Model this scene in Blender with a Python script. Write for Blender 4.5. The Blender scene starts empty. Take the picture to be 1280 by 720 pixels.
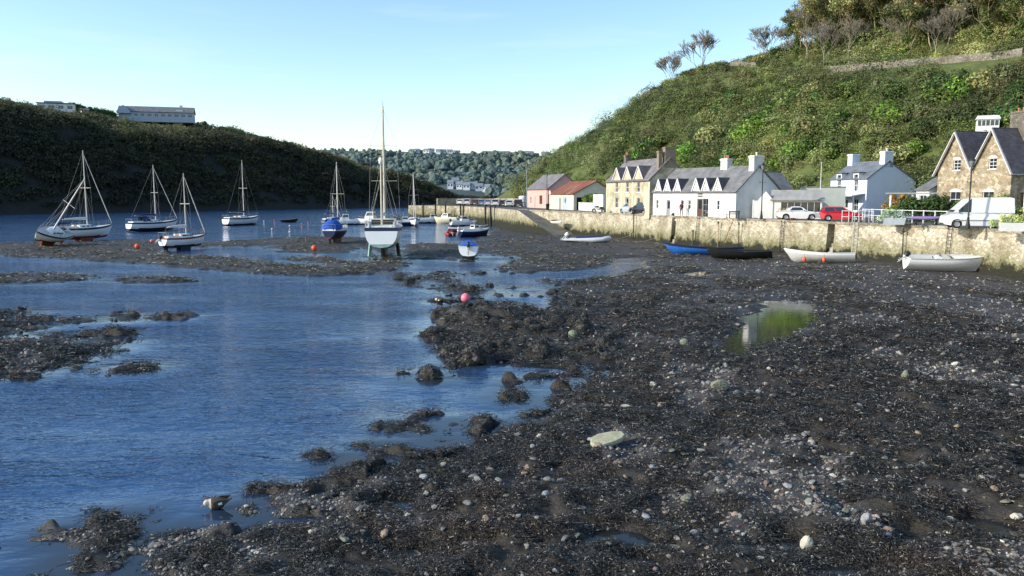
import bpy, math, random
import numpy as np
from mathutils import Vector, Matrix
random.seed(11); rng = np.random.default_rng(11)
SC = bpy.context.scene; COL = SC.collection
PI = math.pi; R = math.radians
# ------------------------------------------------------------------ camera model (28 mm lens on a bridge parapet, 6.4 m above low water)
FPX, EYE, HZ = 995.0, 6.4, 243.0
PITCH = math.atan((360-HZ)/FPX); CP, SP = math.cos(PITCH), math.sin(PITCH)
def ray(px, py):
    u, v = (px-640)/FPX, (360-py)/FPX
    return Vector((u, CP+SP*v, -SP+CP*v))
def gp(px, py, z=0.0):
    d = ray(px, py); k = (z-EYE)/d.z
    return Vector((d.x*k, d.y*k, z))
def at(px, py, Y):
    d = ray(px, py); k = Y/d.y
    return Vector((d.x*k, Y, EYE+d.z*k))
def scale_at(Y): return Y/FPX          # metres per photo pixel at depth Y (approx.)
QZ = 3.7                               # quay level
# ------------------------------------------------------------------ numpy noise
def _hash(ix, iy, seed):
    h = (ix.astype(np.int64)*374761393 + iy.astype(np.int64)*668265263 + seed*144665) & 0xffffffff
    h = ((h ^ (h >> 13))*1274126177) & 0xffffffff
    return ((h ^ (h >> 16)) & 0xffff)/65535.0
def vnoise(x, y, seed=0):
    x = np.asarray(x, float); y = np.asarray(y, float)
    ix, iy = np.floor(x), np.floor(y); fx, fy = x-ix, y-iy
    fx = fx*fx*(3-2*fx); fy = fy*fy*(3-2*fy)
    a, b = _hash(ix, iy, seed), _hash(ix+1, iy, seed); c, d = _hash(ix, iy+1, seed), _hash(ix+1, iy+1, seed)
    return (a*(1-fx)+b*fx)*(1-fy)+(c*(1-fx)+d*fx)*fy-0.5
def fbm(x, y, seed=0, o=3):
    s = 0; a = 1.0
    for k in range(o):
        s = s+a*vnoise(x*2**k+17.3*k, y*2**k-9.1*k, seed+k); a *= .5
    return s
def sstep(a, b, x):
    t = np.clip((x-a)/(b-a), 0, 1); return t*t*(3-2*t)
# ------------------------------------------------------------------ materials
MATS = {}
def newmat(name):
    m = bpy.data.materials.new(name); m.use_nodes = True
    nt = m.node_tree; b = nt.nodes['Principled BSDF']; MATS[name] = m
    return m, nt, b
def col4(c): return (c[0], c[1], c[2], 1.0)
def mat(name, c, c2=None, scale=3.0, rough=.6, bump=0.0, metal=0.0, spec=.4, detail=6, stretch=(1, 1, 1), bscale=None, bdist=.02, coat=0.0, contrast=.2):
    if name in MATS: return MATS[name]
    m, nt, b = newmat(name); N = nt.nodes; L = nt.links
    b.inputs['Roughness'].default_value = rough; b.inputs['Metallic'].default_value = metal
    b.inputs['Specular IOR Level'].default_value = spec; b.inputs['Coat Weight'].default_value = coat
    if c2 is None: c2 = tuple(x*.72 for x in c)
    tc = N.new('ShaderNodeTexCoord'); mp = N.new('ShaderNodeMapping'); mp.inputs['Scale'].default_value = stretch
    L.new(tc.outputs['Object'], mp.inputs['Vector'])
    nz = N.new('ShaderNodeTexNoise'); nz.inputs['Scale'].default_value = scale; nz.inputs['Detail'].default_value = detail
    nz.inputs['Roughness'].default_value = .65
    L.new(mp.outputs['Vector'], nz.inputs['Vector'])
    rp = N.new('ShaderNodeValToRGB'); rp.color_ramp.elements[0].position = .5-contrast; rp.color_ramp.elements[1].position = .5+contrast
    rp.color_ramp.elements[0].color = col4(c2); rp.color_ramp.elements[1].color = col4(c)
    L.new(nz.outputs['Fac'], rp.inputs['Fac']); L.new(rp.outputs['Color'], b.inputs['Base Color'])
    if bump:
        n2 = N.new('ShaderNodeTexNoise'); n2.inputs['Scale'].default_value = bscale or scale*3; n2.inputs['Detail'].default_value = 5
        L.new(mp.outputs['Vector'], n2.inputs['Vector'])
        bp = N.new('ShaderNodeBump'); bp.inputs['Strength'].default_value = bump; bp.inputs['Distance'].default_value = bdist
        L.new(n2.outputs['Fac'], bp.inputs['Height']); L.new(bp.outputs['Normal'], b.inputs['Normal'])
    return m
def glass(name, c=(.03, .04, .05), rough=.08):
    return mat(name, c, tuple(x*.5 for x in c), 1.5, rough, spec=.8)
# ------------------------------------------------------------------ mesh builder
class MB:
    def __init__(s): s.v = []; s.f = []; s.m = []; s.s = []; s.T = None
    def add(s, verts, faces, m=0, smooth=False, T=None):
        o = len(s.v); T = (s.T @ T if s.T else T) if T else s.T
        for p in verts:
            p = Vector(p); s.v.append(tuple(T @ p if T else p))
        for i, f in enumerate(faces):
            s.f.append([o+k for k in f]); s.m.append(m[i] if isinstance(m, (list, tuple)) else m); s.s.append(smooth)
        return s
    def box(s, x0, x1, y0, y1, z0, z1, m=0, T=None):
        v = [(x0, y0, z0), (x1, y0, z0), (x1, y1, z0), (x0, y1, z0), (x0, y0, z1), (x1, y0, z1), (x1, y1, z1), (x0, y1, z1)]
        return s.add(v, [(3, 2, 1, 0), (4, 5, 6, 7), (0, 1, 5, 4), (1, 2, 6, 5), (2, 3, 7, 6), (3, 0, 4, 7)], m, False, T)
    def bar(s, p, q, w, h=None, m=0):
        p, q = Vector(p), Vector(q); h = h or w; d = q-p
        return s.box(-w/2, w/2, -h/2, h/2, 0, d.length, m, Matrix.Translation(p) @ d.to_track_quat('Z', 'Y').to_matrix().to_4x4())
    def tube(s, pts, r, n=6, m=0, smooth=True, cap=True):
        pts = [Vector(p) for p in pts]; K = len(pts)
        rr = [r]*K if not isinstance(r, (list, tuple)) else r
        V = []; up = Vector((0, 0, 1)); pd = None
        for i, p in enumerate(pts):
            d = (pts[min(i+1, K-1)]-pts[max(i-1, 0)]).normalized()
            if pd is None:
                a = d.cross(Vector((0, 0, 1)) if abs(d.z) < .95 else Vector((1, 0, 0))).normalized()
            else:
                a = (a-d*a.dot(d)).normalized()
            pd = d; b = d.cross(a)
            for k in range(n):
                t = 2*PI*k/n; V.append(p+(a*math.cos(t)+b*math.sin(t))*rr[i])
        Fc = []
        for i in range(K-1):
            for k in range(n):
                k2 = (k+1) % n; Fc.append((i*n+k, i*n+k2, (i+1)*n+k2, (i+1)*n+k))
        s.add(V, Fc, m, smooth)
        if cap: s.add([V[k] for k in range(n)], [tuple(reversed(range(n)))], m); s.add([V[(K-1)*n+k] for k in range(n)], [tuple(range(n))], m)
        return s
    def prism(s, poly, a0, a1, axis='y', m=0, smooth=False):
        # poly: 2D outline; extruded along axis. axis y: (x,z); axis x: (y,z); axis z: (x,y)
        n = len(poly)
        def P(p, a): return {'y': (p[0], a, p[1]), 'x': (a, p[0], p[1]), 'z': (p[0], p[1], a)}[axis]
        V = [P(p, a0) for p in poly]+[P(p, a1) for p in poly]
        Fc = [(i, (i+1) % n, n+(i+1) % n, n+i) for i in range(n)]
        s.add(V, Fc, m, smooth); s.add(V, [tuple(range(n-1, -1, -1)), tuple(range(n, 2*n))], m)
        return s
    def lathe(s, prof, n=12, c=(0, 0, 0), m=0, smooth=True, T=None):
        V = []; c = Vector(c)
        for r, z in prof:
            for k in range(n): t = 2*PI*k/n; V.append(c+Vector((r*math.cos(t), r*math.sin(t), z)))
        Fc = [(i*n+k, i*n+(k+1) % n, (i+1)*n+(k+1) % n, (i+1)*n+k) for i in range(len(prof)-1) for k in range(n)]
        return s.add(V, Fc, m, smooth, T)
    def ball(s, c, r, n=12, m=0, T=None):
        r = r if isinstance(r, (list, tuple)) else (r, r, r); V = []; h = n//2
        for i in range(h+1):
            a = PI*i/h
            for k in range(n):
                t = 2*PI*k/n; V.append((c[0]+r[0]*math.sin(a)*math.cos(t), c[1]+r[1]*math.sin(a)*math.sin(t), c[2]-r[2]*math.cos(a)))
        Fc = [(i*n+k, i*n+(k+1) % n, (i+1)*n+(k+1) % n, (i+1)*n+k) for i in range(h) for k in range(n)]
        return s.add(V, Fc, m, True, T)
    def rock(s, c, r, seed, m=0, sub=2, rough=.25):
        import bmesh
        bm = bmesh.new(); bmesh.ops.create_icosphere(bm, subdivisions=sub, radius=1.0)
        rs = np.random.default_rng(seed); dirs = rs.normal(size=(9, 3)); dirs /= np.linalg.norm(dirs, axis=1)[:, None]; am = rs.uniform(.55, .98, 9)
        V = []
        for v in bm.verts:
            p = np.array(v.co); k = 1.0
            for d, a in zip(dirs, am):
                q = p.dot(d)
                if q > a: k = min(k, a/q)
            k *= 1+rough*.25*float(rs.uniform(-1, 1))
            V.append((c[0]+p[0]*k*r[0], c[1]+p[1]*k*r[1], c[2]+p[2]*k*r[2]))
        bm.verts.index_update()
        s.add(V, [tuple(v.index for v in f.verts) for f in bm.faces], m, False); bm.free(); return s
    def loft(s, secs, m=0, smooth=True, closed=False, mfun=None):
        n = len(secs[0]); V = [p for sec in secs for p in sec]; Fc = []; mm = []
        for i in range(len(secs)-1):
            for k in range(n if closed else n-1):
                f = (i*n+k, i*n+(k+1) % n, (i+1)*n+(k+1) % n, (i+1)*n+k); Fc.append(f)
                mm.append(mfun(i, k) if mfun else m)
        return s.add(V, Fc, mm, smooth)
    def mesh(s, name, mats):
        me = bpy.data.meshes.new(name); me.from_pydata(s.v, [], s.f)
        for mt in (mats if isinstance(mats, (list, tuple)) else [mats]): me.materials.append(mt)
        me.polygons.foreach_set('material_index', s.m); me.polygons.foreach_set('use_smooth', s.s); me.update()
        return me
    def build(s, name, mats, parent=None, bevel=0):
        o = bpy.data.objects.new(name, s.mesh(name, mats)); COL.objects.link(o)
        if parent: o.parent = parent
        if bevel:
            b = o.modifiers.new('bevel', 'BEVEL'); b.width = bevel; b.segments = 2; b.limit_method = 'ANGLE'; b.angle_limit = R(35)
        return o
def tag(o, label=None, cat=None, group=None, kind=None):
    if label: o['label'] = label
    if cat: o['category'] = cat
    if group: o['group'] = group
    if kind: o['kind'] = kind
    return o
def empty(name, loc, rz=0.0, label=None, cat=None, group=None, rot=None):
    o = bpy.data.objects.new(name, None); COL.objects.link(o); o.location = loc
    o.rotation_euler = rot or (0, 0, rz); o.empty_display_size = .2
    return tag(o, label, cat, group)
def copy_tree(o, parent=None):
    c = o.copy(); COL.objects.link(c); c.parent = parent
    if parent: c.matrix_parent_inverse = o.matrix_parent_inverse.copy()
    for ch in list(o.children): copy_tree(ch, c)
    return c
def npmesh(name, V, Q, mats, colors=None, smooth=False, attr=None):
    me = bpy.data.meshes.new(name); nv, nf, k = len(V), len(Q), Q.shape[1]
    me.vertices.add(nv); me.vertices.foreach_set('co', np.ascontiguousarray(V, np.float32).ravel())
    me.loops.add(nf*k); me.loops.foreach_set('vertex_index', np.ascontiguousarray(Q, np.int32).ravel())
    me.polygons.add(nf); me.polygons.foreach_set('loop_start', np.arange(0, nf*k, k, dtype=np.int32))
    me.polygons.foreach_set('loop_total', np.full(nf, k, np.int32))
    me.polygons.foreach_set('use_smooth', np.full(nf, smooth, bool))
    for m in (mats if isinstance(mats, (list, tuple)) else [mats]): me.materials.append(m)
    if colors is not None:
        a = me.color_attributes.new('tint', 'FLOAT_COLOR', 'POINT')
        c = np.ones((nv, 4), np.float32); c[:, :3] = colors; a.data.foreach_set('color', c.ravel())
    for k_, arr in (attr or {}).items():
        a = me.attributes.new(k_, 'FLOAT', 'POINT'); a.data.foreach_set('value', np.ascontiguousarray(arr, np.float32))
    me.update(calc_edges=True); me.validate()
    return me
def link(name, me, parent=None):
    o = bpy.data.objects.new(name, me); COL.objects.link(o); o.parent = parent; return o
# ================================================================== camera, sky, sun
cam = bpy.data.cameras.new('camera'); cam.lens = 36*FPX/1280; cam.sensor_width = 36; cam.clip_start = .1; cam.clip_end = 12000
camo = bpy.data.objects.new('camera', cam); COL.objects.link(camo)
camo.location = (0, 0, EYE); camo.rotation_euler = (PI/2-PITCH, 0, 0); SC.camera = camo
SUN_EL, SUN_AZ = R(25), math.atan2(-1.0, -0.28)        # azimuth measured from +Y towards +X
sdir = Vector((math.sin(SUN_AZ)*math.cos(SUN_EL), math.cos(SUN_AZ)*math.cos(SUN_EL), math.sin(SUN_EL)))
sun = bpy.data.lights.new('sun', 'SUN'); sun.energy = 5.0; sun.angle = R(.5); sun.color = (1, .94, .83)
suno = bpy.data.objects.new('sun', sun); COL.objects.link(suno); suno.rotation_euler = sdir.to_track_quat('Z', 'Y').to_euler(); suno.location = (-60, -10, 60)
W = bpy.data.worlds.new('World'); SC.world = W; W.use_nodes = True
N, L = W.node_tree.nodes, W.node_tree.links
bg = N['Background']; sky = N.new('ShaderNodeTexSky'); sky.sky_type = 'NISHITA'; sky.sun_disc = False
sky.sun_elevation = SUN_EL; sky.sun_rotation = SUN_AZ; sky.air_density = 1.0; sky.dust_density = .6; sky.ozone_density = 1.6; sky.altitude = 0
bg.inputs['Strength'].default_value = .15
# a thin high wisp of cloud
tc = N.new('ShaderNodeTexCoord'); mp = N.new('ShaderNodeMapping'); mp.inputs['Scale'].default_value = (2.2, 2.2, 16)
nz = N.new('ShaderNodeTexNoise'); nz.inputs['Scale'].default_value = 2.3; nz.inputs['Detail'].default_value = 6
rp = N.new('ShaderNodeValToRGB'); rp.color_ramp.elements[0].position = .56; rp.color_ramp.elements[1].position = .80
rp.color_ramp.elements[1].color = (.22, .22, .22, 1)
mx = N.new('ShaderNodeMixRGB'); mx.blend_type = 'MIX'; mx.inputs['Color2'].default_value = (7.0, 7.4, 7.8, 1)
hs = N.new('ShaderNodeHueSaturation'); hs.inputs['Saturation'].default_value = 1.12; hs.inputs['Value'].default_value = 1.72
L.new(tc.outputs['Generated'], mp.inputs['Vector']); L.new(mp.outputs['Vector'], nz.inputs['Vector']); L.new(nz.outputs['Fac'], rp.inputs['Fac'])
L.new(rp.outputs['Color'], mx.inputs['Fac']); L.new(sky.outputs['Color'], hs.inputs['Color']); L.new(hs.outputs['Color'], mx.inputs['Color1']); L.new(mx.outputs['Color'], bg.inputs['Color'])
SC.view_settings.view_transform = 'Standard'; SC.view_settings.look = 'None'; SC.view_settings.exposure = 0; SC.view_settings.gamma = 1
SC.render.engine = 'CYCLES'
# ================================================================== the bed of the harbour
def wpoly(px): return np.array([gp(x, y)[:2] for x, y in px])
L1 = wpoly([(1700, 860), (225, 860), (235, 735), (247, 716), (262, 698), (244, 686), (279, 676), (335, 660), (350, 643), (338, 632), (344, 622), (372, 619), (404, 627), (429, 619), (457, 610), (460, 597), (504, 580), (557, 573), (585, 559), (600, 545), (615, 532), (654, 529), (699, 512), (682, 500), (718, 493), (727, 479), (760, 462), (760, 454), (732, 454), (702, 457), (638, 455), (610, 448), (593, 455), (563, 457), (568, 443), (578, 438), (569, 434), (541, 420), (559, 408), (556, 399), (572, 390), (593, 384), (617, 381), (651, 385), (669, 393), (700, 391), (706, 384), (703, 375), (694, 367), (724, 353), (755, 346), (785, 343), (804, 335), (813, 326), (785, 322), (775, 326), (755, 335), (694, 338), (645, 341), (627, 336), (639, 330), (651, 323), (627, 320), (602, 317), (581, 326), (556, 323), (504, 324), (498, 307), (526, 304), (572, 306), (600, 301), (607, 292), (625, 286), (690, 281), (760, 276), (1500, 276)])
BARA = wpoly([(-160, 306), (0, 304), (60, 303), (110, 303), (160, 300), (250, 303), (319, 300), (350, 297), (387, 296), (412, 296), (460, 297), (500, 308), (508, 326), (497, 335), (456, 343), (419, 344), (375, 345), (319, 341), (278, 337), (222, 333), (180, 330), (139, 327), (92, 324), (50, 322), (0, 319), (-160, 319)])
HOLE = wpoly([(205, 312), (260, 309), (330, 308), (345, 314), (400, 317), (430, 316), (436, 309), (470, 312), (472, 326), (445, 329), (425, 325), (380, 320), (362, 324), (400, 331), (360, 331), (300, 323), (250, 320), (205, 318)])
BARC = wpoly([(-200, 341), (60, 342), (100, 344), (125, 347), (100, 349), (60, 353), (0, 355), (-200, 357)])
BARD = wpoly([(-120, 392), (0, 389), (34, 391), (20, 398), (30, 402), (8, 408), (0, 413), (24, 412), (20, 420), (60, 424), (90, 424), (105, 428), (95, 434), (65, 437), (60, 441), (112, 437), (118, 440), (90, 446), (110, 449), (80, 457), (50, 462), (40, 470), (0, 472), (-120, 476)])
ISL = [wpoly(p) for p in ([(91, 668), (120, 664), (160, 668), (150, 677), (112, 678)], [(191, 672), (215, 668), (254, 672), (250, 684), (215, 688)], [(182, 705), (200, 698), (240, 702), (238, 715), (190, 718)], [(91, 700), (120, 694), (150, 700), (148, 710), (100, 713)], [(163, 686), (178, 684), (193, 688), (185, 693)], [(135, 656), (148, 651), (157, 655), (142, 661)], [(526, 469), (537, 466), (549, 470), (547, 475), (530, 474)], [(505, 346), (515, 343), (527, 352), (520, 358), (508, 356)], [(545, 357), (570, 352), (600, 360), (622, 360), (615, 366), (590, 372), (560, 368)], [(140, 396), (158, 393), (171, 398), (160, 402), (142, 401)], [(122, 419), (135, 416), (142, 418), (130, 420)], [(122, 435), (138, 432), (139, 438), (126, 440)], [(540, 550), (555, 547), (572, 550), (560, 556), (545, 555)], [(630, 495), (645, 493), (655, 497), (640, 501)], [(530, 345), (560, 341), (570, 345), (545, 348)], [(150, 350), (200, 347), (230, 352), (190, 353)], [(302, 637), (310, 635), (314, 639), (306, 641)])]
_r = random.Random(8)
def _blob(px, py, rx, ry): return wpoly([(px+rx*math.cos(a)*_r.uniform(.7, 1.2), py+ry*math.sin(a)*_r.uniform(.7, 1.2)) for a in [2*PI*k/8 for k in range(8)]])
for _ in range(13): _x = _r.uniform(500, 745); ISL.append(_blob(_x, _r.uniform(338, 380), _r.uniform(4, 13), _r.uniform(.8, 1.7)))
for _ in range(6): ISL.append(_blob(_r.uniform(620, 735), _r.uniform(466, 500), _r.uniform(3, 9), _r.uniform(.8, 1.6)))
for _ in range(6): _t = _r.uniform(.3, 1); ISL.append(_blob(300+330*_t+_r.uniform(-40, 0), 646-128*_t-_r.uniform(4, 20), _r.uniform(4, 9), _r.uniform(1.2, 2.4)))
for _ in range(7): ISL.append(_blob(_r.uniform(0, 210), _r.uniform(385, 470), _r.uniform(6, 22), _r.uniform(1.0, 2.8)))
POOLS = [wpoly(p) for p in ([(908, 418), (897, 436), (905, 445), (930, 446), (946, 430), (1000, 412), (1026, 388), (1012, 374), (965, 376), (938, 390)], [(733, 672), (760, 665), (800, 670), (820, 680), (800, 685), (770, 678), (740, 680)], [(773, 702), (800, 696), (832, 706), (828, 716), (800, 712)], [(922, 684), (940, 679), (960, 683), (940, 690)], [(968, 680), (985, 676), (1003, 680), (990, 688), (972, 686)], [(1124, 666), (1140, 662), (1153, 672), (1150, 684), (1134, 682)], [(1188, 652), (1215, 647), (1240, 653), (1275, 665), (1250, 676), (1222, 668), (1200, 660)], [(1018, 716), (1045, 708), (1080, 712), (1095, 705), (1110, 709), (1060, 722)], [(1268, 578), (1285, 573), (1300, 580), (1280, 588)], [(460, 632), (485, 624), (530, 626), (520, 640), (490, 646), (470, 642)], [(480, 690), (515, 684), (540, 690), (515, 697)], [(850, 342), (880, 338), (905, 343), (880, 347)], [(340, 650), (380, 646), (420, 645), (400, 656), (360, 660)])]
def sdf(P, x, y):
    d2 = np.full(x.shape, 1e18); ins = np.zeros(x.shape, bool); n = len(P)
    for i in range(n):
        ax, ay = P[i]; bx, by = P[(i+1) % n]; ex, ey = bx-ax, by-ay; L2 = ex*ex+ey*ey+1e-12
        t = np.clip(((x-ax)*ex+(y-ay)*ey)/L2, 0, 1); dx, dy = x-ax-t*ex, y-ay-t*ey
        d2 = np.minimum(d2, dx*dx+dy*dy)
        if abs(ey) > 1e-12:
            c = ((ay > y) != (by > y)) & (x < ex*(y-ay)/ey+ax); ins ^= c
    d = np.sqrt(d2); return np.where(ins, d, -d)
def landsd(x, y):
    s = np.maximum(sdf(L1, x, y), np.minimum(sdf(BARA, x, y), -sdf(HOLE, x, y)))
    for p in [BARC, BARD]+ISL: s = np.maximum(s, sdf(p, x, y))
    for i, p in enumerate(POOLS): s = np.minimum(s, -sdf(p, x, y)*(3.2 if i else 1.0)-(.25 if i else 0))
    return s
def shingle(x, y):
    # 0 = thick bladder wrack, 1 = bare shingle and mud
    r = np.hypot(x, y)
    a = fbm(x/3.1, y/3.1, 41, 3)*1.1+fbm(x/.9, y/.9, 47, 2)*.45
    bias = -.02+.16*sstep(19, 13.5, r)*sstep(0, 6, x)
    bias = bias+.2*np.exp(-(((x+2.6)/1.6)**2+((y-14.2)/1.3)**2))
    bias = bias+.24*sstep(30, 44, r)*sstep(6, 16, x)
    return sstep(.02, .42, a+bias)
def edge_of(x, y, sd):
    r = np.hypot(x, y)
    k = np.clip(.8+.016*(r-18), .6, 2.2)
    return sd+fbm(x/1.3, y/1.3, 21, 3)*k*.75+fbm(x/3.2, y/2.2, 23, 2)*k*.8*(sd > -4)+np.where((sd < 0) & ((x < .5) | ((r > 22) & (x < 6))), np.clip(fbm(x/.8, y/.6, 29, 3)-.10, 0, 1)*5.2*np.exp(np.minimum(sd, 0)/2.2), 0)
def bed_height(x, y, sd=None):
    if sd is None: sd = landsd(x, y)
    r = np.hypot(x, y)
    n = fbm(x/2.6, y/2.6, 3, 3)*.16+fbm(x/.75, y/.75, 9, 3)*.11
    near = sstep(75, 40, r)
    edge = edge_of(x, y, sd)
    h = np.where(edge > 0, .15*np.tanh(edge/.8)+.16*sstep(0, 25, edge), -.75*np.tanh(-edge/3.5)-.02)
    mound = np.clip(fbm(x/.55, y/.55, 5, 2), -.22, .7)*.24*near
    w = np.clip(.25+edge*.7, 0, 1)
    h = h+np.where(edge > 0, np.maximum(n*w*(.35+.65*near)+mound*w, -h*.8+.012), n*.25*np.clip(1+edge/2, 0, 1)+mound*.4*np.clip(1+edge, 0, 1))
    spit = np.exp(-(((x+1)/4.5)**2+((y-40)/5.5)**2))*np.clip(edge, 0, 1)
    return h+spit*(.22+.5*np.abs(fbm(x/1.1, y/1.1, 77, 2)))
def bed(x, y): return float(bed_height(np.array([float(x)]), np.array([float(y)]))[0])

pyr = np.concatenate([np.linspace(EYE*FPX/7.0, EYE*FPX/40, 560), np.linspace(EYE*FPX/40, EYE*FPX/130, 190)[1:], np.linspace(EYE*FPX/130, EYE*FPX/420, 40)[1:]])
rad = np.concatenate([EYE*FPX/pyr, [700, 1500, 4000, 9000]])
ang = np.radians(np.linspace(-50, 50, 760))
RR, AA = np.meshgrid(rad, ang, indexing='ij'); gx, gy = (RR*np.sin(AA)).ravel(), (RR*np.cos(AA)).ravel()
SD = np.full(gx.shape, -60.0); mk = RR.ravel() < 425
SD[mk] = landsd(gx[mk], gy[mk])
gz = np.full(gx.shape, -6.0); gz[mk] = bed_height(gx[mk], gy[mk], SD[mk])
nr, na = RR.shape
ii = (np.arange(nr-1)[:, None]*na+np.arange(na-1)[None, :]).ravel()
Qg = np.stack([ii, ii+1, ii+na+1, ii+na], 1)[:, ::-1]
bare = np.zeros(gx.shape); bare[mk] = shingle(gx[mk], gy[mk])
def ground_material():
    m, nt, b = newmat('tidal_mud'); N, L = nt.nodes, nt.links
    geo = N.new('ShaderNodeNewGeometry'); sx = N.new('ShaderNodeSeparateXYZ'); L.new(geo.outputs['Position'], sx.inputs[0])
    at_ = N.new('ShaderNodeAttribute'); at_.attribute_name = 'bare'
    n1 = N.new('ShaderNodeTexNoise'); n1.inputs['Scale'].default_value = 2.4; n1.inputs['Detail'].default_value = 9; n1.inputs['Roughness'].default_value = .7
    n2 = N.new('ShaderNodeTexNoise'); n2.inputs['Scale'].default_value = 14; n2.inputs['Detail'].default_value = 8; n2.inputs['Roughness'].default_value = .75
    n3 = N.new('ShaderNodeTexVoronoi'); n3.inputs['Scale'].default_value = 16
    for q in (n1, n2, n3): L.new(geo.outputs['Position'], q.inputs['Vector'])
    wr = N.new('ShaderNodeValToRGB'); wr.color_ramp.elements[0].color = (.014, .012, .009, 1); wr.color_ramp.elements[1].color = (.10, .08, .055, 1)
    wr.color_ramp.elements[0].position = .36; wr.color_ramp.elements[1].position = .72; L.new(n2.outputs['Fac'], wr.inputs['Fac'])
    sh = N.new('ShaderNodeValToRGB'); e = sh.color_ramp.elements; e[0].color = (.022, .018, .014, 1); e[1].color = (.15, .125, .10, 1); e[0].position = .35; e[1].position = .75
    q = e.new(.55); q.color = (.062, .048, .038, 1); L.new(n1.outputs['Fac'], sh.inputs['Fac'])
    st = N.new('ShaderNodeMixRGB'); st.blend_type = 'OVERLAY'; st.inputs['Fac'].default_value = .6; L.new(sh.outputs['Color'], st.inputs['Color1']); L.new(n3.outputs['Color'], st.inputs['Color2'])
    de = N.new('ShaderNodeHueSaturation'); de.inputs['Saturation'].default_value = .45; L.new(st.outputs['Color'], de.inputs['Color'])
    mx = N.new('ShaderNodeMixRGB'); L.new(at_.outputs['Fac'], mx.inputs['Fac']); L.new(wr.outputs['Color'], mx.inputs['Color1']); L.new(de.outputs['Color'], mx.inputs['Color2'])
    wet = N.new('ShaderNodeMapRange'); wet.inputs['From Min'].default_value = .0; wet.inputs['From Max'].default_value = .16; L.new(sx.outputs['Z'], wet.inputs['Value'])
    dk = N.new('ShaderNodeMixRGB'); dk.blend_type = 'MULTIPLY'; dk.inputs['Fac'].default_value = 1; L.new(mx.outputs['Color'], dk.inputs['Color1'])
    cr = N.new('ShaderNodeValToRGB'); cr.color_ramp.elements[0].color = (.55, .55, .55, 1); L.new(wet.outputs['Result'], cr.inputs['Fac']); L.new(cr.outputs['Color'], dk.inputs['Color2'])
    L.new(dk.outputs['Color'], b.inputs['Base Color'])
    rr = N.new('ShaderNodeMapRange'); rr.inputs['To Min'].default_value = .22; rr.inputs['To Max'].default_value = .72; L.new(wet.outputs['Result'], rr.inputs['Value']); L.new(rr.outputs['Result'], b.inputs['Roughness'])
    bp = N.new('ShaderNodeBump'); bp.inputs['Strength'].default_value = .8; bp.inputs['Distance'].default_value = .06
    L.new(n2.outputs['Fac'], bp.inputs['Height']); L.new(bp.outputs['Normal'], b.inputs['Normal'])
    b.inputs['Specular IOR Level'].default_value = .35
    return m
ground = link('ground', npmesh('ground', np.stack([gx, gy, gz], 1), Qg, ground_material(), smooth=True, attr={'bare': bare}))
tag(ground, kind='structure')
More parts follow.
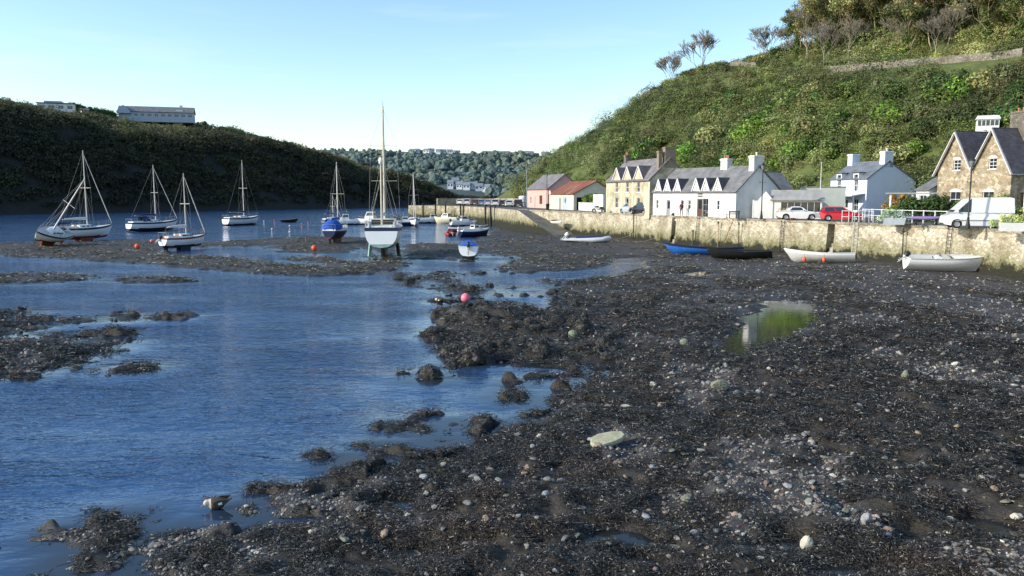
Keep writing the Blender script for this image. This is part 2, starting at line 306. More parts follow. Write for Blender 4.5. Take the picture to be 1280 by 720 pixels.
# ------------------------------------------------------------------ water
def water_material():
    m, nt, b = newmat('sea_water'); N, L = nt.nodes, nt.links
    geo = N.new('ShaderNodeNewGeometry'); at_ = N.new('ShaderNodeAttribute'); at_.attribute_name = 'chop'
    b.inputs['Roughness'].default_value = .05; b.inputs['IOR'].default_value = 1.33; b.inputs['Specular IOR Level'].default_value = .5
    n0 = N.new('ShaderNodeTexNoise'); n0.inputs['Scale'].default_value = .16; n0.inputs['Detail'].default_value = 4; L.new(geo.outputs['Position'], n0.inputs['Vector'])
    cr = N.new('ShaderNodeValToRGB'); cr.color_ramp.elements[0].color = (.011, .042, .112, 1); cr.color_ramp.elements[1].color = (.024, .076, .180, 1)
    cr.color_ramp.elements[0].position = .35; cr.color_ramp.elements[1].position = .65
    L.new(n0.outputs['Fac'], cr.inputs['Fac'])
    dp = N.new('ShaderNodeAttribute'); dp.attribute_name = 'shoal'
    al = N.new('ShaderNodeAttribute'); al.attribute_name = 'green_reflection'
    sm = N.new('ShaderNodeMixRGB'); sm.inputs['Color2'].default_value = (.022, .022, .016, 1); L.new(dp.outputs['Fac'], sm.inputs['Fac']); L.new(cr.outputs['Color'], sm.inputs['Color1'])
    ag = N.new('ShaderNodeMixRGB'); ag.inputs['Color2'].default_value = (.075, .115, .006, 1); L.new(al.outputs['Fac'], ag.inputs['Fac']); L.new(sm.outputs['Color'], ag.inputs['Color1'])  # hillside reflection painted into the pool as a green base colour
    L.new(ag.outputs['Color'], b.inputs['Base Color'])
    prev = None; hs = []
    for sc, stx, w, rot in ((.9, .42, .8, .12), (2.6, .45, .75, -.15), (7.0, .5, .34, .25)):
        mp = N.new('ShaderNodeMapping'); mp.inputs['Scale'].default_value = (stx, 1, 1); mp.inputs['Rotation'].default_value = (0, 0, rot)
        L.new(geo.outputs['Position'], mp.inputs['Vector'])
        nz = N.new('ShaderNodeTexNoise'); nz.inputs['Scale'].default_value = sc; nz.inputs['Detail'].default_value = 3; nz.inputs['Distortion'].default_value = .6; L.new(mp.outputs['Vector'], nz.inputs['Vector'])
        mu = N.new('ShaderNodeMath'); mu.operation = 'MULTIPLY'; mu.inputs[1].default_value = w; L.new(nz.outputs['Fac'], mu.inputs[0])
        if prev: ad = N.new('ShaderNodeMath'); L.new(prev.outputs[0], ad.inputs[0]); L.new(mu.outputs[0], ad.inputs[1]); prev = ad
        else: prev = mu
    # patches of ruffled and smoother water
    n5 = N.new('ShaderNodeTexNoise'); n5.inputs['Scale'].default_value = .22; n5.inputs['Detail'].default_value = 4
    mp5 = N.new('ShaderNodeMapping'); mp5.inputs['Scale'].default_value = (.4, 1, 1); L.new(geo.outputs['Position'], mp5.inputs['Vector']); L.new(mp5.outputs['Vector'], n5.inputs['Vector'])
    mr = N.new('ShaderNodeMapRange'); mr.inputs['From Min'].default_value = .35; mr.inputs['From Max'].default_value = .65; mr.inputs['To Min'].default_value = .35; mr.inputs['To Max'].default_value = 1.15; L.new(n5.outputs['Fac'], mr.inputs['Value'])
    m5 = N.new('ShaderNodeMath'); m5.operation = 'MULTIPLY'; L.new(mr.outputs['Result'], m5.inputs[0]); L.new(at_.outputs['Fac'], m5.inputs[1])
    mh = N.new('ShaderNodeMath'); mh.operation = 'MULTIPLY'; L.new(prev.outputs[0], mh.inputs[0]); L.new(m5.outputs[0], mh.inputs[1])
    bp = N.new('ShaderNodeBump'); bp.inputs['Strength'].default_value = 1.0; bp.inputs['Distance'].default_value = .21
    L.new(mh.outputs[0], bp.inputs['Height']); L.new(bp.outputs['Normal'], b.inputs['Normal'])
    return m
st = 2
WRd = rad[::st]; WRd = np.append(WRd, rad[-1]) if WRd[-1] != rad[-1] else WRd
wr, wa = np.meshgrid(WRd, ang[::2], indexing='ij'); wx, wy = (wr*np.sin(wa)).ravel(), (wr*np.cos(wa)).ravel()
wsd = np.full(wx.shape, -60.0); k = wr.ravel() < 425; wsd[k] = landsd(wx[k], wy[k])
dist = np.hypot(wx, wy)
chop = sstep(.25, 2.6, -wsd)*(.55+.45*sstep(10, 40, dist))*1.0
chop = np.maximum(chop, .012+.55*sstep(42, 60, dist))
inp = np.zeros(wx.shape, bool)
for p in POOLS: inp |= sdf(p, wx, wy) > -.5
chop = np.where(inp & (wsd > -6) & (wx > -3), .010, chop)
calm = np.exp(-(((wx-.3)/3.2)**2+((wy-31)/4.0)**2)); chop = np.maximum(chop*(1-.75*calm), .012)
ni, nj = wr.shape
ii = (np.arange(ni-1)[:, None]*nj+np.arange(nj-1)[None, :]).ravel()
shoal = sstep(1.7, .0, -wsd)*.85
shoal = np.where(inp & (wsd > -6) & (wx > -3), .93, shoal)
ac = gp(975, 392); green_reflection = np.exp(-(((wx-ac.x)/3.4)**2+((wy-ac.y)/6.0)**2)**2)*np.clip(.5+fbm(wx/1.1, wy/1.1, 99, 2)*.7, 0, .75)  # patchy mask for the painted green reflection in the large pool
water = link('water', npmesh('water', np.stack([wx, wy, np.zeros_like(wx)], 1), np.stack([ii, ii+1, ii+nj+1, ii+nj], 1)[:, ::-1], water_material(), smooth=True, attr={'chop': chop, 'shoal': shoal, 'green_reflection': green_reflection}))
tag(water, kind='structure')
# ================================================================== stone, quay
def stone_material(name, cols, scale=2.2, mortar=(.42, .38, .30), weed=None, sq=(1, 1, 1.35), bump=.6):
    m, nt, b = newmat(name); N, L = nt.nodes, nt.links
    geo = N.new('ShaderNodeTexCoord'); mp = N.new('ShaderNodeMapping'); mp.inputs['Scale'].default_value = sq
    dn = N.new('ShaderNodeTexNoise'); dn.inputs['Scale'].default_value = 1.7; L.new(geo.outputs['Object'], dn.inputs['Vector'])
    mxv = N.new('ShaderNodeMixRGB'); mxv.inputs['Fac'].default_value = .12; L.new(geo.outputs['Object'], mxv.inputs['Color1']); L.new(dn.outputs['Color'], mxv.inputs['Color2'])
    L.new(mxv.outputs['Color'], mp.inputs['Vector'])
    v1 = N.new('ShaderNodeTexVoronoi'); v1.inputs['Scale'].default_value = scale; L.new(mp.outputs['Vector'], v1.inputs['Vector'])
    v2 = N.new('ShaderNodeTexVoronoi'); v2.feature = 'DISTANCE_TO_EDGE'; v2.inputs['Scale'].default_value = scale; L.new(mp.outputs['Vector'], v2.inputs['Vector'])
    sp = N.new('ShaderNodeSeparateColor'); L.new(v1.outputs['Color'], sp.inputs[0])
    rp = N.new('ShaderNodeValToRGB'); e = rp.color_ramp.elements; e[0].color = col4(cols[0]); e[1].color = col4(cols[-1])
    for i, c in enumerate(cols[1:-1]): q = e.new((i+1)/(len(cols)-1)); q.color = col4(c)
    L.new(sp.outputs[0], rp.inputs['Fac'])
    ed = N.new('ShaderNodeMapRange'); ed.inputs['From Max'].default_value = .07; L.new(v2.outputs['Distance'], ed.inputs['Value'])
    mx = N.new('ShaderNodeMixRGB'); L.new(ed.outputs['Result'], mx.inputs['Fac']); mx.inputs['Color1'].default_value = col4(mortar); L.new(rp.outputs['Color'], mx.inputs['Color2'])
    n1 = N.new('ShaderNodeTexNoise'); n1.inputs['Scale'].default_value = .6; n1.inputs['Detail'].default_value = 8; L.new(geo.outputs['Object'], n1.inputs['Vector'])
    ml = N.new('ShaderNodeMixRGB'); ml.blend_type = 'MULTIPLY'; ml.inputs['Fac'].default_value = .8; L.new(mx.outputs['Color'], ml.inputs['Color1'])
    c2 = N.new('ShaderNodeValToRGB'); c2.color_ramp.elements[0].position = .36; c2.color_ramp.elements[0].color = (.55, .52, .46, 1); c2.color_ramp.elements[1].position = .56; L.new(n1.outputs['Fac'], c2.inputs['Fac']); L.new(c2.outputs['Color'], ml.inputs['Color2'])
    out = ml
    if weed:
        g = N.new('ShaderNodeNewGeometry'); sx = N.new('ShaderNodeSeparateXYZ'); L.new(g.outputs['Position'], sx.inputs[0])
        n2 = N.new('ShaderNodeTexNoise'); n2.inputs['Scale'].default_value = 1.1; n2.inputs['Detail'].default_value = 7; n2.inputs['Roughness'].default_value = .7; L.new(geo.outputs['Object'], n2.inputs['Vector'])
        mu = N.new('ShaderNodeMath'); mu.operation = 'MULTIPLY_ADD'; mu.inputs[1].default_value = -3.2; mu.inputs[2].default_value = 1.6; L.new(n2.outputs['Fac'], mu.inputs[0])
        ad = N.new('ShaderNodeMath'); L.new(sx.outputs['Z'], ad.inputs[0]); L.new(mu.outputs[0], ad.inputs[1])
        for lo, hi, c, amt in ((weed[1], weed[1]+1.3, (.17, .165, .06), .75), (weed[0], weed[0]+.45, (.030, .030, .018), 1)):
            mr = N.new('ShaderNodeMapRange'); mr.inputs['From Min'].default_value = lo; mr.inputs['From Max'].default_value = hi; mr.inputs['To Min'].default_value = amt; mr.inputs['To Max'].default_value = 0; L.new(ad.outputs[0], mr.inputs['Value'])
            w = N.new('ShaderNodeMixRGB'); L.new(mr.outputs['Result'], w.inputs['Fac']); L.new(out.outputs['Color'], w.inputs['Color1']); w.inputs['Color2'].default_value = col4(c); out = w
    L.new(out.outputs['Color'], b.inputs['Base Color']); b.inputs['Roughness'].default_value = .85; b.inputs['Specular IOR Level'].default_value = .25
    bp = N.new('ShaderNodeBump'); bp.inputs['Strength'].default_value = bump; bp.inputs['Distance'].default_value = .08
    ng = N.new('ShaderNodeTexNoise'); ng.inputs['Scale'].default_value = 12; L.new(geo.outputs['Object'], ng.inputs['Vector'])
    ah = N.new('ShaderNodeMath'); ah.operation = 'MULTIPLY_ADD'; ah.inputs[1].default_value = .4; L.new(ng.outputs['Fac'], ah.inputs[0]); L.new(ed.outputs['Result'], ah.inputs[2])
    L.new(ah.outputs[0], bp.inputs['Height']); L.new(bp.outputs['Normal'], b.inputs['Normal'])
    return m
M_QUAY = stone_material('quay_stone', [(.52, .46, .33), (.33, .285, .205), (.64, .58, .44), (.47, .42, .31), (.72, .67, .54)], 4.2, (.50, .44, .32), weed=(.75, 1.15))
M_COPE = stone_material('coping_stone', [(.40, .36, .28), (.30, .27, .21), (.48, .44, .35)], 1.3, (.25, .22, .17))
M_ROAD = mat('quay_tarmac', (.13, .125, .115), (.075, .072, .068), .9, .85, .3, bscale=30)
M_SLIP = mat('slip_concrete', (.21, .19, .15), (.10, .095, .07), .7, .8, .4, bscale=12)
M_SLIP.node_tree.nodes['Color Ramp'].color_ramp.elements[0].position = .4
QL = [(41, 24), (40.2, 42), (38.2, 58), (35.6, 70), (29.8, 81.4), (20.4, 100.4), (14.1, 116.4), (9.5, 126), (4.4, 136.2), (1.2, 144)]
def smooth_line(P, n=6):
    out = []
    P = [Vector((*p, 0)) for p in P]
    for i in range(len(P)-1):
        a, b, c, d = P[max(i-1, 0)], P[i], P[i+1], P[min(i+2, len(P)-1)]
        for k in range(n):
            t = k/n; out.append(.5*((2*b)+(c-a)*t+(2*a-5*b+4*c-d)*t*t+(3*b-a-3*c+d)*t**3))
    return out+[P[-1]]
QS = smooth_line(QL, 8)
QLEN = [0.0]
for a, b in zip(QS, QS[1:]): QLEN.append(QLEN[-1]+(b-a).length)
def quay_at(s):
    for i in range(len(QS)-1):
        if QLEN[i+1] >= s or i == len(QS)-2:
            d = (QS[i+1]-QS[i]).normalized(); return QS[i]+d*(s-QLEN[i]), d, Vector((-d.y, d.x, 0))*1.0   # n points to the harbour
def quay_s_for_px(px):
    best = (1e9, 0)
    for k in range(2000):
        s = QLEN[-1]*k/1999; p, d, n = quay_at(s); q = 640+FPX*p.x/(p.y*CP+(EYE-QZ)*SP)
        if abs(q-px) < best[0]: best = (abs(q-px), s)
    return best[1]
def wall_strip(mb, pts, ztop, zbot, batter, m=0, rows=5):
    # pts: 2D points; n to the left of travel = harbour side
    secs = []
    for i, p in enumerate(pts):
        d = (pts[min(i+1, len(pts)-1)]-pts[max(i-1, 0)]).normalized(); n = Vector((-d.y, d.x, 0))
        zt = ztop(p) if callable(ztop) else ztop
        secs.append([Vector((p.x, p.y, zt+(zbot-zt)*k/rows))+n*(batter*(zt-(zt+(zbot-zt)*k/rows))) for k in range(rows+1)])
    mb.loft(secs, m, False)
steps_px = [1040, 843]
qw = empty('quay_wall', (QS[20].x, QS[20].y, 0), label='long cream rubble stone quay wall running below the cottages, weed dark at its foot', cat='wall')
def setp(o, root):
    o.parent = root; o.matrix_parent_inverse = Matrix.Translation(-Vector(root.location)) if not any(root.rotation_euler) else root.matrix_basis.inverted(); return o
NW = .42  # half width of each steps recess
gaps = [(quay_s_for_px(p)-NW, quay_s_for_px(p)+NW) for p in steps_px]
cuts = [0]+[v for g in gaps for v in g]+[QLEN[-1]]
mb = MB()
for a, b in zip(cuts[::2], cuts[1::2]):
    n = max(3, int((b-a)/1.2)); wall_strip(mb, [quay_at(a+(b-a)*k/n)[0] for k in range(n+1)], QZ, -1.0, .06)
for a, b in gaps:   # recess: far cheek, near cheek, back
    (pa, da, na), (pb, db, nb) = quay_at(a), quay_at(b); D = 1.5
    for p, n in ((pa, na), (pb, nb)):
        q = [p+n*.3, p-n*D]; f = [(q[0].x, q[0].y, -1), (q[1].x, q[1].y, -1), (q[1].x, q[1].y, QZ), (p.x, p.y, QZ)]
        mb.add(f, [(0, 1, 2, 3)])
    q = [pa-na*D, pb-nb*D]; mb.add([(q[0].x, q[0].y, -1), (q[1].x, q[1].y, -1), (q[1].x, q[1].y, QZ), (q[0].x, q[0].y, QZ)], [(0, 1, 2, 3)])
setp(mb.build('wall_face', M_QUAY), qw)
mb = MB()
for a, b in gaps:
    (p, d, n) = quay_at((a+b)/2); T = Matrix.Translation((p.x, p.y, 0)) @ Matrix(((d.x, n.x, 0, 0), (d.y, n.y, 0, 0), (0, 0, 1, 0), (0, 0, 0, 1)))
    for k in range(8): mb.box(-NW+.01, NW-.01, -1.49+.2*k, -1.29+.2*k, -1, QZ-.42*(k+1), 0, T)
setp(mb.build('steps', M_COPE), qw)
mb = MB(); S = 0.0; i = 0
while S < QLEN[-1]-.3:                       # coping stones
    w = random.uniform(.7, 1.3); e = min(S+w, QLEN[-1])
    if not any(a-.05 < (S+e)/2 < b+.05 for a, b in gaps):
        pa, da, na = quay_at(S+.012); pb, db, nb = quay_at(e-.012); h = QZ+random.uniform(.02, .075); o = random.uniform(.0, .05)
        v = [(q.x, q.y, z) for z in (QZ-.18, h) for q in (pa+na*(.05+o), pb+nb*(.05+o), pb-nb*.5, pa-na*.5)]
        mb.add(v, [(3, 2, 1, 0), (4, 5, 6, 7), (0, 1, 5, 4), (1, 2, 6, 5), (2, 3, 7, 6), (3, 0, 4, 7)])
    S = e
setp(mb.build('coping', M_COPE), qw)
# the slip and the outer pier
SL0, SL1 = Vector((6.4, 119.5, 0)), Vector((1.0, 138.5, 0))     # foot and head of the outer edge
PIER = [SL1, Vector((-1.2, 149, 0)), Vector((-3.2, 160, 0)), Vector((-6.0, 170, 0)), Vector((-11.2, 184, 0)), Vector((-18, 192, 0)), Vector((-25.5, 197, 0))]
pw = empty('pier_wall', (-3, 160, 0), label='stone pier wall beyond the slipway, its foot dark with weed, cars parked on top', cat='wall')
mb = MB()
def slip_top(p): return .12+(QZ-.12)*max(0, min(1, (p-SL0).length/(SL1-SL0).length))
wall_strip(mb, [SL0+(SL1-SL0)*k/8 for k in range(9)], slip_top, -1, .05)
wall_strip(mb, PIER, QZ, -1, .05)
e0, e1 = PIER[-1], Vector((-19, 214, 0)); wall_strip(mb, [e0, (e0+e1)/2, e1], QZ, -1, .04)
M_PIER = stone_material('pier_stone', [(.44, .38, .26), (.30, .26, .18), (.54, .48, .35), (.62, .56, .42)], 3.4, (.38, .33, .24), weed=(1.35, 1.7))
setp(mb.build('wall_face', M_PIER), pw)
mb = MB()
par = [Vector((-19, 203, 0)), Vector((-14, 206, 0)), Vector((-4.5, 206, 0)), Vector((2, 200, 0))]
for a, b in zip(par, par[1:]): d = (b-a); T = Matrix.Translation((a.x, a.y, 0)) @ d.to_track_quat('X', 'Z').to_matrix().to_4x4(); mb.box(0, d.length, -.25, .25, QZ, QZ+1.7, 0, T)
setp(mb.build('parapet', M_PIER), pw)
mb = MB(); inner = [Vector((9.8, 125.3, 0)), Vector((4.4, 136.2, 0)), Vector((3.2, 140, 0))]
nst = 14
secs = []
for k in range(nst+1):
    t = k/nst; o = SL0.lerp(SL1, t); i_ = Vector((9.9, 123.4, 0)).lerp(Vector((3.5, 140, 0)), t); z = slip_top(o)
    secs.append([Vector((o.x+.02, o.y, z-.3)), Vector((o.x, o.y, z)), Vector((i_.x, i_.y, z)), Vector((i_.x+.6, i_.y, z-.3))])
mb.loft(secs, 0, False)
tag(mb.build('slipway', M_SLIP), kind='structure')
# quay surface
front = [p.copy() for p in QS]; edge = []
for i, p in enumerate(front):
    d = (front[min(i+1, len(front)-1)]-front[max(i-1, 0)]).normalized(); edge.append(p-Vector((-d.y, d.x, 0))*.45)
mb = MB(); secs = []
for p in edge: secs.append([Vector((p.x, p.y, QZ)), Vector((p.x+18, p.y+7, QZ+.02)), Vector((p.x+75, p.y+28, QZ+.03))])
# recesses for the steps are cut by stopping the sheet behind them
def rec(p): return any((p.xy-quay_at((a+b)/2)[0].xy).length < .9 for a, b in gaps)
mb.loft(secs, 0, False)
pt = [(SL1.x, SL1.y), (3.6, 140.4), (22, 150), (30, 190), (10, 215), (-19, 214), (-25.5, 197), (-18, 192), (-11.2, 184), (-6, 170), (-3.2, 160), (-1.2, 149)]
mb.add([(x, y, QZ-.01) for x, y in pt], [tuple(range(len(pt)))])
tag(mb.build('quay_road', M_ROAD), kind='structure')
# ================================================================== hills
q_, n_ = Vector((-.363, .932)), Vector((.932, .363))
def r_st(x, y): return -.363*(x-38)+.932*(y-59), .932*(x-38)+.363*(y-59)
def r_xy(s, t): return 38-.363*s+.932*t, 59+.932*s+.363*t
def r_height(s, t):
    s = np.asarray(s, float); t = np.asarray(t, float)
    t0 = np.interp(s, [-60, 20, 42, 60, 120, 170, 200], [26, 25, 31, 27, 19, 16, 20])
    zw = np.interp(s, [-60, 50, 87, 119, 136, 159, 175, 190, 203, 216], [27, 27.5, 30.5, 36.5, 36.5, 27.5, 15.5, 4.5, -3, -6])
    base = np.interp(s, [-60, 175, 205, 220], [3.4, 3.2, -3, -5])
    f = np.clip((t-t0)/(61-t0), 0, 1); f = f+.11*np.sin(f*PI)*np.interp(s, [0, 60, 110], [.2, .6, 1])
    z = base+(zw-base)*f+np.where(t < t0, (t-t0)*.03, 0)
    up = np.clip(t-67, 0, None)*.72*(1-sstep(98, 134, s))+np.clip(t-61, 0, 60)*.03
    up = np.minimum(up, 34+.1*np.clip(t-110, 0, None))
    return z+up+fbm(s/9, t/9, 61, 3)*2.2*np.clip((t-t0)/8, 0, 1)*np.clip(1-np.exp(-((t-63)/5)**2), .1, 1)
M_HILLR = mat('hill_scrub_ground', (.125, .150, .038), (.060, .080, .024), .35, .9, .5, bscale=3, bdist=.4)
def grid(fn, s, t, xy):
    S_, T_ = np.meshgrid(s, t, indexing='ij'); z = fn(S_, T_); x, y = xy(S_, T_)
    a, b = S_.shape; i0 = (np.arange(a-1)[:, None]*b+np.arange(b-1)[None, :]).ravel()
    return np.stack([x.ravel(), y.ravel(), z.ravel()], 1), np.stack([i0, i0+1, i0+b+1, i0+b], 1)
V, Q = grid(r_height, np.linspace(-70, 222, 180), np.concatenate([np.linspace(15, 130, 90), [170, 240]]), r_xy)
tag(link('hillside', npmesh('hillside', V, Q[:, ::-1], M_HILLR, smooth=True)), kind='structure')
# turf terrace below the field wall
M_TURF = mat('turf', (.13, .19, .035), (.075, .12, .025), .8, .9, .4, bscale=8)
def l_st(x, y): return .6*(x+163)+.8*(y-255), -.8*(x+163)+.6*(y-255)
def l_xy(s, t): return -163+.6*s-.8*t, 255+.8*s+.6*t
def l_height(s, t):
    s = np.asarray(s, float); t = np.asarray(t, float)
    zl = np.interp(s, [-300, -40, 21, 102, 140, 178, 219, 252, 278, 300], [47, 47, 44, 40, 35, 27.5, 17.5, 4, -5, -8])
    f = np.interp(t, [-12, 0, 4, 34, 72, 130, 400], [-.12, 0, .14, .74, 1.0, 1.06, 1.1])
    e = np.clip(t/10, 0, 1)
    return np.where(zl > 0, zl*f, zl)+fbm(s/14, t/14, 71, 3)*3.2*e+fbm(s/38, t/38, 75, 2)*5*e
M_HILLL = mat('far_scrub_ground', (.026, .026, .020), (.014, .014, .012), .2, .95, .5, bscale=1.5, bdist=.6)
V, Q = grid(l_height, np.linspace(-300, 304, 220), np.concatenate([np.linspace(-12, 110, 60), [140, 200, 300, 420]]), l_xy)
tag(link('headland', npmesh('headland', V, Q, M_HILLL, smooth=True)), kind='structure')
def f_height(x, y):
    x = np.asarray(x, float); y = np.asarray(y, float)
    zr = np.interp(x, [-700, -420, -150, -80, 0, 60, 160, 500], [62, 60, 57, 54, 52, 51, 48, 46])
    f = np.interp(y, [640, 660, 700, 800, 950, 1300, 2500], [-.1, 0, .16, .55, 1, 1.06, 1.1])
    return zr*f+fbm(x/60, y/60, 91, 3)*9*np.clip((y-660)/60, 0, 1)*np.clip((1000-y)/120, .15, 1)
V, Q = grid(f_height, np.linspace(-700, 600, 130), np.concatenate([np.linspace(640, 1000, 60), [1100, 1300, 1800, 2500]]), lambda a, b: (a, b))
M_HILLF = mat('distant_wood_ground', (.075, .105, .095), (.045, .07, .075), .03, .95)  # bluish ground colour stands in for distance haze
tag(link('distant_hill', npmesh('distant_hill', V, Q[:, ::-1], M_HILLF, smooth=True)), kind='structure')
# ================================================================== foliage helpers
def leaf_material(name, trans=.25, rough=.65, mul=1.0):
    m, nt, b = newmat(name); N, L = nt.nodes, nt.links
    a = N.new('ShaderNodeAttribute'); a.attribute_name = 'tint'
    oi = N.new('ShaderNodeObjectInfo'); hs = N.new('ShaderNodeHueSaturation')
    mr = N.new('ShaderNodeMapRange'); mr.inputs['To Min'].default_value = .72*mul; mr.inputs['To Max'].default_value = 1.25*mul; L.new(oi.outputs['Random'], mr.inputs['Value'])
    L.new(mr.outputs['Result'], hs.inputs['Value'])
    mh = N.new('ShaderNodeMapRange'); mh.inputs['To Min'].default_value = .475; mh.inputs['To Max'].default_value = .52; L.new(oi.outputs['Random'], mh.inputs['Value']); L.new(mh.outputs['Result'], hs.inputs['Hue'])
    L.new(a.outputs['Color'], hs.inputs['Color']); L.new(hs.outputs['Color'], b.inputs['Base Color'])
    b.inputs['Roughness'].default_value = rough; b.inputs['Specular IOR Level'].default_value = .3
    if trans:
        t = N.new('ShaderNodeBsdfTranslucent'); L.new(hs.outputs['Color'], t.inputs['Color'])
        mx = N.new('ShaderNodeMixShader'); mx.inputs['Fac'].default_value = trans
        L.new(b.outputs[0], mx.inputs[1]); L.new(t.outputs[0], mx.inputs[2]); L.new(mx.outputs[0], N['Material Output'].inputs['Surface'])
    return m
M_LEAF = leaf_material('leaf', .30, .65, 2.4)
def leafcloud(C, Rr, nper, size, T, up=.25, jit=.22, seed=1, shell=.55, flat=1.0, low=-.35):
    """C (N,3) centres, Rr (N,3) radii, T (N,3) tints -> quads"""
    g = np.random.default_rng(seed); C = np.asarray(C, float); Rr = np.asarray(Rr, float); T = np.asarray(T, float)
    n = len(C); nper = np.full(n, nper) if np.isscalar(nper) else np.asarray(nper, int)
    idx = np.repeat(np.arange(n), nper); m = len(idx)
    d = g.normal(size=(m, 3)); d /= np.linalg.norm(d, axis=1)[:, None]
    fl = (d[:, 2] < low); d[fl, 2] *= -1
    r = shell+(1-shell)*g.random(m)**.6
    # break the outline up: lumps on every clump
    lump = 1+.28*np.sin(d[:, 0]*5+idx*1.7)*np.cos(d[:, 1]*4.3-idx*.9)+.14*np.sin(d[:, 2]*9+idx)
    P = C[idx]+d*Rr[idx]*(r*lump)[:, None]
    nn = d*1.35+g.normal(size=(m, 3))*.42+np.array([0, 0, up]); nn /= np.linalg.norm(nn, axis=1)[:, None]
    a = np.cross(nn, g.normal(size=(m, 3))); a /= np.linalg.norm(a, axis=1)[:, None]+1e-9; b = np.cross(nn, a)
    sz = (size if np.isscalar(size) else np.asarray(size)[idx])*g.uniform(.6, 1.35, m)
    a *= (sz*.5)[:, None]; b *= (sz*.34)[:, None]*flat
    bow = nn*(sz*.10)[:, None]
    V = np.stack([P-a-bow, P+b*.9-a*.1, P+a-bow, P-b*.9+a*.1], 1).reshape(-1, 3)
    Q = np.arange(4*m).reshape(-1, 4)
    shade = (.62+.38*np.clip((r-shell)/(1-shell+1e-6), 0, 1))*(1+jit*g.normal(size=m))  # inner leaves get a darker tint, painting shade inside the clump
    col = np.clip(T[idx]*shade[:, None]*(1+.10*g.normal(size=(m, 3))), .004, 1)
    return V, Q, np.repeat(col, 4, 0)
def merge(parts):
    V = []; Q = []; Cc = []; o = 0
    for v, q, c in parts: V.append(v); Q.append(q+o); Cc.append(c); o += len(v)
    return np.concatenate(V), np.concatenate(Q), np.concatenate(Cc)
def pix(x, y, z):
    dx, dy, dz = x, y, z-EYE
    f = dy*CP-dz*SP; u = dy*SP+dz*CP
    return 640+FPX*dx/f, 360-FPX*u/f
GREENS = np.array([(.100, .138, .028), (.062, .090, .026), (.028, .047, .017), (.112, .116, .042), (.122, .104, .050), (.128, .088, .042), (.108, .114, .066)])
# ------------------------------------------------------------------ scrub on the right-hand hill
g = np.random.default_rng(5)
s = g.uniform(-35, 207, 9500); t = g.uniform(17, 112, 9500)
x, y = r_xy(s, t); z = r_height(s, t); px, py = pix(x, y, z)
t0 = np.interp(s, [-60, 20, 42, 60, 120, 170, 200], [26, 25, 31, 27, 19, 16, 20])
terr = (t > 55.5) & (t < 62.5) & (s < 90)           # turf strip under the field wall
terr2 = (t > 60) & (t < 63) & (s < 125)
ok = (t > t0+1.0) & (z > 1.5) & (px < 1420) & (px > 640) & ~terr & ~terr2 & ~((t > 70) & (s > 150)) & (g.random(9500) < .8)
ok &= ~((px > 1206) & (px < 1262) & (t < 41) & (py > 126))
gl = (np.abs(px-1075) < 12) & (np.abs(py-185) < 22)   # grassy gully above the white house
ok &= ~gl
s, t, x, y, z, px, py = [v[ok] for v in (s, t, x, y, z, px, py)]
n = len(s)
f1 = fbm(s/11, t/9, 31, 3)+.25*g.normal(size=n)*.6; f2 = fbm(s/23, t/17, 37, 2)
T = np.zeros((n, 3))
wgt = np.zeros((n, 7))
wgt[:, 0] = np.clip(f1*3+.2, 0, 1)+np.clip((26-z)/18, 0, .8)*(np.abs(px-1010) < 80)*1.2; wgt[:, 1] = .55; wgt[:, 2] = np.clip(-f1*3+.1, 0, 1.2)
wgt[:, 3] = .45+np.clip(f2*3, 0, .6); wgt[:, 4] = np.clip(f2*2.4-.1, 0, .6)+.8*(t > 64)*g.random(n); wgt[:, 5] = .9*(g.random(n) < .06)+.3*(t > 64); wgt[:, 6] = .35+.5*(s > 110)
T = (wgt @ GREENS)/wgt.sum(1)[:, None]
pick = g.integers(0, 7, n); k = g.random(n) < .35; T[k] = .5*T[k]+.5*GREENS[pick[k]]*np.array([1, 1, 1])
T *= (.42+.88*g.random(n)**.8)[:, None]*(1+1.1*np.clip(fbm(s/21, t/13, 131, 2), -.38, .42))[:, None]  # tone varies by clump and patch; dark ones paint in shadow pockets
sun_hole = (px > 1205) & (px < 1264) & (t < 58) & (py > 128); T[sun_hole] *= 1
big = g.random(n) < .10
T[big] = T[big]*.45+.55*GREENS[g.choice([0, 2, 2, 3, 1], big.sum())]
T[t > 64] *= 1.3
rad_ = (.75+1.75*g.random(n)**1.7)*np.where(big & (t < 58), 1.9, 1)*np.where(z < 12, .85, 1)*np.where((s > 95) & (t > 50), .75, 1)*np.where(s > 170, .8, 1)
RR3 = np.stack([rad_*1.05, rad_*1.05, rad_*g.uniform(.75, 1.15, n)], 1)
print('scrub clumps', n)
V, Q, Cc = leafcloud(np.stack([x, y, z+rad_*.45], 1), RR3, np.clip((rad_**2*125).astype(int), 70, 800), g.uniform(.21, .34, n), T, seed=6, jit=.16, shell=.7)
tag(link('hillside_scrub', npmesh('hillside_scrub', V, Q, M_LEAF, Cc)), 'dense green and olive scrub covering the steep hillside above the cottages', 'scrub', kind='stuff')
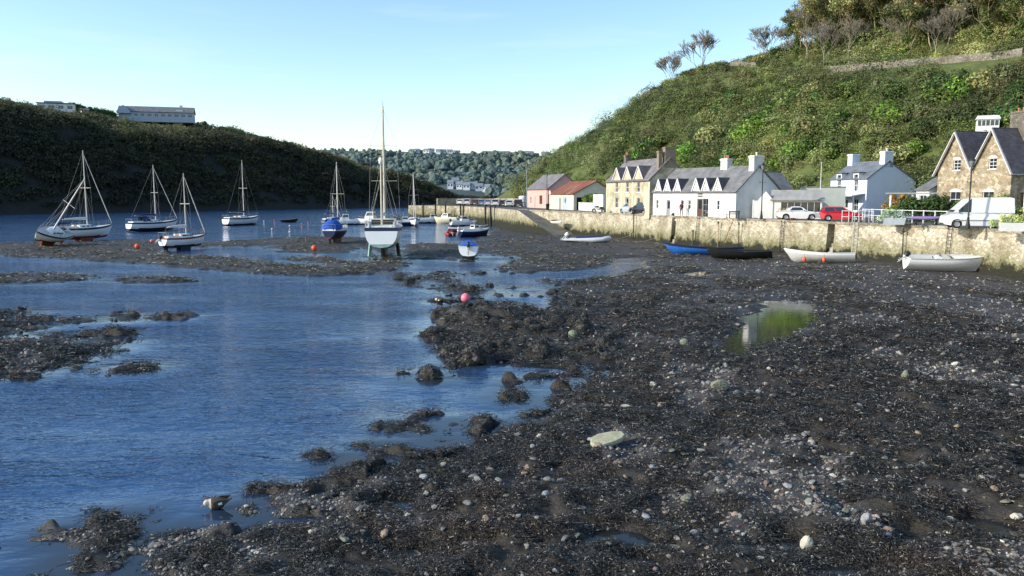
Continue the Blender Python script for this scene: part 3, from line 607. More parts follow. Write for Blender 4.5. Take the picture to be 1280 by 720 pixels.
# ------------------------------------------------------------------ scrub on the shaded headland
g = np.random.default_rng(15)
s = g.uniform(-60, 282, 7500); t = g.uniform(1.5, 84, 7500); z = l_height(s, t); x, y = l_xy(s, t); px, py = pix(x, y, z)
ok = (z > 1.2) & (px > -90) & ~((px > 54) & (px < 103) & (t > 62)) & ~((px > 154) & (px < 244) & (t > 70)) & (g.random(7500) < .88) & ~((t > 60) & (s > 28) & (s < 120) & (t > 75) & (g.random(7500) < .5)); s, t, x, y, z = [v[ok] for v in (s, t, x, y, z)]; n = len(s)
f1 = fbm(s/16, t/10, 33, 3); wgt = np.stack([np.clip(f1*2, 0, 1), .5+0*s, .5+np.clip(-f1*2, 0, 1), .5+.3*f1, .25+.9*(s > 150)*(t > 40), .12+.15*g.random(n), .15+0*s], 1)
T = (wgt @ GREENS)/wgt.sum(1)[:, None]*np.array([.31, .255, .33])*g.uniform(.65, 1.25, n)[:, None]*np.interp(t, [0, 28, 44, 66], [.7, .95, 2.6, 3.4])[:, None]  # shade of the slope and sunlight on its upper part put into the tints
rad_ = g.uniform(1.2, 3.1, n)*np.where(t < 8, .7, 1)*np.where((t > 62) & (s > 20) & (s < 130), .55, 1); RR3 = np.stack([rad_*1.1, rad_*1.1, rad_*g.uniform(.65, 1.1, n)], 1)
print('headland clumps', n)
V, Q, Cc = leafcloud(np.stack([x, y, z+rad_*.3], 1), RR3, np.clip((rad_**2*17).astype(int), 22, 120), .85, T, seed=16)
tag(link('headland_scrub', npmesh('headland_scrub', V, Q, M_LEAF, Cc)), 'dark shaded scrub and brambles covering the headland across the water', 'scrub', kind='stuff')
# ------------------------------------------------------------------ woods on the distant hill
g = np.random.default_rng(25)
x = g.uniform(-330, 240, 7800); y = 660+320*g.random(7800)**1.0; z = f_height(x, y)
ok = (z > 2) & ~((y > 925) & (g.random(7800) < .75)) & ~((np.abs(x+55) < 34) & (y < 715)); x, y, z = x[ok], y[ok], z[ok]; n = len(x)
FAR = np.array([(.105, .150, .115), (.085, .125, .115), (.130, .158, .105), (.140, .140, .105), (.075, .110, .112)])  # haze is painted as blue in these crown tints
wgt = g.random((n, 5))**2+np.clip(fbm(x/40, y/40, 39, 2), -.2, .5)[:, None]*np.array([0, -.3, 1, .8, -.3]); wgt = np.clip(wgt, .02, None)
T = (wgt @ FAR)/wgt.sum(1)[:, None]*g.uniform(.75, 1.25, n)[:, None]
rad_ = (1.8+2.9*g.random(n)**1.6)*np.where(y > 900, .6, 1); RR3 = np.stack([rad_, rad_, rad_*g.uniform(.8, 1.2, n)], 1)
import bmesh
bm_ = bmesh.new(); bmesh.ops.create_icosphere(bm_, subdivisions=2, radius=1.0); bm_.verts.index_update()
tv = np.array([v.co[:] for v in bm_.verts]); tf = np.array([[v.index for v in f.verts] for f in bm_.faces]); bm_.free()
keepn = g.random(n) < .62; x, y, z, rad_, RR3, T = x[keepn], y[keepn], z[keepn], rad_[keepn], RR3[keepn], T[keepn]; n = len(x); ph = np.arange(n)[:, None]*1.37
lm = 1+.20*np.sin(tv[None, :, 0]*5.1+ph)*np.cos(tv[None, :, 1]*4.7-ph*1.7)+.14*np.sin(tv[None, :, 2]*7.3+ph*2.1)+.10*g.normal(size=(n, len(tv)))
V = (np.stack([x, y, z+rad_*.45], 1)[:, None, :]+tv[None]*RR3[:, None, :]*lm[:, :, None]*1.15).reshape(-1, 3); Q = (tf[None]+(np.arange(n)*len(tv))[:, None, None]).reshape(-1, 3)
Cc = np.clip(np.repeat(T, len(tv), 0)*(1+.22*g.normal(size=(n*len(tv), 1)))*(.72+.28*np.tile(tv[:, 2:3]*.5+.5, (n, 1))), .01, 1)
M_LEAFF = leaf_material('distant_leaf', 0, .9)
tag(link('distant_wood', npmesh('distant_wood', V, Q, M_LEAFF, Cc)), 'hazy blue green woodland covering the far hill across the bay', 'woodland', kind='stuff')
# ================================================================== trees
M_BARK = mat('bark', (.16, .135, .10), (.07, .058, .045), 4, .9, .5, stretch=(1, 1, .3))
M_BARKP = mat('pale_bark', (.40, .33, .20), (.24, .195, .12), 4, .9, .4, stretch=(1, 1, .3))
def branch_mb(seed, H, depth=5, spread=.55, r0=.18, n0=1, lean=0, twig=.019, trunkfrac=.32, upw=.25, ratio=(.62, .82)):
    rs = random.Random(seed); mb = MB(); tips = []; stem = MB()
    def grow(p, d, L, r, k, out):
        pts = [p]; rr = [r]; q = p.copy(); dd = d.copy()
        for i in range(3):
            dd = (dd+Vector((rs.gauss(0, .11), rs.gauss(0, .11), rs.gauss(0, .06)+upw*.12))).normalized(); q = q+dd*(L/3); pts.append(q.copy()); rr.append(max(twig, r*(1-.14*(i+1))))
        (stem if k == depth else out).tube(pts, rr, 6 if k >= depth-1 else (4 if k > 1 else 3), 0, True, False)
        if k <= 2: tips.append((q.copy(), L))
        if k == 0: return
        nb = (rs.choice((2, 3, 3)) if k > 1 else rs.choice((2, 3, 4))) if ratio[0] < .65 else (rs.choice((2, 3)) if k > 3 else rs.choice((3, 3, 4)))
        if k == depth: nb = rs.choice((3, 4))
        for j in range(nb):
            a = rs.uniform(0, 2*PI); sp = spread*rs.uniform(.6, 1.35)
            side = Vector((math.cos(a), math.sin(a), 0)); nd = (dd*math.cos(sp)+side*math.sin(sp)+Vector((0, 0, upw*.4))).normalized()
            base = pts[rs.choice((2, 3, 3))] if k < depth else pts[rs.choice((2, 3, 3, 3))]
            grow(base, nd, L*rs.uniform(*ratio), max(twig, rr[-1]*rs.uniform(.55, .75)), k-1, out)
    grow(Vector((0, 0, -.6)), Vector((lean, 0, 1)).normalized(), H*trunkfrac, r0, depth, mb)
    return stem, mb, tips
def tree_proto(name, label, cat, seed, H, leaves, tint, leafsize, depth=4, ratio=(.62, .82), upw=.25, crown_r=1.0, per=60, bark=None, group=None, ivy=False, spread=.55, trunkfrac=.32, r0=.18, jit=.25):
    root = empty(name, (0, 0, -900), 0, label, cat, group)
    st, br, tips = branch_mb(seed, H, depth, spread, r0, trunkfrac=trunkfrac, ratio=ratio, upw=upw)
    st.build('trunk', bark or M_BARK, root)
    me_b = br.build('branches', bark or M_BARK, root)
    if leaves:
        g = np.random.default_rng(seed); pts = np.array([p for p, L in tips])
        if len(pts) > leaves: pts = pts[g.choice(len(pts), leaves, replace=False)]
        n = len(pts); r = g.uniform(.55, 1.15, n)*crown_r
        T = np.array(tint)[g.integers(0, len(tint), n)]*g.uniform(.7, 1.25, n)[:, None]
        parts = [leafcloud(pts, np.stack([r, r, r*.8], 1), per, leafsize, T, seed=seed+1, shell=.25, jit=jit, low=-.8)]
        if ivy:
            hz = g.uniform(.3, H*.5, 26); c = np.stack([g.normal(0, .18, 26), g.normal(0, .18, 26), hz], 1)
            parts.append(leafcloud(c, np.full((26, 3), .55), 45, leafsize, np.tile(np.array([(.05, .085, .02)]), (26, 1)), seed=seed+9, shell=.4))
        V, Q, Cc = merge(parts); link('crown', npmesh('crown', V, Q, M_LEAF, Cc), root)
    return root
used_protos = {}
def plant(proto, loc, rz=None, sc=1.0, label=None, group=None, cat=None):
    if proto.name in used_protos: o = copy_tree(proto)
    else: o = proto; used_protos[proto.name] = 1
    o.location = loc; o.rotation_euler = (0, 0, rz if rz is not None else random.uniform(0, 6.28)); o.scale = (sc,)*3
    if label: o['label'] = label
    if cat: o['category'] = cat
    if group: o['group'] = group
    elif 'group' in o.keys() and label: del o['group']
    return o
OLIVE = [(.17, .17, .065), (.13, .145, .05), (.19, .165, .08)]; RUSS = [(.21, .175, .09), (.17, .15, .075), (.21, .165, .085)]
DARK = [(.034, .062, .018), (.05, .08, .022), (.028, .05, .016)]; BRIGHT = [(.09, .15, .022), (.12, .18, .03), (.07, .12, .02)]; YEL = [(.26, .28, .03), (.20, .24, .03)]
P_BARE = [tree_proto('bare_tree', 'x', 'tree', 101+i, 8.5, 0, None, 0, depth=6, spread=.50, trunkfrac=.22, r0=.17, bark=mat('grey_bark', (.30, .27, .215), (.19, .17, .135), 4, .9), ratio=(.68, .88), upw=.22) for i in range(3)]
P_THIN = [tree_proto('autumn_tree', 'x', 'tree', 201+i, 13, 150, tn, .34, depth=5, crown_r=1.25, per=36, bark=M_BARKP, ivy=(i != 1), trunkfrac=.33, r0=.2, spread=.45) for i, tn in enumerate((OLIVE, RUSS, OLIVE+DARK))]
P_BUSH = [tree_proto('round_shrub', 'x', 'shrub', 301+i, 4.2, 70, tn, .36, depth=3, crown_r=1.25, per=60, trunkfrac=.24, r0=.12, spread=.7) for i, tn in enumerate((DARK, BRIGHT, OLIVE, DARK+BRIGHT))]
P_YEL = tree_proto('yellow_shrub', 'x', 'shrub', 351, 3.4, 40, YEL, .34, depth=3, crown_r=1.0, per=55, trunkfrac=.24, r0=.1, spread=.6)
def hill_at(px, py, tmin=16, tmax=128):
    d = ray(px, py)
    lo = None
    for k in range(60, 420):
        p = Vector((0, 0, EYE))+d*k; s, t = r_st(p.x, p.y)
        if t > tmin and float(r_height(s, t)) >= p.z: return Vector((p.x, p.y, float(r_height(s, t))-.1))
    return None
def hill_col(px, t):                       # on image column px at inland distance t
    u = (px-640)/FPX; Y = (t+56.83)/(.932*u+.363)*1.0
    x = u*Y*1.0; s_, t_ = r_st(x, Y); return Vector((x, Y, float(r_height(s_, t_))-.1))
def ridge_col(px):                          # the crest of the hill on image column px
    best = None
    for k in range(60):
        p = hill_col(px, 30+k*.9)
        if k*.9+30 > 78: break
        q = pix(p.x, p.y, p.z)[1]
        if best is None or q < best[0]-.05: best = (q, p)
    return best[1]
for px, t, sc, rz, lb in ((870, 62.5, 1.95, .3, 'leafless tree with a wide fine crown on the skyline above the white cottages'), (836, 60, 1.45, 2.0, 'smaller leafless tree left of the wide bare tree on the skyline'), (950, 68, 1.6, 1.1, 'leafless tree standing between the skyline gap and the wooded slope'), (1000, 72, 1.9, 4.0, 'tall leafless tree at the left edge of the upper wood'), (1026, 78, 1.9, 5.1, 'tall leafless tree just right of the one at the edge of the upper wood')):
    plant(P_BARE[[0, 1, 2, 0, 1][[870, 836, 950, 1000, 1026].index(px)]], (ridge_col(px)-Vector((0, 0, 1.5)) if px < 960 else hill_col(px, t)), rz, sc, lb)
rs = random.Random(4)
for i in range(104):                         # the wood above the field wall
    px = (1015+i*5.6 if i < 58 else rs.uniform(972, 1130) if i < 84 else rs.uniform(1100, 1300))+rs.uniform(-9, 9); t = rs.uniform(68.5, 108 if i < 58 else 90); p = hill_col(px, t)
    if rs.random() < .2: plant(P_BARE[i % 3], p, None, rs.uniform(1.1, 1.5), 'leafless tree among the olive trees of the wood above the field wall', 'trees in the wood above the field wall')
    else: plant(P_THIN[(i*7) % 3], p, None, rs.uniform(.8, 1.25), 'thin olive brown autumn tree in the wood above the field wall', 'trees in the wood above the field wall')
for i in range(84):                         # rounded shrubs rising out of the scrub
    px = rs.uniform(730, 1275); py = rs.uniform(110, 215); 
    if py < 226-(px-690)*.58+30: continue
    p = hill_at(px, py)
    if p: plant(P_BUSH[rs.choice((0, 0, 2, 3, 3, 1))], p-Vector((0, 0, .4)), None, rs.uniform(.8, 1.7), 'rounded leafy shrub rising out of the hillside scrub', 'shrubs on the hillside')
for px, py, i, sc, lb in ((988, 205, 1, 1.35, 'bright green bushy tree behind the right end of the white cottages'), (1012, 190, 3, 1.15, 'upright mid green tree above the low outhouse'), (1062, 118, 0, 1.2, 'dark green shrub left of the ruined stone hut on the hill'), (1112, 125, 0, 1.3, 'large dark shrub right of the ruined stone hut on the hill'), (1175, 118, 0, 1.3, 'dark shrub below the right end of the field wall'), (1010, 108, 0, 1.0, 'very dark shrub at the left end of the turf terrace'), (1252, 122, 2, 1.2, 'russet shrub on the slope above the sunroom'), (970, 215, 1, 1.0, 'low bright bush beside the white cottage chimney gable')):
    p = hill_at(px, py)
    if p: plant(P_BUSH[i], p-Vector((0, 0, .5)), None, sc, lb)
plant(P_YEL, hill_col(1157, 68), 0, 1.1, 'yellow leaved shrub on top of the field wall terrace')
for i in range(44):
    px = 712+i*6.4+rs.uniform(-3, 3); p = ridge_col(px)
    if 895 < px < 928: continue
    plant(P_BUSH[rs.choice((0, 2, 3, 2))], p-Vector((0, 0, .5)), None, rs.uniform(.5, 1.05)*(1.25 if px > 925 else 1), 'wind clipped bush on the skyline of the hill', 'bushes along the hill skyline')
for px in (829, 838, 862, 871, 880, 944, 952, 958): plant(P_BUSH[2], ridge_col(px)-Vector((0, 0, .4)), None, rs.uniform(.7, 1.0), 'olive brown bush at the foot of the bare skyline trees', 'bushes below the bare skyline trees')
# dark evergreens between the houses on the headland
def lefthill_at(px, py):
    d = ray(px, py)
    for k in range(200, 700):
        p = Vector((0, 0, EYE))+d*k; s, t = l_st(p.x, p.y)
        if t > 0 and float(l_height(s, t)) >= p.z: return Vector((p.x, p.y, float(l_height(s, t))-.3))
def left_col(px, t):
    u = (px-640)/FPX; Y = (t+283.4)/(.6-.8*u); x = u*Y; s_, t_ = l_st(x, Y); return Vector((x, Y, float(l_height(s_, t_))-.3))
for i, px in enumerate((102, 109, 116, 123, 130, 137, 144, 150)):
    plant(P_BUSH[0], left_col(px, 76), None, 1.7+.3*rs.random(), 'dark evergreen tree in the row between the two houses on the headland', 'evergreens between the headland houses')
for i, (px, t) in enumerate(((262, 72), (285, 72), (45, 74), (30, 74), (10, 72), (310, 70), (352, 66), (385, 64))):
    plant(P_BUSH[(0, 2)[i % 2]], left_col(px, t), None, .8+.4*rs.random(), 'dark bushy tree on the skyline of the headland', 'trees along the headland skyline')
# ================================================================== wrack, shingle and stones on the foreshore
def weed_material():
    m, nt, b = newmat('wet_wrack'); N, L = nt.nodes, nt.links
    a = N.new('ShaderNodeAttribute'); a.attribute_name = 'tint'; L.new(a.outputs['Color'], b.inputs['Base Color'])
    b.inputs['Roughness'].default_value = .5; b.inputs['Specular IOR Level'].default_value = .22
    return m
M_WEED = weed_material()
M_STONE = leaf_material('shore_stone', 0, .75)
def ribbons(root, out, L_, w, h, tint, seed):
    """flat curved fronds: root (N,3), horizontal out dir (N,2)"""
    g = np.random.default_rng(seed); n = len(root)
    d = np.stack([out[:, 0], out[:, 1], np.zeros(n)], 1); sd = np.stack([-out[:, 1], out[:, 0], g.normal(0, .5, n)], 1); sd /= np.linalg.norm(sd, axis=1)[:, None]
    p0 = root; p1 = root+d*(L_*.5)[:, None]+np.array([0, 0, 1])*h[:, None]; p2 = root+d*L_[:, None]+np.array([0, 0, 1])*(h*g.uniform(-.8, .5, n))[:, None]+sd*(L_*g.normal(0, .22, n))[:, None]
    w_ = (w*.5)[:, None]
    V = np.stack([p0-sd*w_*.6, p0+sd*w_*.6, p1-sd*w_, p1+sd*w_, p2-sd*w_*.75, p2+sd*w_*.75], 1).reshape(-1, 3)
    o = (np.arange(n)*6)[:, None]; Q = np.concatenate([o+np.array([0, 1, 3, 2]), o+np.array([2, 3, 5, 4])], 0)
    return V, Q, np.repeat(tint, 6, 0)
def weed_tint(n, g, olive=0.0):
    base = np.array([(.029, .028, .024), (.052, .049, .042), (.015, .0145, .013), (.080, .068, .048), (.21, .20, .175)])  # last, palest tint paints sunlit wet highlights on some fronds
    k = g.choice(5, n, p=[.34, .19, .26, .08, .13]); c = base[k]*g.uniform(.7, 1.35, n)[:, None]
    return c*(1+np.asarray(olive)[:, None]*np.array([1.3, 1.1, .25])) if np.ndim(olive) else c
g = np.random.default_rng(77)
def field_samples(n, y0, y1, x0=-180, x1=1520):
    px = g.uniform(x0, x1, n); py = g.uniform(y0, y1, n)
    k = EYE/((py-HZ)/FPX); return np.stack([(px-640)/FPX*k, k], 1), px, py
parts = []
XY, px, py = field_samples(128000, 296, 830)
x, y = XY[:, 0], XY[:, 1]; r = np.hypot(x, y); sd_ = landsd(x, y)
e_ = edge_of(x, y, sd_)
b_ = shingle(x, y); clump = fbm(x/.8, y/.8, 55, 2)+.6*fbm(x/.3, y/.3, 56, 1)
keep = (e_ > -.12+.25*g.random(len(x))) & (g.random(len(x)) < np.clip(1.12-b_*1.15, .04, 1)) & (clump > -.30+.14*(r > 45))
wallpast = (.932*(x-38)+.363*(y-59) > -3.2) & (y > 50); keep &= ~(wallpast & (g.random(len(x)) < 1))
x, y, r, e_ = x[keep], y[keep], r[keep], e_[keep]; n = len(x); per = 9
zt = bed_height(x, y); zt = np.maximum(zt, .0)
print('wrack tufts', n)
idx = np.repeat(np.arange(n), per); m = len(idx)
R_ = np.clip(.0068*r, .085, .4)[idx]; a = g.uniform(0, 2*PI, m); rho = np.sqrt(g.random(m))
out = np.stack([np.cos(a), np.sin(a)], 1)
hh = np.clip(.0040*r, .05, .15)[idx]*g.uniform(.5, 1.3, n)[idx]
root = np.stack([x[idx]+out[:, 0]*rho*R_*.75, y[idx]+out[:, 1]*rho*R_*.75, zt[idx]+hh*(1-rho**2)*.9+.005], 1)
a2 = a+g.normal(0, .8, m); out = np.stack([np.cos(a2), np.sin(a2)], 1)
L_ = np.clip(.0052*r, .065, .32)[idx]*g.uniform(.45, 1.3, m); w = np.clip(.0008*r, .0095, .055)[idx]*g.uniform(.6, 1.4, m)
olive = np.clip((r-48)/40, 0, 1)[idx]*.9*(x[idx] < 6)+np.clip((r-40)/30, 0, 1)[idx]*.5*(x[idx] >= 6)
red = (sstep(.12, .4, fbm(x/2.4, y/1.6, 63, 2)+.10*sstep(35, 50, r)))[idx]
tn = weed_tint(m, g, olive)*(1+red[:, None]*np.array([.40, .16, .06]))*g.uniform(.65, 1.4, n)[idx][:, None]
tn = np.clip(tn*(1+.9*sstep(52, 75, r))[idx][:, None], 0, .4)
lng = g.random(m) < .12; L_ = L_*np.where(lng, 2.4, 1.0); tn = np.where(lng[:, None], np.minimum(tn, .06), tn)
V, Q, Cc = ribbons(root, out, L_, w, hh*g.uniform(-.15, .38, m), tn, 78)
tag(link('seaweed', npmesh('seaweed', V, Q, M_WEED, Cc)), 'dark wet bladder wrack spread over the foreshore and mud banks', 'seaweed', kind='stuff')
# ------------------------------------------------------------------ shingle
import bmesh
def stone_templates(sub, k, seed, flat=(.4, .75)):
    out = []
    for i in range(k):
        mb = MB(); rs = np.random.default_rng(seed+i); mb.rock((0, 0, 0), (1, rs.uniform(.55, .95), rs.uniform(*flat)), seed+i, sub=sub, rough=.35)
        out.append((np.array(mb.v), np.array(mb.f)))
    return out
STC = np.array([(.18, .172, .158), (.235, .185, .155), (.31, .29, .245), (.115, .108, .10), (.215, .15, .125), (.40, .375, .32), (.15, .147, .142)])
def scatter_stones(P, size, tints, temps, seed):
    g = np.random.default_rng(seed); VV = []; QQ = []; CC = []; o = 0; k = g.integers(0, len(temps), len(P))
    for j, (tv, tf) in enumerate(temps):
        i = np.where(k == j)[0]
        if not len(i): continue
        a = g.uniform(0, 2*PI, len(i)); c, s_ = np.cos(a), np.sin(a); tl = g.normal(0, .22, len(i))
        X = tv[None, :, :]*size[i][:, None, None]
        zz = X[:, :, 2]+X[:, :, 0]*tl[:, None]
        xx = X[:, :, 0]*c[:, None]-X[:, :, 1]*s_[:, None]; yy = X[:, :, 0]*s_[:, None]+X[:, :, 1]*c[:, None]
        v = np.stack([xx+P[i, 0][:, None], yy+P[i, 1][:, None], zz+P[i, 2][:, None]], 2).reshape(-1, 3)
        q = (tf[None]+(np.arange(len(i))*len(tv))[:, None, None]).reshape(-1, tf.shape[1])
        VV.append(v); QQ.append(q+o); o += len(v); CC.append(np.repeat(tints[i], len(tv), 0))
    return np.concatenate(VV), np.concatenate(QQ), np.concatenate(CC)
def stones(n, y0, y1, smin, smax, temps, seed, sparse=.10):
    XY, px, py = field_samples(n, y0, y1); x, y = XY[:, 0], XY[:, 1]; sd_ = landsd(x, y); b_ = shingle(x, y); r = np.hypot(x, y)
    nz = fbm(x/.6, y/.6, 88, 2)
    k = (sd_ > -.25) & (g.random(n) < np.clip(b_*1.1+nz*.9*b_, sparse*(1+1.5*nz), 1)); k &= ~((.932*(x-38)+.363*(y-59) > -2.5) & (y > 50))
    x, y, r = x[k], y[k], r[k]; n = len(x); size = np.clip(np.exp(g.normal(math.log(smin*1.5), .5, n)), smin*.7, smax)*np.clip(r/19, .9, 1.7)
    z = bed_height(x, y)+size*.1+.03*(b_[k] < .3)
    t = STC[g.choice(7, n, p=[.24, .19, .13, .15, .12, .05, .12])]*g.uniform(.45, 1.2, n)[:, None]
    return scatter_stones(np.stack([x, y, z], 1), size, t, temps, seed)
p1 = stones(30000, 450, 790, .020, .11, stone_templates(1, 7, 500), 501, .10)
p2 = stones(20000, 322, 480, .024, .09, stone_templates(1, 4, 520), 521, .11)
p3 = stones(24000, 470, 790, .024, .10, stone_templates(1, 5, 540, (.28, .5)), 541, .0)
V, Q, Cc = merge([p1, p2, p3]); print('stones', len(Q))
tag(link('shingle', npmesh('shingle', V, Q, M_STONE, Cc)), 'grey, pink and cream shingle lying in bare patches between the seaweed', 'shingle', kind='stuff')
# ------------------------------------------------------------------ stones one can tell apart
M_ROCKP = mat('pale_lichen_rock', (.46, .44, .30), (.27, .26, .17), 5, .85, .5, bscale=25, bdist=.02)
M_ROCKG = mat('grey_green_rock', (.27, .28, .19), (.13, .135, .10), 6, .85, .6, bscale=22, bdist=.02)
M_ROCKW = mat('cream_rock', (.56, .52, .42), (.36, .32, .25), 7, .85, .5, bscale=25, bdist=.015)
M_ROCKD = mat('dark_rock', (.075, .068, .055), (.025, .023, .018), 5, .7, .6, bscale=20, bdist=.02)
M_ROCKT = mat('tan_rock', (.38, .27, .18), (.22, .15, .10), 6, .85, .5, bscale=22, bdist=.015)
def rock(px, py, w, d, h, m, label, seed, sink=.25, rz=0, tilt=(0, 0), lift=0):
    p = gp(px, py); p.z = bed(p.x, p.y); mb = MB(); mb.rock((0, 0, 0), (w/2, d/2, h/2), seed, sub=3, rough=.22)
    o = mb.build('stone', m); o.location = (p.x, p.y, p.z+h*(.5-sink)+lift); o.rotation_euler = (tilt[0], tilt[1], rz)
    return tag(o, label, 'stone')
def slab(px, py):                     # the big flat pale stone, propped on its left corner
    p = gp(px, py); p.z = bed(p.x, p.y)
    ol = [(-.46, -.10), (-.40, .12), (-.2, .24), (.16, .27), (.43, .22), (.47, .04), (.36, -.10), (.08, -.22), (-.22, -.30), (-.38, -.26)]
    mb = MB(); secs = []
    for k, z in ((.80, 0), (.97, .03), (1.0, .10), (.94, .15)): secs.append([Vector((x*k, y*k, z+.03*x)) for x, y in ol])
    mb.loft(secs, 0, True, True); mb.add(secs[0], [tuple(reversed(range(10)))]); mb.add([v+Vector((0, 0, .0)) for v in secs[3]]+[Vector((0, 0, .17))], [(i, (i+1) % 10, 10) for i in range(10)], 0, True)
    o = mb.build('flat_stone', M_ROCKP); o.location = (p.x, p.y, p.z+.10); o.rotation_euler = (R(14), R(-4), R(8)); tag(o, 'large flat pale yellowish stone lying on the dark seaweed in the foreground', 'stone')
slab(759, 566)
rock(899, 494, .62, .5, .46, M_ROCKG, 'angular grey green boulder with a dark hollow right of the flat pale stone', 12, .3, .4)
rock(1008, 690, .26, .22, .36, M_ROCKW, 'pale upright pyramid shaped stone near the bottom edge', 23, .25, .3)
rock(1082, 667, .30, .2, .30, mat('grey_wedge', (.34, .34, .33), (.2, .2, .2), 6, .8, .4), 'grey wedge shaped stone beside a tan lump at the lower right', 31, .25, .8)
rock(1107, 676, .32, .22, .17, M_ROCKT, 'rounded tan stone right of the grey wedge', 35, .3)
rock(1130, 482, .30, .26, .42, M_ROCKG, 'upright egg shaped grey green stone on the dark weed at the right', 44, .3)
rock(1128, 491, .42, .25, .16, M_ROCKG, 'flat mossy stone in front of the upright egg shaped stone', 45, .35)
rock(1142, 489, .26, .22, .18, mat('grey_stone', (.2, .2, .19), (.11, .11, .1), 6, .8, .4), 'small grey stone right of the upright egg shaped stone', 46, .3)
rock(1013, 562, .24, .18, .2, M_ROCKW, 'small cream stone with a short shadow amid the weed at centre right', 51, .25)
rock(783, 514, .42, .28, .12, M_ROCKW, 'flat whitish stone behind the large flat pale stone', 55, .3)
rock(857, 636, .24, .18, .15, M_ROCKG, 'split grey stone lying on weed right of the small dark pools', 58, .25)
rock(1186, 583, .66, .42, .34, M_ROCKD, 'dark weedy boulder casting a black shadow at the far right', 61, .3)
rock(716, 428, .42, .4, .42, mat('lime_rock', (.25, .27, .18), (.15, .17, .10), 5, .85, .5), 'pale green lichened boulder on the weedy rock spit', 66, .2)
rock(701, 408, .34, .3, .34, M_ROCKP, 'small pale boulder up the spit from the green lichened one', 67, .2)
rock(855, 437, .36, .3, .32, mat('lime_rock', (.25, .27, .18), (.15, .17, .10), 5, .85, .5), 'small greenish boulder left of the green reflecting pool', 68, .2)
rock(413, 649, .15, .11, .1, mat('white_pebble', (.62, .60, .53), (.45, .43, .38), 8, .7, .3), 'round white pebble at the water edge near the duck', 71, .2)
rock(1186, 657, .24, .2, .16, M_ROCKW, 'rounded pale stone left of the puddle at the right edge', 73, .25)
rock(845, 688, .26, .2, .09, M_ROCKG, 'flat mossy stone right of the small dark pools', 75, .3)
rock(781, 669, .2, .15, .13, M_ROCKW, 'pale stone at the rim of the upper small dark pool', 77, .25)
rock(674, 555, .2, .16, .15, M_ROCKW, 'small cream stone left of the large flat pale stone', 79, .25)
rock(1150, 592, .5, .3, .12, M_ROCKG, 'flat grey stone beside the dark weedy boulder', 81, .3)
rock(1270, 655, .26, .2, .15, M_ROCKW, 'pale stone beyond the puddle at the right edge', 83, .25)
rock(660, 592, .22, .16, .12, M_ROCKT, 'pinkish stone half hidden in weed below the flat pale stone', 85, .3)
rs = random.Random(19); protos = []
cand = []
while len(cand) < 150:
    px, py = rs.uniform(420, 1290), rs.triangular(425, 718, 640); p = gp(px, py)
    if float(landsd(np.array([p.x]), np.array([p.y]))[0]) > .4: cand.append((p.x, p.y))
for i in range(6):
    mb = MB(); mb.rock((0, 0, 0), (.5, rs.uniform(.28, .42), rs.uniform(.13, .26)), 700+i, sub=2, rough=.3)
    me = mb.mesh('loose_stone', (mat('loose_pale_stone', (.40, .38, .32), (.22, .205, .17), 8, .85, .4, bscale=25), M_ROCKG, M_ROCKT, MATS['grey_stone'], MATS['grey_stone'], MATS['grey_wedge'])[i]); protos.append(me)
zc = bed_height(np.array([c[0] for c in cand]), np.array([c[1] for c in cand]))
for i, (x, y) in enumerate(cand):
    o = bpy.data.objects.new('loose_stone', protos[i % 6]); COL.objects.link(o); k = rs.uniform(.11, .26)*max(1, math.hypot(x, y)/24)
    o.scale = (k, k, k); o.location = (x, y, zc[i]+k*.13+.02); o.rotation_euler = (rs.gauss(0, .15), rs.gauss(0, .15), rs.uniform(0, 6.28))
    tag(o, 'small loose stone lying among the seaweed and shingle', 'stone', 'loose stones on the foreshore')
# boulders draped with weed on the spit
boulders = []
for i in range(5):
    root = empty('weedy_boulder', (0, 0, -900), 0, 'x', 'boulder')
    mb = MB(); mb.rock((0, 0, .1), (.56, .46, .44), 800+i, sub=3, rough=.5); mb.build('stone', M_ROCKD, root)
    g2 = np.random.default_rng(810+i); m = 1700; d = g2.normal(size=(m, 3)); d[:, 2] = np.abs(d[:, 2]); d /= np.linalg.norm(d, axis=1)[:, None]
    lp = 1+.18*np.sin(d[:, 0]*6+i)*np.sin(d[:, 1]*5+2*i)+.12*np.sin(d[:, 2]*8+i); rt = d*np.array([.50, .42, .40])*lp[:, None]+np.array([0, 0, .08]); out = d[:, :2]/(np.linalg.norm(d[:, :2], axis=1)[:, None]+1e-6)
    V, Q, Cc = ribbons(rt, out, g2.uniform(.05, .13, m), g2.uniform(.012, .022, m), g2.uniform(-.01, .04, m), weed_tint(m, g2), 820+i)
    V[4::6, 2] -= .02; V[5::6, 2] -= .02
    link('weed', npmesh('weed', V, Q, M_WEED, Cc), root); boulders.append(root)
spots = [(553, 392, .8, 'pointed weedy boulder at the left tip of the rock spit'), (568, 443, 1.05, 'large weed covered boulder at the lower left of the rock spit'), (590, 453, 1.2, 'broad low weedy boulder along the near edge of the rock spit'), (545, 421, .9, 'low weedy boulder reaching into the water left of the spit'), (602, 386, 1.0, 'dark weedy boulder right of the pink buoy')]
used_protos.clear()
def put_boulder(i, x, y, sc, label, group=None):
    o = copy_tree(boulders[i]) if i in used_protos else boulders[i]; used_protos[i] = 1
    o.location = (x, y, max(0, bed(x, y))-.02); o.rotation_euler = (0, 0, rs.uniform(0, 6.28)); o.scale = (sc, sc, sc*rs.uniform(.7, 1.0)); o['label'] = label
    if group: o['group'] = group
    elif 'group' in o.keys(): del o['group']
for i, (px, py, sc, lb) in enumerate(spots): p = gp(px, py); put_boulder(i, p.x, p.y, sc, lb)
k = 0
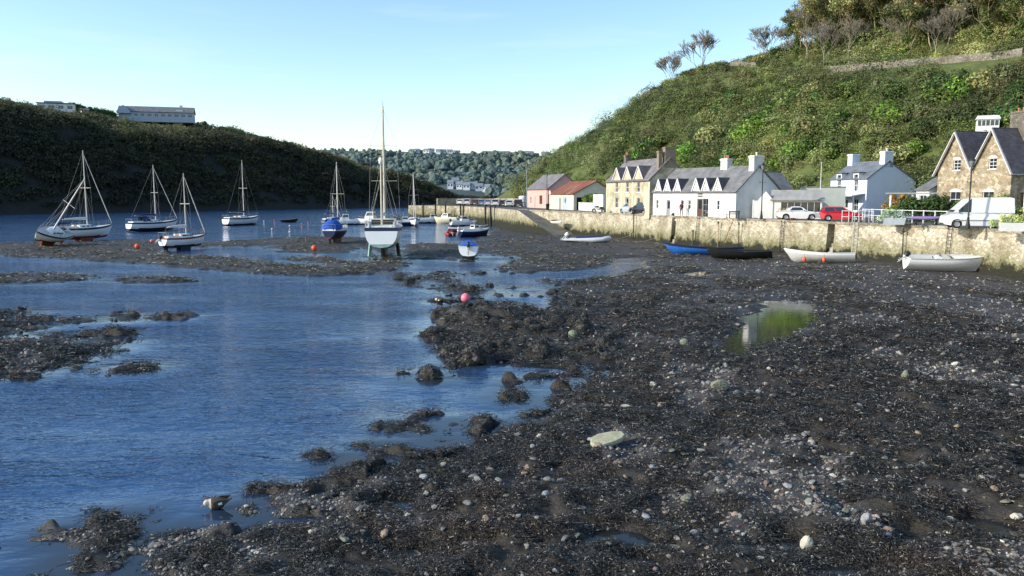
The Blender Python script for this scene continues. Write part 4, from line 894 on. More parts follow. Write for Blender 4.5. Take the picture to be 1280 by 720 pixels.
while k < 44:
    px, py = rs.uniform(555, 770), rs.uniform(384, 452); p = gp(px, py)
    if float(landsd(np.array([p.x]), np.array([p.y]))[0]) < -.3: continue
    put_boulder(k % 5, p.x, p.y, rs.uniform(.35, .9), 'dark boulder draped in seaweed on the rock spit', 'weedy boulders on the rock spit'); k += 1
p = gp(537, 471); put_boulder(1, p.x, p.y, .8, 'lone low weedy rock standing in the water off the spit')
for px, py, sc in ((500, 349, .6), (512, 354, .8), (520, 349, .5), (565, 360, .6), (590, 365, .8), (612, 358, .6)):
    p = gp(px, py); put_boulder(int(px) % 5, p.x, p.y, sc, 'low weedy rock in the shallow channel beyond the spit', 'weedy rocks in the far channel')
# ================================================================== building helpers
def slate_material(name, c1, c2, mortar, sc=1.0):
    m, nt, b = newmat(name); N, L = nt.nodes, nt.links
    tc = N.new('ShaderNodeUVMap'); br = N.new('ShaderNodeTexBrick')
    br.inputs['Color1'].default_value = col4(c1); br.inputs['Color2'].default_value = col4(c2); br.inputs['Mortar'].default_value = col4(mortar)
    br.inputs['Scale'].default_value = sc; br.inputs['Brick Width'].default_value = .34; br.inputs['Row Height'].default_value = .24; br.inputs['Mortar Size'].default_value = .012; br.inputs['Bias'].default_value = 0
    L.new(tc.outputs[0], br.inputs['Vector'])
    nz = N.new('ShaderNodeTexNoise'); nz.inputs['Scale'].default_value = .9; nz.inputs['Detail'].default_value = 8; L.new(tc.outputs[0], nz.inputs['Vector'])
    cr = N.new('ShaderNodeValToRGB'); cr.color_ramp.elements[0].position = .35; cr.color_ramp.elements[0].color = (.6, .6, .58, 1); cr.color_ramp.elements[1].position = .62; L.new(nz.outputs['Fac'], cr.inputs['Fac'])
    mx = N.new('ShaderNodeMixRGB'); mx.blend_type = 'MULTIPLY'; mx.inputs['Fac'].default_value = .9; L.new(br.outputs['Color'], mx.inputs['Color1']); L.new(cr.outputs['Color'], mx.inputs['Color2'])
    L.new(mx.outputs['Color'], b.inputs['Base Color']); b.inputs['Roughness'].default_value = .6; b.inputs['Specular IOR Level'].default_value = .4
    bp = N.new('ShaderNodeBump'); bp.inputs['Strength'].default_value = .5; bp.inputs['Distance'].default_value = .03; L.new(br.outputs['Fac'], bp.inputs['Height']); bp.invert = True; L.new(bp.outputs['Normal'], b.inputs['Normal'])
    return m
M_SLATE = slate_material('grey_slate', (.20, .20, .20), (.26, .26, .255), (.10, .10, .10))
M_SLATEP = slate_material('purple_slate', (.10, .09, .105), (.145, .13, .145), (.05, .045, .05))
M_SLATEB = slate_material('brown_slate', (.22, .20, .195), (.28, .255, .245), (.11, .10, .1))
M_WHITE = mat('white_render', (.80, .79, .75), (.66, .64, .58), .7, .85, .25, bscale=14, bdist=.01, contrast=.14)
M_WHITEP = mat('white_paint', (.80, .80, .78), (.70, .70, .67), 2, .5)
M_SHADEW = mat('shade_blue_render', (.74, .79, .86), (.66, .71, .79), .6, .85, .2, bscale=14, bdist=.01)  # white render with the blue of its shaded gable mixed into the colour
M_PINK = mat('pink_render', (.72, .43, .37), (.60, .35, .30), .8, .85, .3, bscale=10, bdist=.01)
M_CREAMR = mat('cream_render', (.78, .72, .52), (.64, .56, .38), .8, .85, .3, bscale=10, bdist=.01)
M_YELST = stone_material('yellow_stone', [(.60, .54, .39), (.51, .46, .33), (.67, .62, .48)], 2.6, (.52, .46, .32), bump=.35)
M_BROWNST = stone_material('brown_rubble', [(.42, .34, .22), (.27, .21, .14), (.54, .46, .31), (.36, .31, .23), (.62, .55, .41)], 2.9, (.46, .38, .26), bump=.6)
M_GREYST = stone_material('grey_rubble', [(.20, .18, .15), (.13, .12, .10), (.26, .235, .2)], 2.8, (.2, .18, .15))
M_GLASS = glass('window_glass', (.035, .045, .055), .06)
M_DOORB = mat('brown_door', (.12, .05, .03), (.08, .035, .02), 4, .5)
M_GREY = mat('grey_paint', (.30, .31, .32), (.24, .25, .26), 3, .5)
M_PALEB = mat('pale_blue_paint', (.50, .60, .66), (.42, .52, .58), 3, .5)
M_DARK = mat('dark_interior', (.018, .017, .016), (.01, .01, .01), 3, .9)
M_TERRA = mat('terracotta', (.50, .20, .10), (.36, .15, .08), 6, .8)
M_STEEL = mat('galvanised', (.42, .43, .43), (.32, .33, .33), 6, .45, metal=.4)
def rust_material():
    m, nt, b = newmat('rusty_corrugated_iron'); N, L = nt.nodes, nt.links
    tc = N.new('ShaderNodeUVMap'); wv = N.new('ShaderNodeTexWave'); wv.inputs['Scale'].default_value = 3.2; wv.inputs['Distortion'].default_value = 0; L.new(tc.outputs[0], wv.inputs['Vector'])
    mp = N.new('ShaderNodeMapping'); mp.inputs['Scale'].default_value = (1, .25, 1); L.new(tc.outputs[0], mp.inputs['Vector'])
    nz = N.new('ShaderNodeTexNoise'); nz.inputs['Scale'].default_value = .8; nz.inputs['Detail'].default_value = 7; L.new(mp.outputs['Vector'], nz.inputs['Vector'])
    cr = N.new('ShaderNodeValToRGB'); e = cr.color_ramp.elements; e[0].position = .3; e[0].color = (.17, .055, .03, 1); e[1].position = .72; e[1].color = (.55, .42, .36, 1); q = e.new(.55); q.color = (.30, .105, .055, 1)
    L.new(nz.outputs['Fac'], cr.inputs['Fac']); L.new(cr.outputs['Color'], b.inputs['Base Color']); b.inputs['Roughness'].default_value = .8
    bp = N.new('ShaderNodeBump'); bp.inputs['Distance'].default_value = .04; L.new(wv.outputs['Fac'], bp.inputs['Height']); L.new(bp.outputs['Normal'], b.inputs['Normal']); return m
M_RUST = rust_material()
M_CORR = mat('grey_corrugated', (.42, .41, .39), (.24, .23, .21), 1.2, .7, stretch=(1, .3, 1))
def planar_uv(me):
    """UV in metres: u horizontal, v up the face"""
    uv = me.uv_layers.new(name='uv')
    for p in me.polygons:
        n = p.normal; h = Vector((0, 0, 1)).cross(n); h = h.normalized() if h.length > 1e-3 else Vector((1, 0, 0)); w = n.cross(h)
        for li in p.loop_indices: c = me.vertices[me.loops[li].vertex_index].co; uv.data[li].uv = (c.dot(h), c.dot(w))
def holed(mb, x0, x1, z0, z1, holes, T=None, m=0, reveal=.16):
    """a wall face in the plane y=0 with real openings"""
    xs = sorted({x0, x1, *[v for h in holes for v in (h[0], h[0]+h[2])]}); zs = sorted({z0, z1, *[v for h in holes for v in (h[1], h[1]+h[3])]})
    V = []; F = []
    def quad(*p): o = len(V); V.extend(p); F.append((o, o+1, o+2, o+3))
    for a, b in zip(xs, xs[1:]):
        for c, d in zip(zs, zs[1:]):
            mx_, mz = (a+b)/2, (c+d)/2
            if any(h[0] < mx_ < h[0]+h[2] and h[1] < mz < h[1]+h[3] for h in holes): continue
            quad((a, 0, c), (b, 0, c), (b, 0, d), (a, 0, d))
    for x, z, w, h in [h[:4] for h in holes]:
        r = reveal
        quad((x, 0, z), (x, r, z), (x, r, z+h), (x, 0, z+h)); quad((x+w, r, z), (x+w, 0, z), (x+w, 0, z+h), (x+w, r, z+h))
        quad((x, 0, z+h), (x, r, z+h), (x+w, r, z+h), (x+w, 0, z+h)); quad((x, r, z), (x, 0, z), (x+w, 0, z), (x+w, r, z))
        quad((x, r+.05, z), (x+w, r+.05, z), (x+w, r+.05, z+h), (x, r+.05, z+h))
    mb.add(V, F, m, False, T)
def window(root, T, x, z, w, h, cols=2, rows=2, frame=None, pane=None, sill=None, name='window', y=.10, arch=False):
    f = MB(); t = .06 if w < 1.6 else .07; f.T = T
    f.box(x, x+t, y, y+.05, z, z+h); f.box(x+w-t, x+w, y, y+.05, z, z+h); f.box(x+t, x+w-t, y, y+.05, z, z+t); f.box(x+t, x+w-t, y, y+.05, z+h-t, z+h)
    for k in range(1, cols): xc = x+w*k/cols; f.box(xc-.02, xc+.02, y+.004, y+.044, z+t, z+h-t)
    for k in range(1, rows): zc = z+h*k/rows; f.box(x+t, x+w-t, y+.007, y+.041, zc-.025, zc+.025)
    if arch:
        n = 8; pts = [(x-.05, z+h-.02)]+[(x+w/2-(w/2+.05)*math.cos(PI*k/n), z+h-.02+.34*math.sin(PI*k/n)) for k in range(n+1)]
        f.prism(pts[1:], y-.115, y+.03, 'y')
    fo = f.build(name, frame or M_WHITEP, root)
    p = MB(); p.T = T; p.add([(x+t, y+.03, z+t), (x+w-t, y+.03, z+t), (x+w-t, y+.03, z+h-t), (x+t, y+.03, z+h-t)], [(0, 1, 2, 3)]); p.build('pane', pane or M_GLASS, fo)
    if sill: s = MB(); s.T = T; s.box(x-.08, x+w+.08, -.09, .09, z-.10, z-.003); s.build('sill', sill, fo)
    return fo
def door(root, T, x, z, w, h, m, glazed=False, frame=None):
    d = MB(); d.T = T; d.box(x, x+w, .10, .15, z, z+h)
    for a, b in ((.1, .45), (.55, .92)):
        if not glazed: d.box(x+.12*w, x+.45*w, .085, .10, z+a*h, z+b*h); d.box(x+.55*w, x+.88*w, .085, .10, z+a*h, z+b*h)
    o = d.build('door', m, root)
    h_ = MB(); h_.T = T; h_.ball((x+w*.88, .07, z+h*.48), .035, 8); h_.build('handle', M_STEEL, o)
    if glazed: p = MB(); p.T = T; p.box(x+.2*w, x+.8*w, .088, .10, z+.45*h, z+.92*h); p.build('pane', M_GLASS, o)
    return o
def roof_slab(mb, quad, th=.12, m=0):
    a, b, c, d = [Vector(p) for p in quad]; n = (b-a).cross(d-a).normalized()*th
    mb.add([a, b, c, d, a+n, b+n, c+n, d+n], [(3, 2, 1, 0), (4, 5, 6, 7), (0, 1, 5, 4), (1, 2, 6, 5), (2, 3, 7, 6), (3, 0, 4, 7)], m)
def chimney(root, x, y, z0, z1, w, d, m, pots=2, potm=None, name='chimney', cap=True):
    c = MB(); c.box(x-w/2, x+w/2, y-d/2, y+d/2, z0, z1)
    if cap: c.box(x-w/2-.08, x+w/2+.08, y-d/2-.08, y+d/2+.08, z1-.22, z1-.06)
    o = c.build(name, m, root)
    if pots:
        p = MB()
        for k in range(pots): xx = x+(k-(pots-1)/2)*w*.8/max(1, pots) if w > d else x; yy = y if w > d else y+(k-(pots-1)/2)*d*.8/max(1, pots); p.lathe([(.12, z1-.02), (.10, z1+.25), (.13, z1+.3), (.13, z1+.38), (.08, z1+.38)], 8, (xx, yy, 0))
        p.build('chimney_pot', potm or M_TERRA, o)
    return o
def frame_of(A, B):
    A, B = Vector((*A, 0)), Vector((*B, 0)); d = B-A; return A, d.length, math.atan2(d.y, d.x)
def px_on(A, B, px):
    """distance along the front AB (m) of the picture column px"""
    best = (1e9, 0)
    for k in range(1001):
        p = A.lerp(B, k/1000); q = 640+FPX*p.x/(p.y*CP+(EYE-QZ)*SP)
        if abs(q-px) < best[0]: best = (abs(q-px), k/1000)
    return best[1]*(B-A).length
def gabled(name, label, A, B, D, ez, rz, wallm, roofm, holes=(), yr=None, base=QZ, ov=.22, ezb=None, verge=None, group=None, cat='house', right_holes=()):
    A, Wd, th = frame_of(A, B); A.z = base; yr = D/2 if yr is None else yr; ezb = ez if ezb is None else ezb
    root = empty(name, A, th, label, cat, group)
    mb = MB(); holed(mb, 0, Wd, -.6, ez, holes)
    mb.add([(0, D, -.6), (Wd, D, -.6), (Wd, D, ezb), (0, D, ezb)], [(1, 0, 3, 2)])
    gl = [(0, -.6), (D, -.6), (D, ezb), (yr, rz), (0, ez)]
    mb.add([(0, y, z) for y, z in gl], [tuple(reversed(range(5)))])
    TR = Matrix.Translation((Wd, 0, 0)) @ Matrix.Rotation(PI/2, 4, 'Z')
    if right_holes:
        zt = min(ez, ezb); holed(mb, 0, D, -.6, zt, right_holes, TR)
        up = [(0, zt), (D, zt)]+([(D, ezb)] if ezb > zt else [])+[(yr, rz)]+([(0, ez)] if ez > zt else [])
        mb.add([(Wd, y, z) for y, z in up], [tuple(range(len(up)))])
    else: mb.add([(Wd, y, z) for y, z in gl], [tuple(range(5))])
    mb.build('wall', wallm, root)
    r = MB(); sf = (rz-ez)/yr; sb = (rz-ezb)/(D-yr)
    roof_slab(r, [(-ov, -ov, ez-ov*sf+.02), (Wd+ov, -ov, ez-ov*sf+.02), (Wd+ov, yr, rz+.02), (-ov, yr, rz+.02)])
    roof_slab(r, [(-ov, yr, rz+.024), (Wd+ov, yr, rz+.024), (Wd+ov, D+ov, ezb-ov*sb+.02), (-ov, D+ov, ezb-ov*sb+.02)])
    r.bar((-ov, yr, rz+.14), (Wd+ov, yr, rz+.14), .2, .14)
    ro = r.build('roof', roofm, root); planar_uv(ro.data)
    return root, Wd, TR, ro
def front_dormer(root, x, w, z0, zp, yr, ez, rz, wallm, roofm, win=None, depth_extra=0, barge=None):
    """a gablet standing on the front wall: white face and a small slate roof running back into the main roof"""
    sl = (rz-ez)/yr; zb = z0
    f = MB(); f.prism([(x-w/2, z0-.02), (x+w/2, z0-.02), (x+w/2, zb+.25), (x, zp), (x-w/2, zb+.25)], -.03, .16, 'y')
    # cheeks
    d = f.build('dormer', wallm, root)
    yp = min(yr, (zp-ez)/sl); ye = max(.2, (zb+.25-ez)/sl)
    r = MB(); o = .07
    roof_slab(r, [(x-w/2-o, -o-.03, zb+.25-o*(zp-zb-.25)/(w/2)+.02), (x, -o-.03, zp+.02), (x, yp+.1, zp+.02), (x-w/2-o, ye+.1, zb+.25-o*(zp-zb-.25)/(w/2)+.02)][::-1], -.09)
    roof_slab(r, [(x, -o-.032, zp+.02), (x+w/2+o, -o-.032, zb+.25-o*(zp-zb-.25)/(w/2)+.02), (x+w/2+o, ye+.1, zb+.25-o*(zp-zb-.25)/(w/2)+.02), (x, yp+.1, zp+.02)][::-1], -.09)
    ro = r.build('dormer_roof', roofm, d); planar_uv(ro.data)
    b = MB(); zl = zb+.25-o*(zp-zb-.25)/(w/2)
    b.bar((x-w/2-o, -o-.05, zl), (x, -o-.05, zp+.02), .05, .13); b.bar((x+w/2+o, -o-.052, zl), (x, -o-.052, zp+.02), .05, .13)
    b.build('barge_board', barge or M_WHITEP, d)
    if win:
        ww, wh, wz = win; T = Matrix.Translation((0, -.115, 0)); window(d, T, x-ww/2, wz, ww, wh, 2, 2, y=.05)
    return d
# ================================================================== the pink store
r, Wd, TR, ro = gabled('pink_store', 'pink rendered store with a grey slate roof at the head of the pier', (3.2, 168), (6.9, 155), 7.0, 3.75, 6.5, M_PINK, M_SLATEB, [(2.2, .9, .8, 1.3), (5.2, 0, 1.2, 2.2), (8.3, .8, 1.9, 1.7)])
window(r, None, 2.2, .9, .8, 1.3); door(r, None, 5.2, 0, 1.2, 2.2, M_PINK); dd = MB(); dd.box(8.3, 10.2, .1, .16, .8, 2.5); dd.build('hatch', M_DOORB, r)
# ================================================================== rusty roofed shed
A, B = (7.0, 150.5), (10.6, 138); r, Wd, TR, ro = gabled('tin_roofed_shed', 'low cream shed under a rusty red corrugated iron roof', A, B, 8.2, 2.75, 4.9, M_CREAMR, M_RUST, [(5.6, 0, 1.0, 2.1), (7.6, 0, 3.2, 2.3)], right_holes=[(.6, 0, 2.0, 2.2)])
door(r, None, 5.6, 0, 1.0, 2.1, M_GREY); gd = MB(); gd.box(7.6, 9.18, .1, .16, 0, 2.3); gd.box(9.22, 10.8, .1, .16, 0, 2.3); gd.build('double_door', M_PALEB, r); dk = MB(); dk.T = TR; dk.box(.6, 2.6, .12, .15, 0, 2.2); dk.build('opening', M_DARK, r)
# ================================================================== white yard wall and hedge
hw = empty('yard_wall', (11.4, 137, QZ), math.atan2(-12.2, 2.9), 'white rendered yard wall between the rusty shed and the cream house', 'wall')
mb = MB(); mb.box(0, 7.6, 0, .3, -.3, 1.25); mb.box(7.6, 12.2, .002, .302, -.3, 2.6); mb.box(-.05, 7.6, -.05, .35, 1.25, 1.35); mb.box(7.6, 12.25, -.05, .352, 2.6, 2.7); mb.build('wall', M_WHITE, hw)
def hedge(name, label, loc, rz, lx, ly, lz, tint, seed, size=.22, per=170, round_=.25):
    g = np.random.default_rng(seed); n = int(lx*ly*lz*3.2)+14
    C = np.stack([g.uniform(.3, lx-.3, n), g.uniform(.25, ly-.25, n), g.uniform(.2, lz-.35, n)], 1); C[:, 2] *= 1-round_*(2*np.abs(C[:, 0]/lx-.5))**3
    T = np.array(tint)[g.integers(0, len(tint), n)]*g.uniform(.7, 1.25, n)[:, None]; rr = g.uniform(.38, .6, n)
    V, Q, Cc = leafcloud(C, np.stack([rr]*3, 1), per, size, T, seed=seed, shell=.4, low=-.9)
    root = empty(name, loc, rz, label, 'hedge'); link('foliage', npmesh('foliage', V, Q, M_LEAF, Cc), root)
    st = MB()
    for k in range(4): st.tube([(lx*(k+.5)/4, ly/2, -.3), (lx*(k+.5)/4+.1, ly/2, lz*.5)], .04, 5)
    st.build('stem', M_BARK, root); return root
hedge('hedge', 'trimmed bright green hedge rising above the white yard wall by the rusty shed', (11.9, 135.6, QZ+.9), math.atan2(-12.2, 2.9), 5.6, 1.6, 1.9, BRIGHT+DARK[:1], 900)
# ================================================================== cream two storey house with three gables
A, B = Vector((14.2, 120, 0)), Vector((18.05, 105.4, 0)); Wd = (B-A).length
wins = []; gx_ = [px_on(A, B, p) for p in (770.5, 783.5, 797.5)]
for x in gx_: wins += [(x-.5, 3.0, 1.0, 1.35)]
wins += [(gx_[0]-.55, .75, 1.1, 1.5), (gx_[1]-.55, 0, 1.1, 2.3), (gx_[2]-.55, .75, 1.1, 1.5)]
r, Wd, TR, ro = gabled('gabled_house', 'two storey cream stone house with three pointed front gables', A[:2], B[:2], 5.8, 4.6, 7.4, M_YELST, M_SLATEB, wins, ov=.2)
for i, w in enumerate(wins):
    if i == 4: door(r, None, *w, M_GREY, True)
    else: window(r, None, *w, 2, 2, sill=M_WHITEP)
for x in gx_: front_dormer(r, x, 3.0, 4.58, 6.5, 2.9, 4.6, 7.4, M_YELST, M_SLATEP)
st = MB()
for x in (0.0, (gx_[0]+gx_[1])/2, (gx_[1]+gx_[2])/2, Wd): st = MB(); st.box(x-.14, x+.14, -.05, .05, -.4, 4.5); st.build('quoin', M_CREAMR, r)
chimney(r, .6, 2.9, 6.9, 8.5, .8, .7, M_GREYST, 2); chimney(r, Wd-.35, 2.9, 6.2, 8.9, .8, 1.5, mat('brown_chimney', (.30, .24, .17), (.20, .16, .115), 3, .9, .5), 0)
chimney(r, Wd-.4, 1.55, 5.6, 8.4, .6, .5, MATS['brown_chimney'], 0)
# ================================================================== long white cottages
A, B = Vector((18.5, 105.0, 0)), Vector((25.5, 91.2, 0)); Wd = (B-A).length
X = lambda px: px_on(A, B, px)
holes = [(X(834)-.2, 0, .75, 2.0), (X(871), 0, .95, 2.15), (X(877.6), 0, 1.05, 2.2), (X(896)-.1, .9, .5, 1.1), (X(852)-.2, .9, .55, 1.1), (X(821)-.2, .9, .5, 1.1), (X(861)-.2, .9, .5, 1.1)]
r, Wd, TR, ro = gabled('white_cottages', 'long row of low white cottages with six small pointed dormers facing the quay', A[:2], B[:2], 8.2, 3.0, 5.85, M_WHITE, M_SLATE, holes, yr=3.3, ezb=2.0, ov=.18)
door(r, None, *holes[0], M_GREY, True); door(r, None, *holes[1], M_DOORB, True); window(r, None, *holes[2], 2, 3, frame=M_GREY)
for h in holes[3:]: window(r, None, *h, 1, 2)
for px, wd in ((823, 1.25), (834, 1.25), (846.5, 1.3), (869.5, 1.35), (881.5, 1.35), (896.5, 1.4)): front_dormer(r, X(px), wd, 2.98, 4.62, 3.3, 3.0, 5.85, M_WHITE, M_SLATEP, win=(.34, .5, 3.15))
chimney(r, X(879.5), 3.3, 5.3, 7.0, 1.15, .8, M_WHITE, 3); chimney(r, Wd-.42, 3.3, 5.0, 7.15, .82, 1.5, M_WHITE, 1, M_WHITE)
sg = MB(); sg.box(X(871.5), X(877.5), -.04, -.004, 2.42, 2.78); so = sg.build('sign', M_DARK, r)
ln = MB()
for k in range(5): ln.box(X(871.5)+.10+.17*k, X(871.5)+.21+.17*k, -.047, -.041, 2.52+.02*(k % 2), 2.68)
ln.build('lettering', M_WHITEP, so)
dp = MB(); dp.tube([(X(858), -.06, 0), (X(858), -.06, 2.95)], .045, 6); dp.build('downpipe', M_WHITEP, r)
lt = MB(); lt.T = TR; lt.box(4.6, 5.4, -.03, -.004, 0, 2.0); lt.build('side_door', M_GREY, r)
# rear slate wing
r2, w2, _, _ = gabled('slate_wing', 'rear wing with a dark slate roof rising behind the low outhouse', (30.2, 98.6), (35.2, 100.4), 5.6, 3.0, 5.4, M_WHITE, M_SLATE, [(1.2, .9, .9, 1.2)]); window(r2, None, 1.2, .9, .9, 1.2)
# white shed door panels by the gable
pn = empty('gate_panel', (27.6, 91.5, QZ), math.atan2(-.35, 1.0), 'white board gate panel beside the shaded cottage gable', 'gate'); mb = MB()
for k in range(6): mb.box(.14*k, .14*k+.13, 0, .04, .05, 2.0)
mb.build('boards', M_WHITEP, pn); mb = MB(); mb.box(-.1, .02, -.02, .08, 0, 2.1); mb.box(.84, .96, -.02, .08, 0, 2.1); mb.build('post', M_WHITEP, pn)
# ================================================================== low outhouse
A, B = (29.3, 90.0), (34.2, 88.2)
r, Wd, TR, ro = gabled('low_outhouse', 'low white outhouse with a glazed front and grey corrugated roof beside the cottages', A, B, 3.6, 2.1, 3.0, M_WHITE, M_CORR, [(.9, .7, 4.2, 1.2)], ov=.25)
window(r, None, .9, .7, 4.2, 1.2, 6, 1)
gd = MB(); gd.prism([(-1.55, -.3), (.05, -.3), (.05, 2.1), (-.75, 3.05), (-1.55, 2.1)], -.1, .12, 'y'); gd.build('gable_end', M_WHITE, r)
# pale garden wall behind
gw = empty('garden_wall', (37.2, 103.5, QZ), math.atan2(-.15, 1), 'pale rendered garden wall between the outhouse and the blue white house', 'wall'); mb = MB(); mb.box(0, 5.6, 0, .25, -.3, 3.6); mb.build('wall', mat('pale_green_render', (.62, .66, .58), (.5, .53, .46), .8, .85), gw); mb = MB(); mb.box(-.06, 5.66, -.06, .31, 3.6, 3.72); mb.build('coping', M_COPE, gw)
rw = empty('rubble_wall', (36.2, 112, QZ), math.atan2(-.3, 1), 'bank of tan rubble wall at the foot of the hill behind the outhouse', 'wall'); mb = MB(); mb.box(0, 5.5, 0, .6, -.3, 3.3); mb.build('wall', M_BROWNST, rw)
# ================================================================== white house with a bluish shaded gable
A, B = Vector((43.9, 110.6, 0)), Vector((46.0, 104, 0)); Wd = (B-A).length; X = lambda px: px_on(A, B, px)
holes = [(X(1046)-.45, .5, .9, 1.6), (X(1057)-.4, 0, .8, 2.1), (X(1069)-.45, .5, .9, 1.6), (X(1047)-.35, 3.1, .7, 1.6), (X(1068)-.35, 3.1, .7, 1.6)]
r, Wd, TR, ro = gabled('shaded_white_house', 'white house with a bluish shaded gable, blue slate roof and two tall white chimneys', A[:2], B[:2], 7.9, 4.7, 6.9, M_SHADEW, slate_material('blue_slate', (.17, .19, .22), (.22, .24, .27), (.09, .1, .11)), holes, yr=3.3, ezb=4.4, ov=.15)
for i, h in enumerate(holes):
    if i == 1: door(r, None, *h, M_WHITEP, True)
    else: window(r, None, *h, 2, 2)
for px in (1047, 1068):
    x = X(px); mb = MB(); mb.box(x-.5, x-.35, -.04, 1.3, 4.6, 5.5); mb.box(x+.35, x+.5, -.04, 1.3, 4.6, 5.5); mb.box(x-.5, x+.5, .0, .1, 5.3, 5.5); d = mb.build('dormer', M_WHITEP, r); mb = MB(); mb.box(x-.66, x+.66, -.16, 1.6, 5.5, 5.6); mb.build('dormer_roof', M_SLATEP, d); mb = MB(); mb.box(x-.35, x+.35, .2, .22, 4.55, 5.3); mb.build('pane', M_GLASS, d)
chimney(r, .45, 3.3, 6.2, 8.2, .9, 1.3, M_SHADEW, 0); chimney(r, Wd-.45, 3.3, 6.2, 8.3, .9, 1.35, M_SHADEW, 1, M_WHITEP)
mb = MB(); roof_slab(mb, [(-2.6, -1.9, 2.45), (Wd-.2, -1.9, 2.45), (Wd-.2, 0, 2.75), (-2.6, 0, 2.75)], .12); v = mb.build('veranda_roof', M_WHITEP, r)
for x in (-2.4, 0, 2.3, 4.5, Wd-.35): mb = MB(); mb.box(x-.06, x+.06, -1.8, -1.68, -.1, 2.45); mb.build('veranda_post', M_WHITEP, r)
# ================================================================== brown stone house with two gables
A, B = Vector((49.4, 93.2, 0)), Vector((52.2, 84.0, 0)); A3, Wd, th = frame_of(A[:2], B[:2]); A3.z = QZ; X = lambda px: px_on(A, B, px)
sh = empty('stone_house', A3, th, 'brown rubble stone house with two steep white edged gables and arched windows', 'house')
holes = [(X(1192)-.5, 5.0, 1.0, 1.5), (X(1236)-.5, 5.0, 1.0, 1.6), (X(1192)-.75, 1.3, 1.5, 1.7), (X(1233)-.7, 1.3, 1.4, 1.7)]
D = 9.0; hw_ = Wd/2; ez, rz = 5.4, 9.6
mb = MB(); holed(mb, 0, Wd, -.5, ez, [holes[2], holes[3]])
zsplit = 6.6
holed(mb, .55, Wd-.55, ez, zsplit, [(h[0], ez, h[2], 1.15) for h in holes[:2]])
mb2 = MB()
for k in range(2):
    x0 = k*hw_; sl = (rz-ez)/(hw_/2); xa = x0+(zsplit-ez)/sl; xb = x0+hw_-(zsplit-ez)/sl
    mb.add([(xa, 0, zsplit), (xb, 0, zsplit), (x0+hw_/2, 0, rz)], [(0, 1, 2)])
# fill the parts of the front between eaves and split level that the gables do not cover
sl = (rz-ez)/(hw_/2); e = (zsplit-ez)/sl
mb.add([(0, 0, ez), (.55, 0, ez), (.55, 0, zsplit), (e, 0, zsplit)], [(0, 1, 2, 3)]); mb.add([(Wd-.55, 0, ez), (Wd, 0, ez), (Wd-e, 0, zsplit), (Wd-.55, 0, zsplit)], [(0, 1, 2, 3)])
mb.add([(Wd, 0, -.5), (Wd, D, -.5), (Wd, D, ez), (Wd, 0, ez)], [(0, 1, 2, 3)]); mb.add([(0, 0, -.5), (0, D, -.5), (0, D, ez), (0, 0, ez)], [(3, 2, 1, 0)])
mb.add([(0, D, -.5), (Wd, D, -.5), (Wd, D, rz-.6), (0, D, rz-.6)], [(3, 2, 1, 0)])
mb.build('wall', M_BROWNST, sh)
for i, h in enumerate(holes): 
    hh = (h[0], h[1] if i > 1 else ez, h[2], h[3] if i > 1 else 1.15)
    window(sh, None, hh[0], hh[1], hh[2], hh[3], 2, 3 if i < 2 else 2, arch=True, sill=M_WHITEP)
rm = MB(); o = .35
for k in range(2):
    x0 = k*hw_; xc = x0+hw_/2; ol, orr = (o if k == 0 else -.02), (o if k == 1 else -.02)
    roof_slab(rm, [(x0-ol, -o, ez-ol*sl), (x0-ol, D+.1, ez-ol*sl), (xc, D+.1, rz), (xc, -o, rz)], -.13)
    roof_slab(rm, [(xc, -o, rz+.003), (xc, D+.1, rz+.003), (x0+hw_+orr, D+.1, ez-orr*sl), (x0+hw_+orr, -o, ez-orr*sl)], -.13)
    rm.bar((xc, -o, rz+.12), (xc, D, rz+.12), .2, .14)
ro = rm.build('roof', M_SLATEP, sh); planar_uv(ro.data)
bb = MB()
for k in range(2):
    x0 = k*hw_; xc = x0+hw_/2; ol, orr = (o if k == 0 else .05), (o if k == 1 else .05)
    bb.bar((x0-ol, -o-.03, ez-ol*sl-.02), (xc, -o-.03, rz+.02), .30, .07); bb.bar((x0+hw_+orr, -o-.035, ez-orr*sl-.02), (xc, -o-.035, rz+.02), .30, .07)
bb.build('barge_board', M_WHITEP, sh)
gt = MB(); gt.box(Wd+.3, Wd+.42, -.3, D, 4.75, 4.9); gt.build('gutter', M_WHITEP, sh)
chimney(sh, hw_*1.5+.2, 3.6, 8.4, 11.6, 2.3, 1.0, M_GREYST, 3)
# side porch on the right and the small lean-to on the left
pm = MB(); pm.prism([(0, 3.6), (2.6, 3.6), (1.3, 5.0)], .0, .1, 'x'); pm.T = None
po = empty('glazed_porch', (B.x+1.6, B.y+.2, QZ), th, 'white framed glazed porch with a dark roof at the right side of the stone house', 'porch')
mb = MB(); mb.box(0, 3.2, 0, 2.4, -.2, .8); mb.build('plinth', M_BROWNST, po)
mb = MB()
for x in (0, .8, 1.6, 2.4, 3.1): mb.box(x, x+.09, 0, .09, .8, 2.8)
mb.box(-.02, 3.22, -.02, .11, 2.7, 2.85); mb.box(0, 3.2, .01, .08, 1.7, 1.76)
for y in (.8, 1.6, 2.3): mb.box(0, .09, y, y+.09, .8, 2.8)
mb.box(-.02, .1, .12, 2.4, 2.7, 2.85); mb.build('frame', M_WHITEP, po)
mb = MB(); mb.add([(.1, .05, .8), (3.1, .05, .8), (3.1, .05, 2.7), (.1, .05, 2.7)], [(0, 1, 2, 3)]); mb.add([(.045, .1, .8), (.045, 2.3, .8), (.045, 2.3, 2.7), (.045, .1, 2.7)], [(3, 2, 1, 0)]); mb.build('pane', M_GLASS, po)
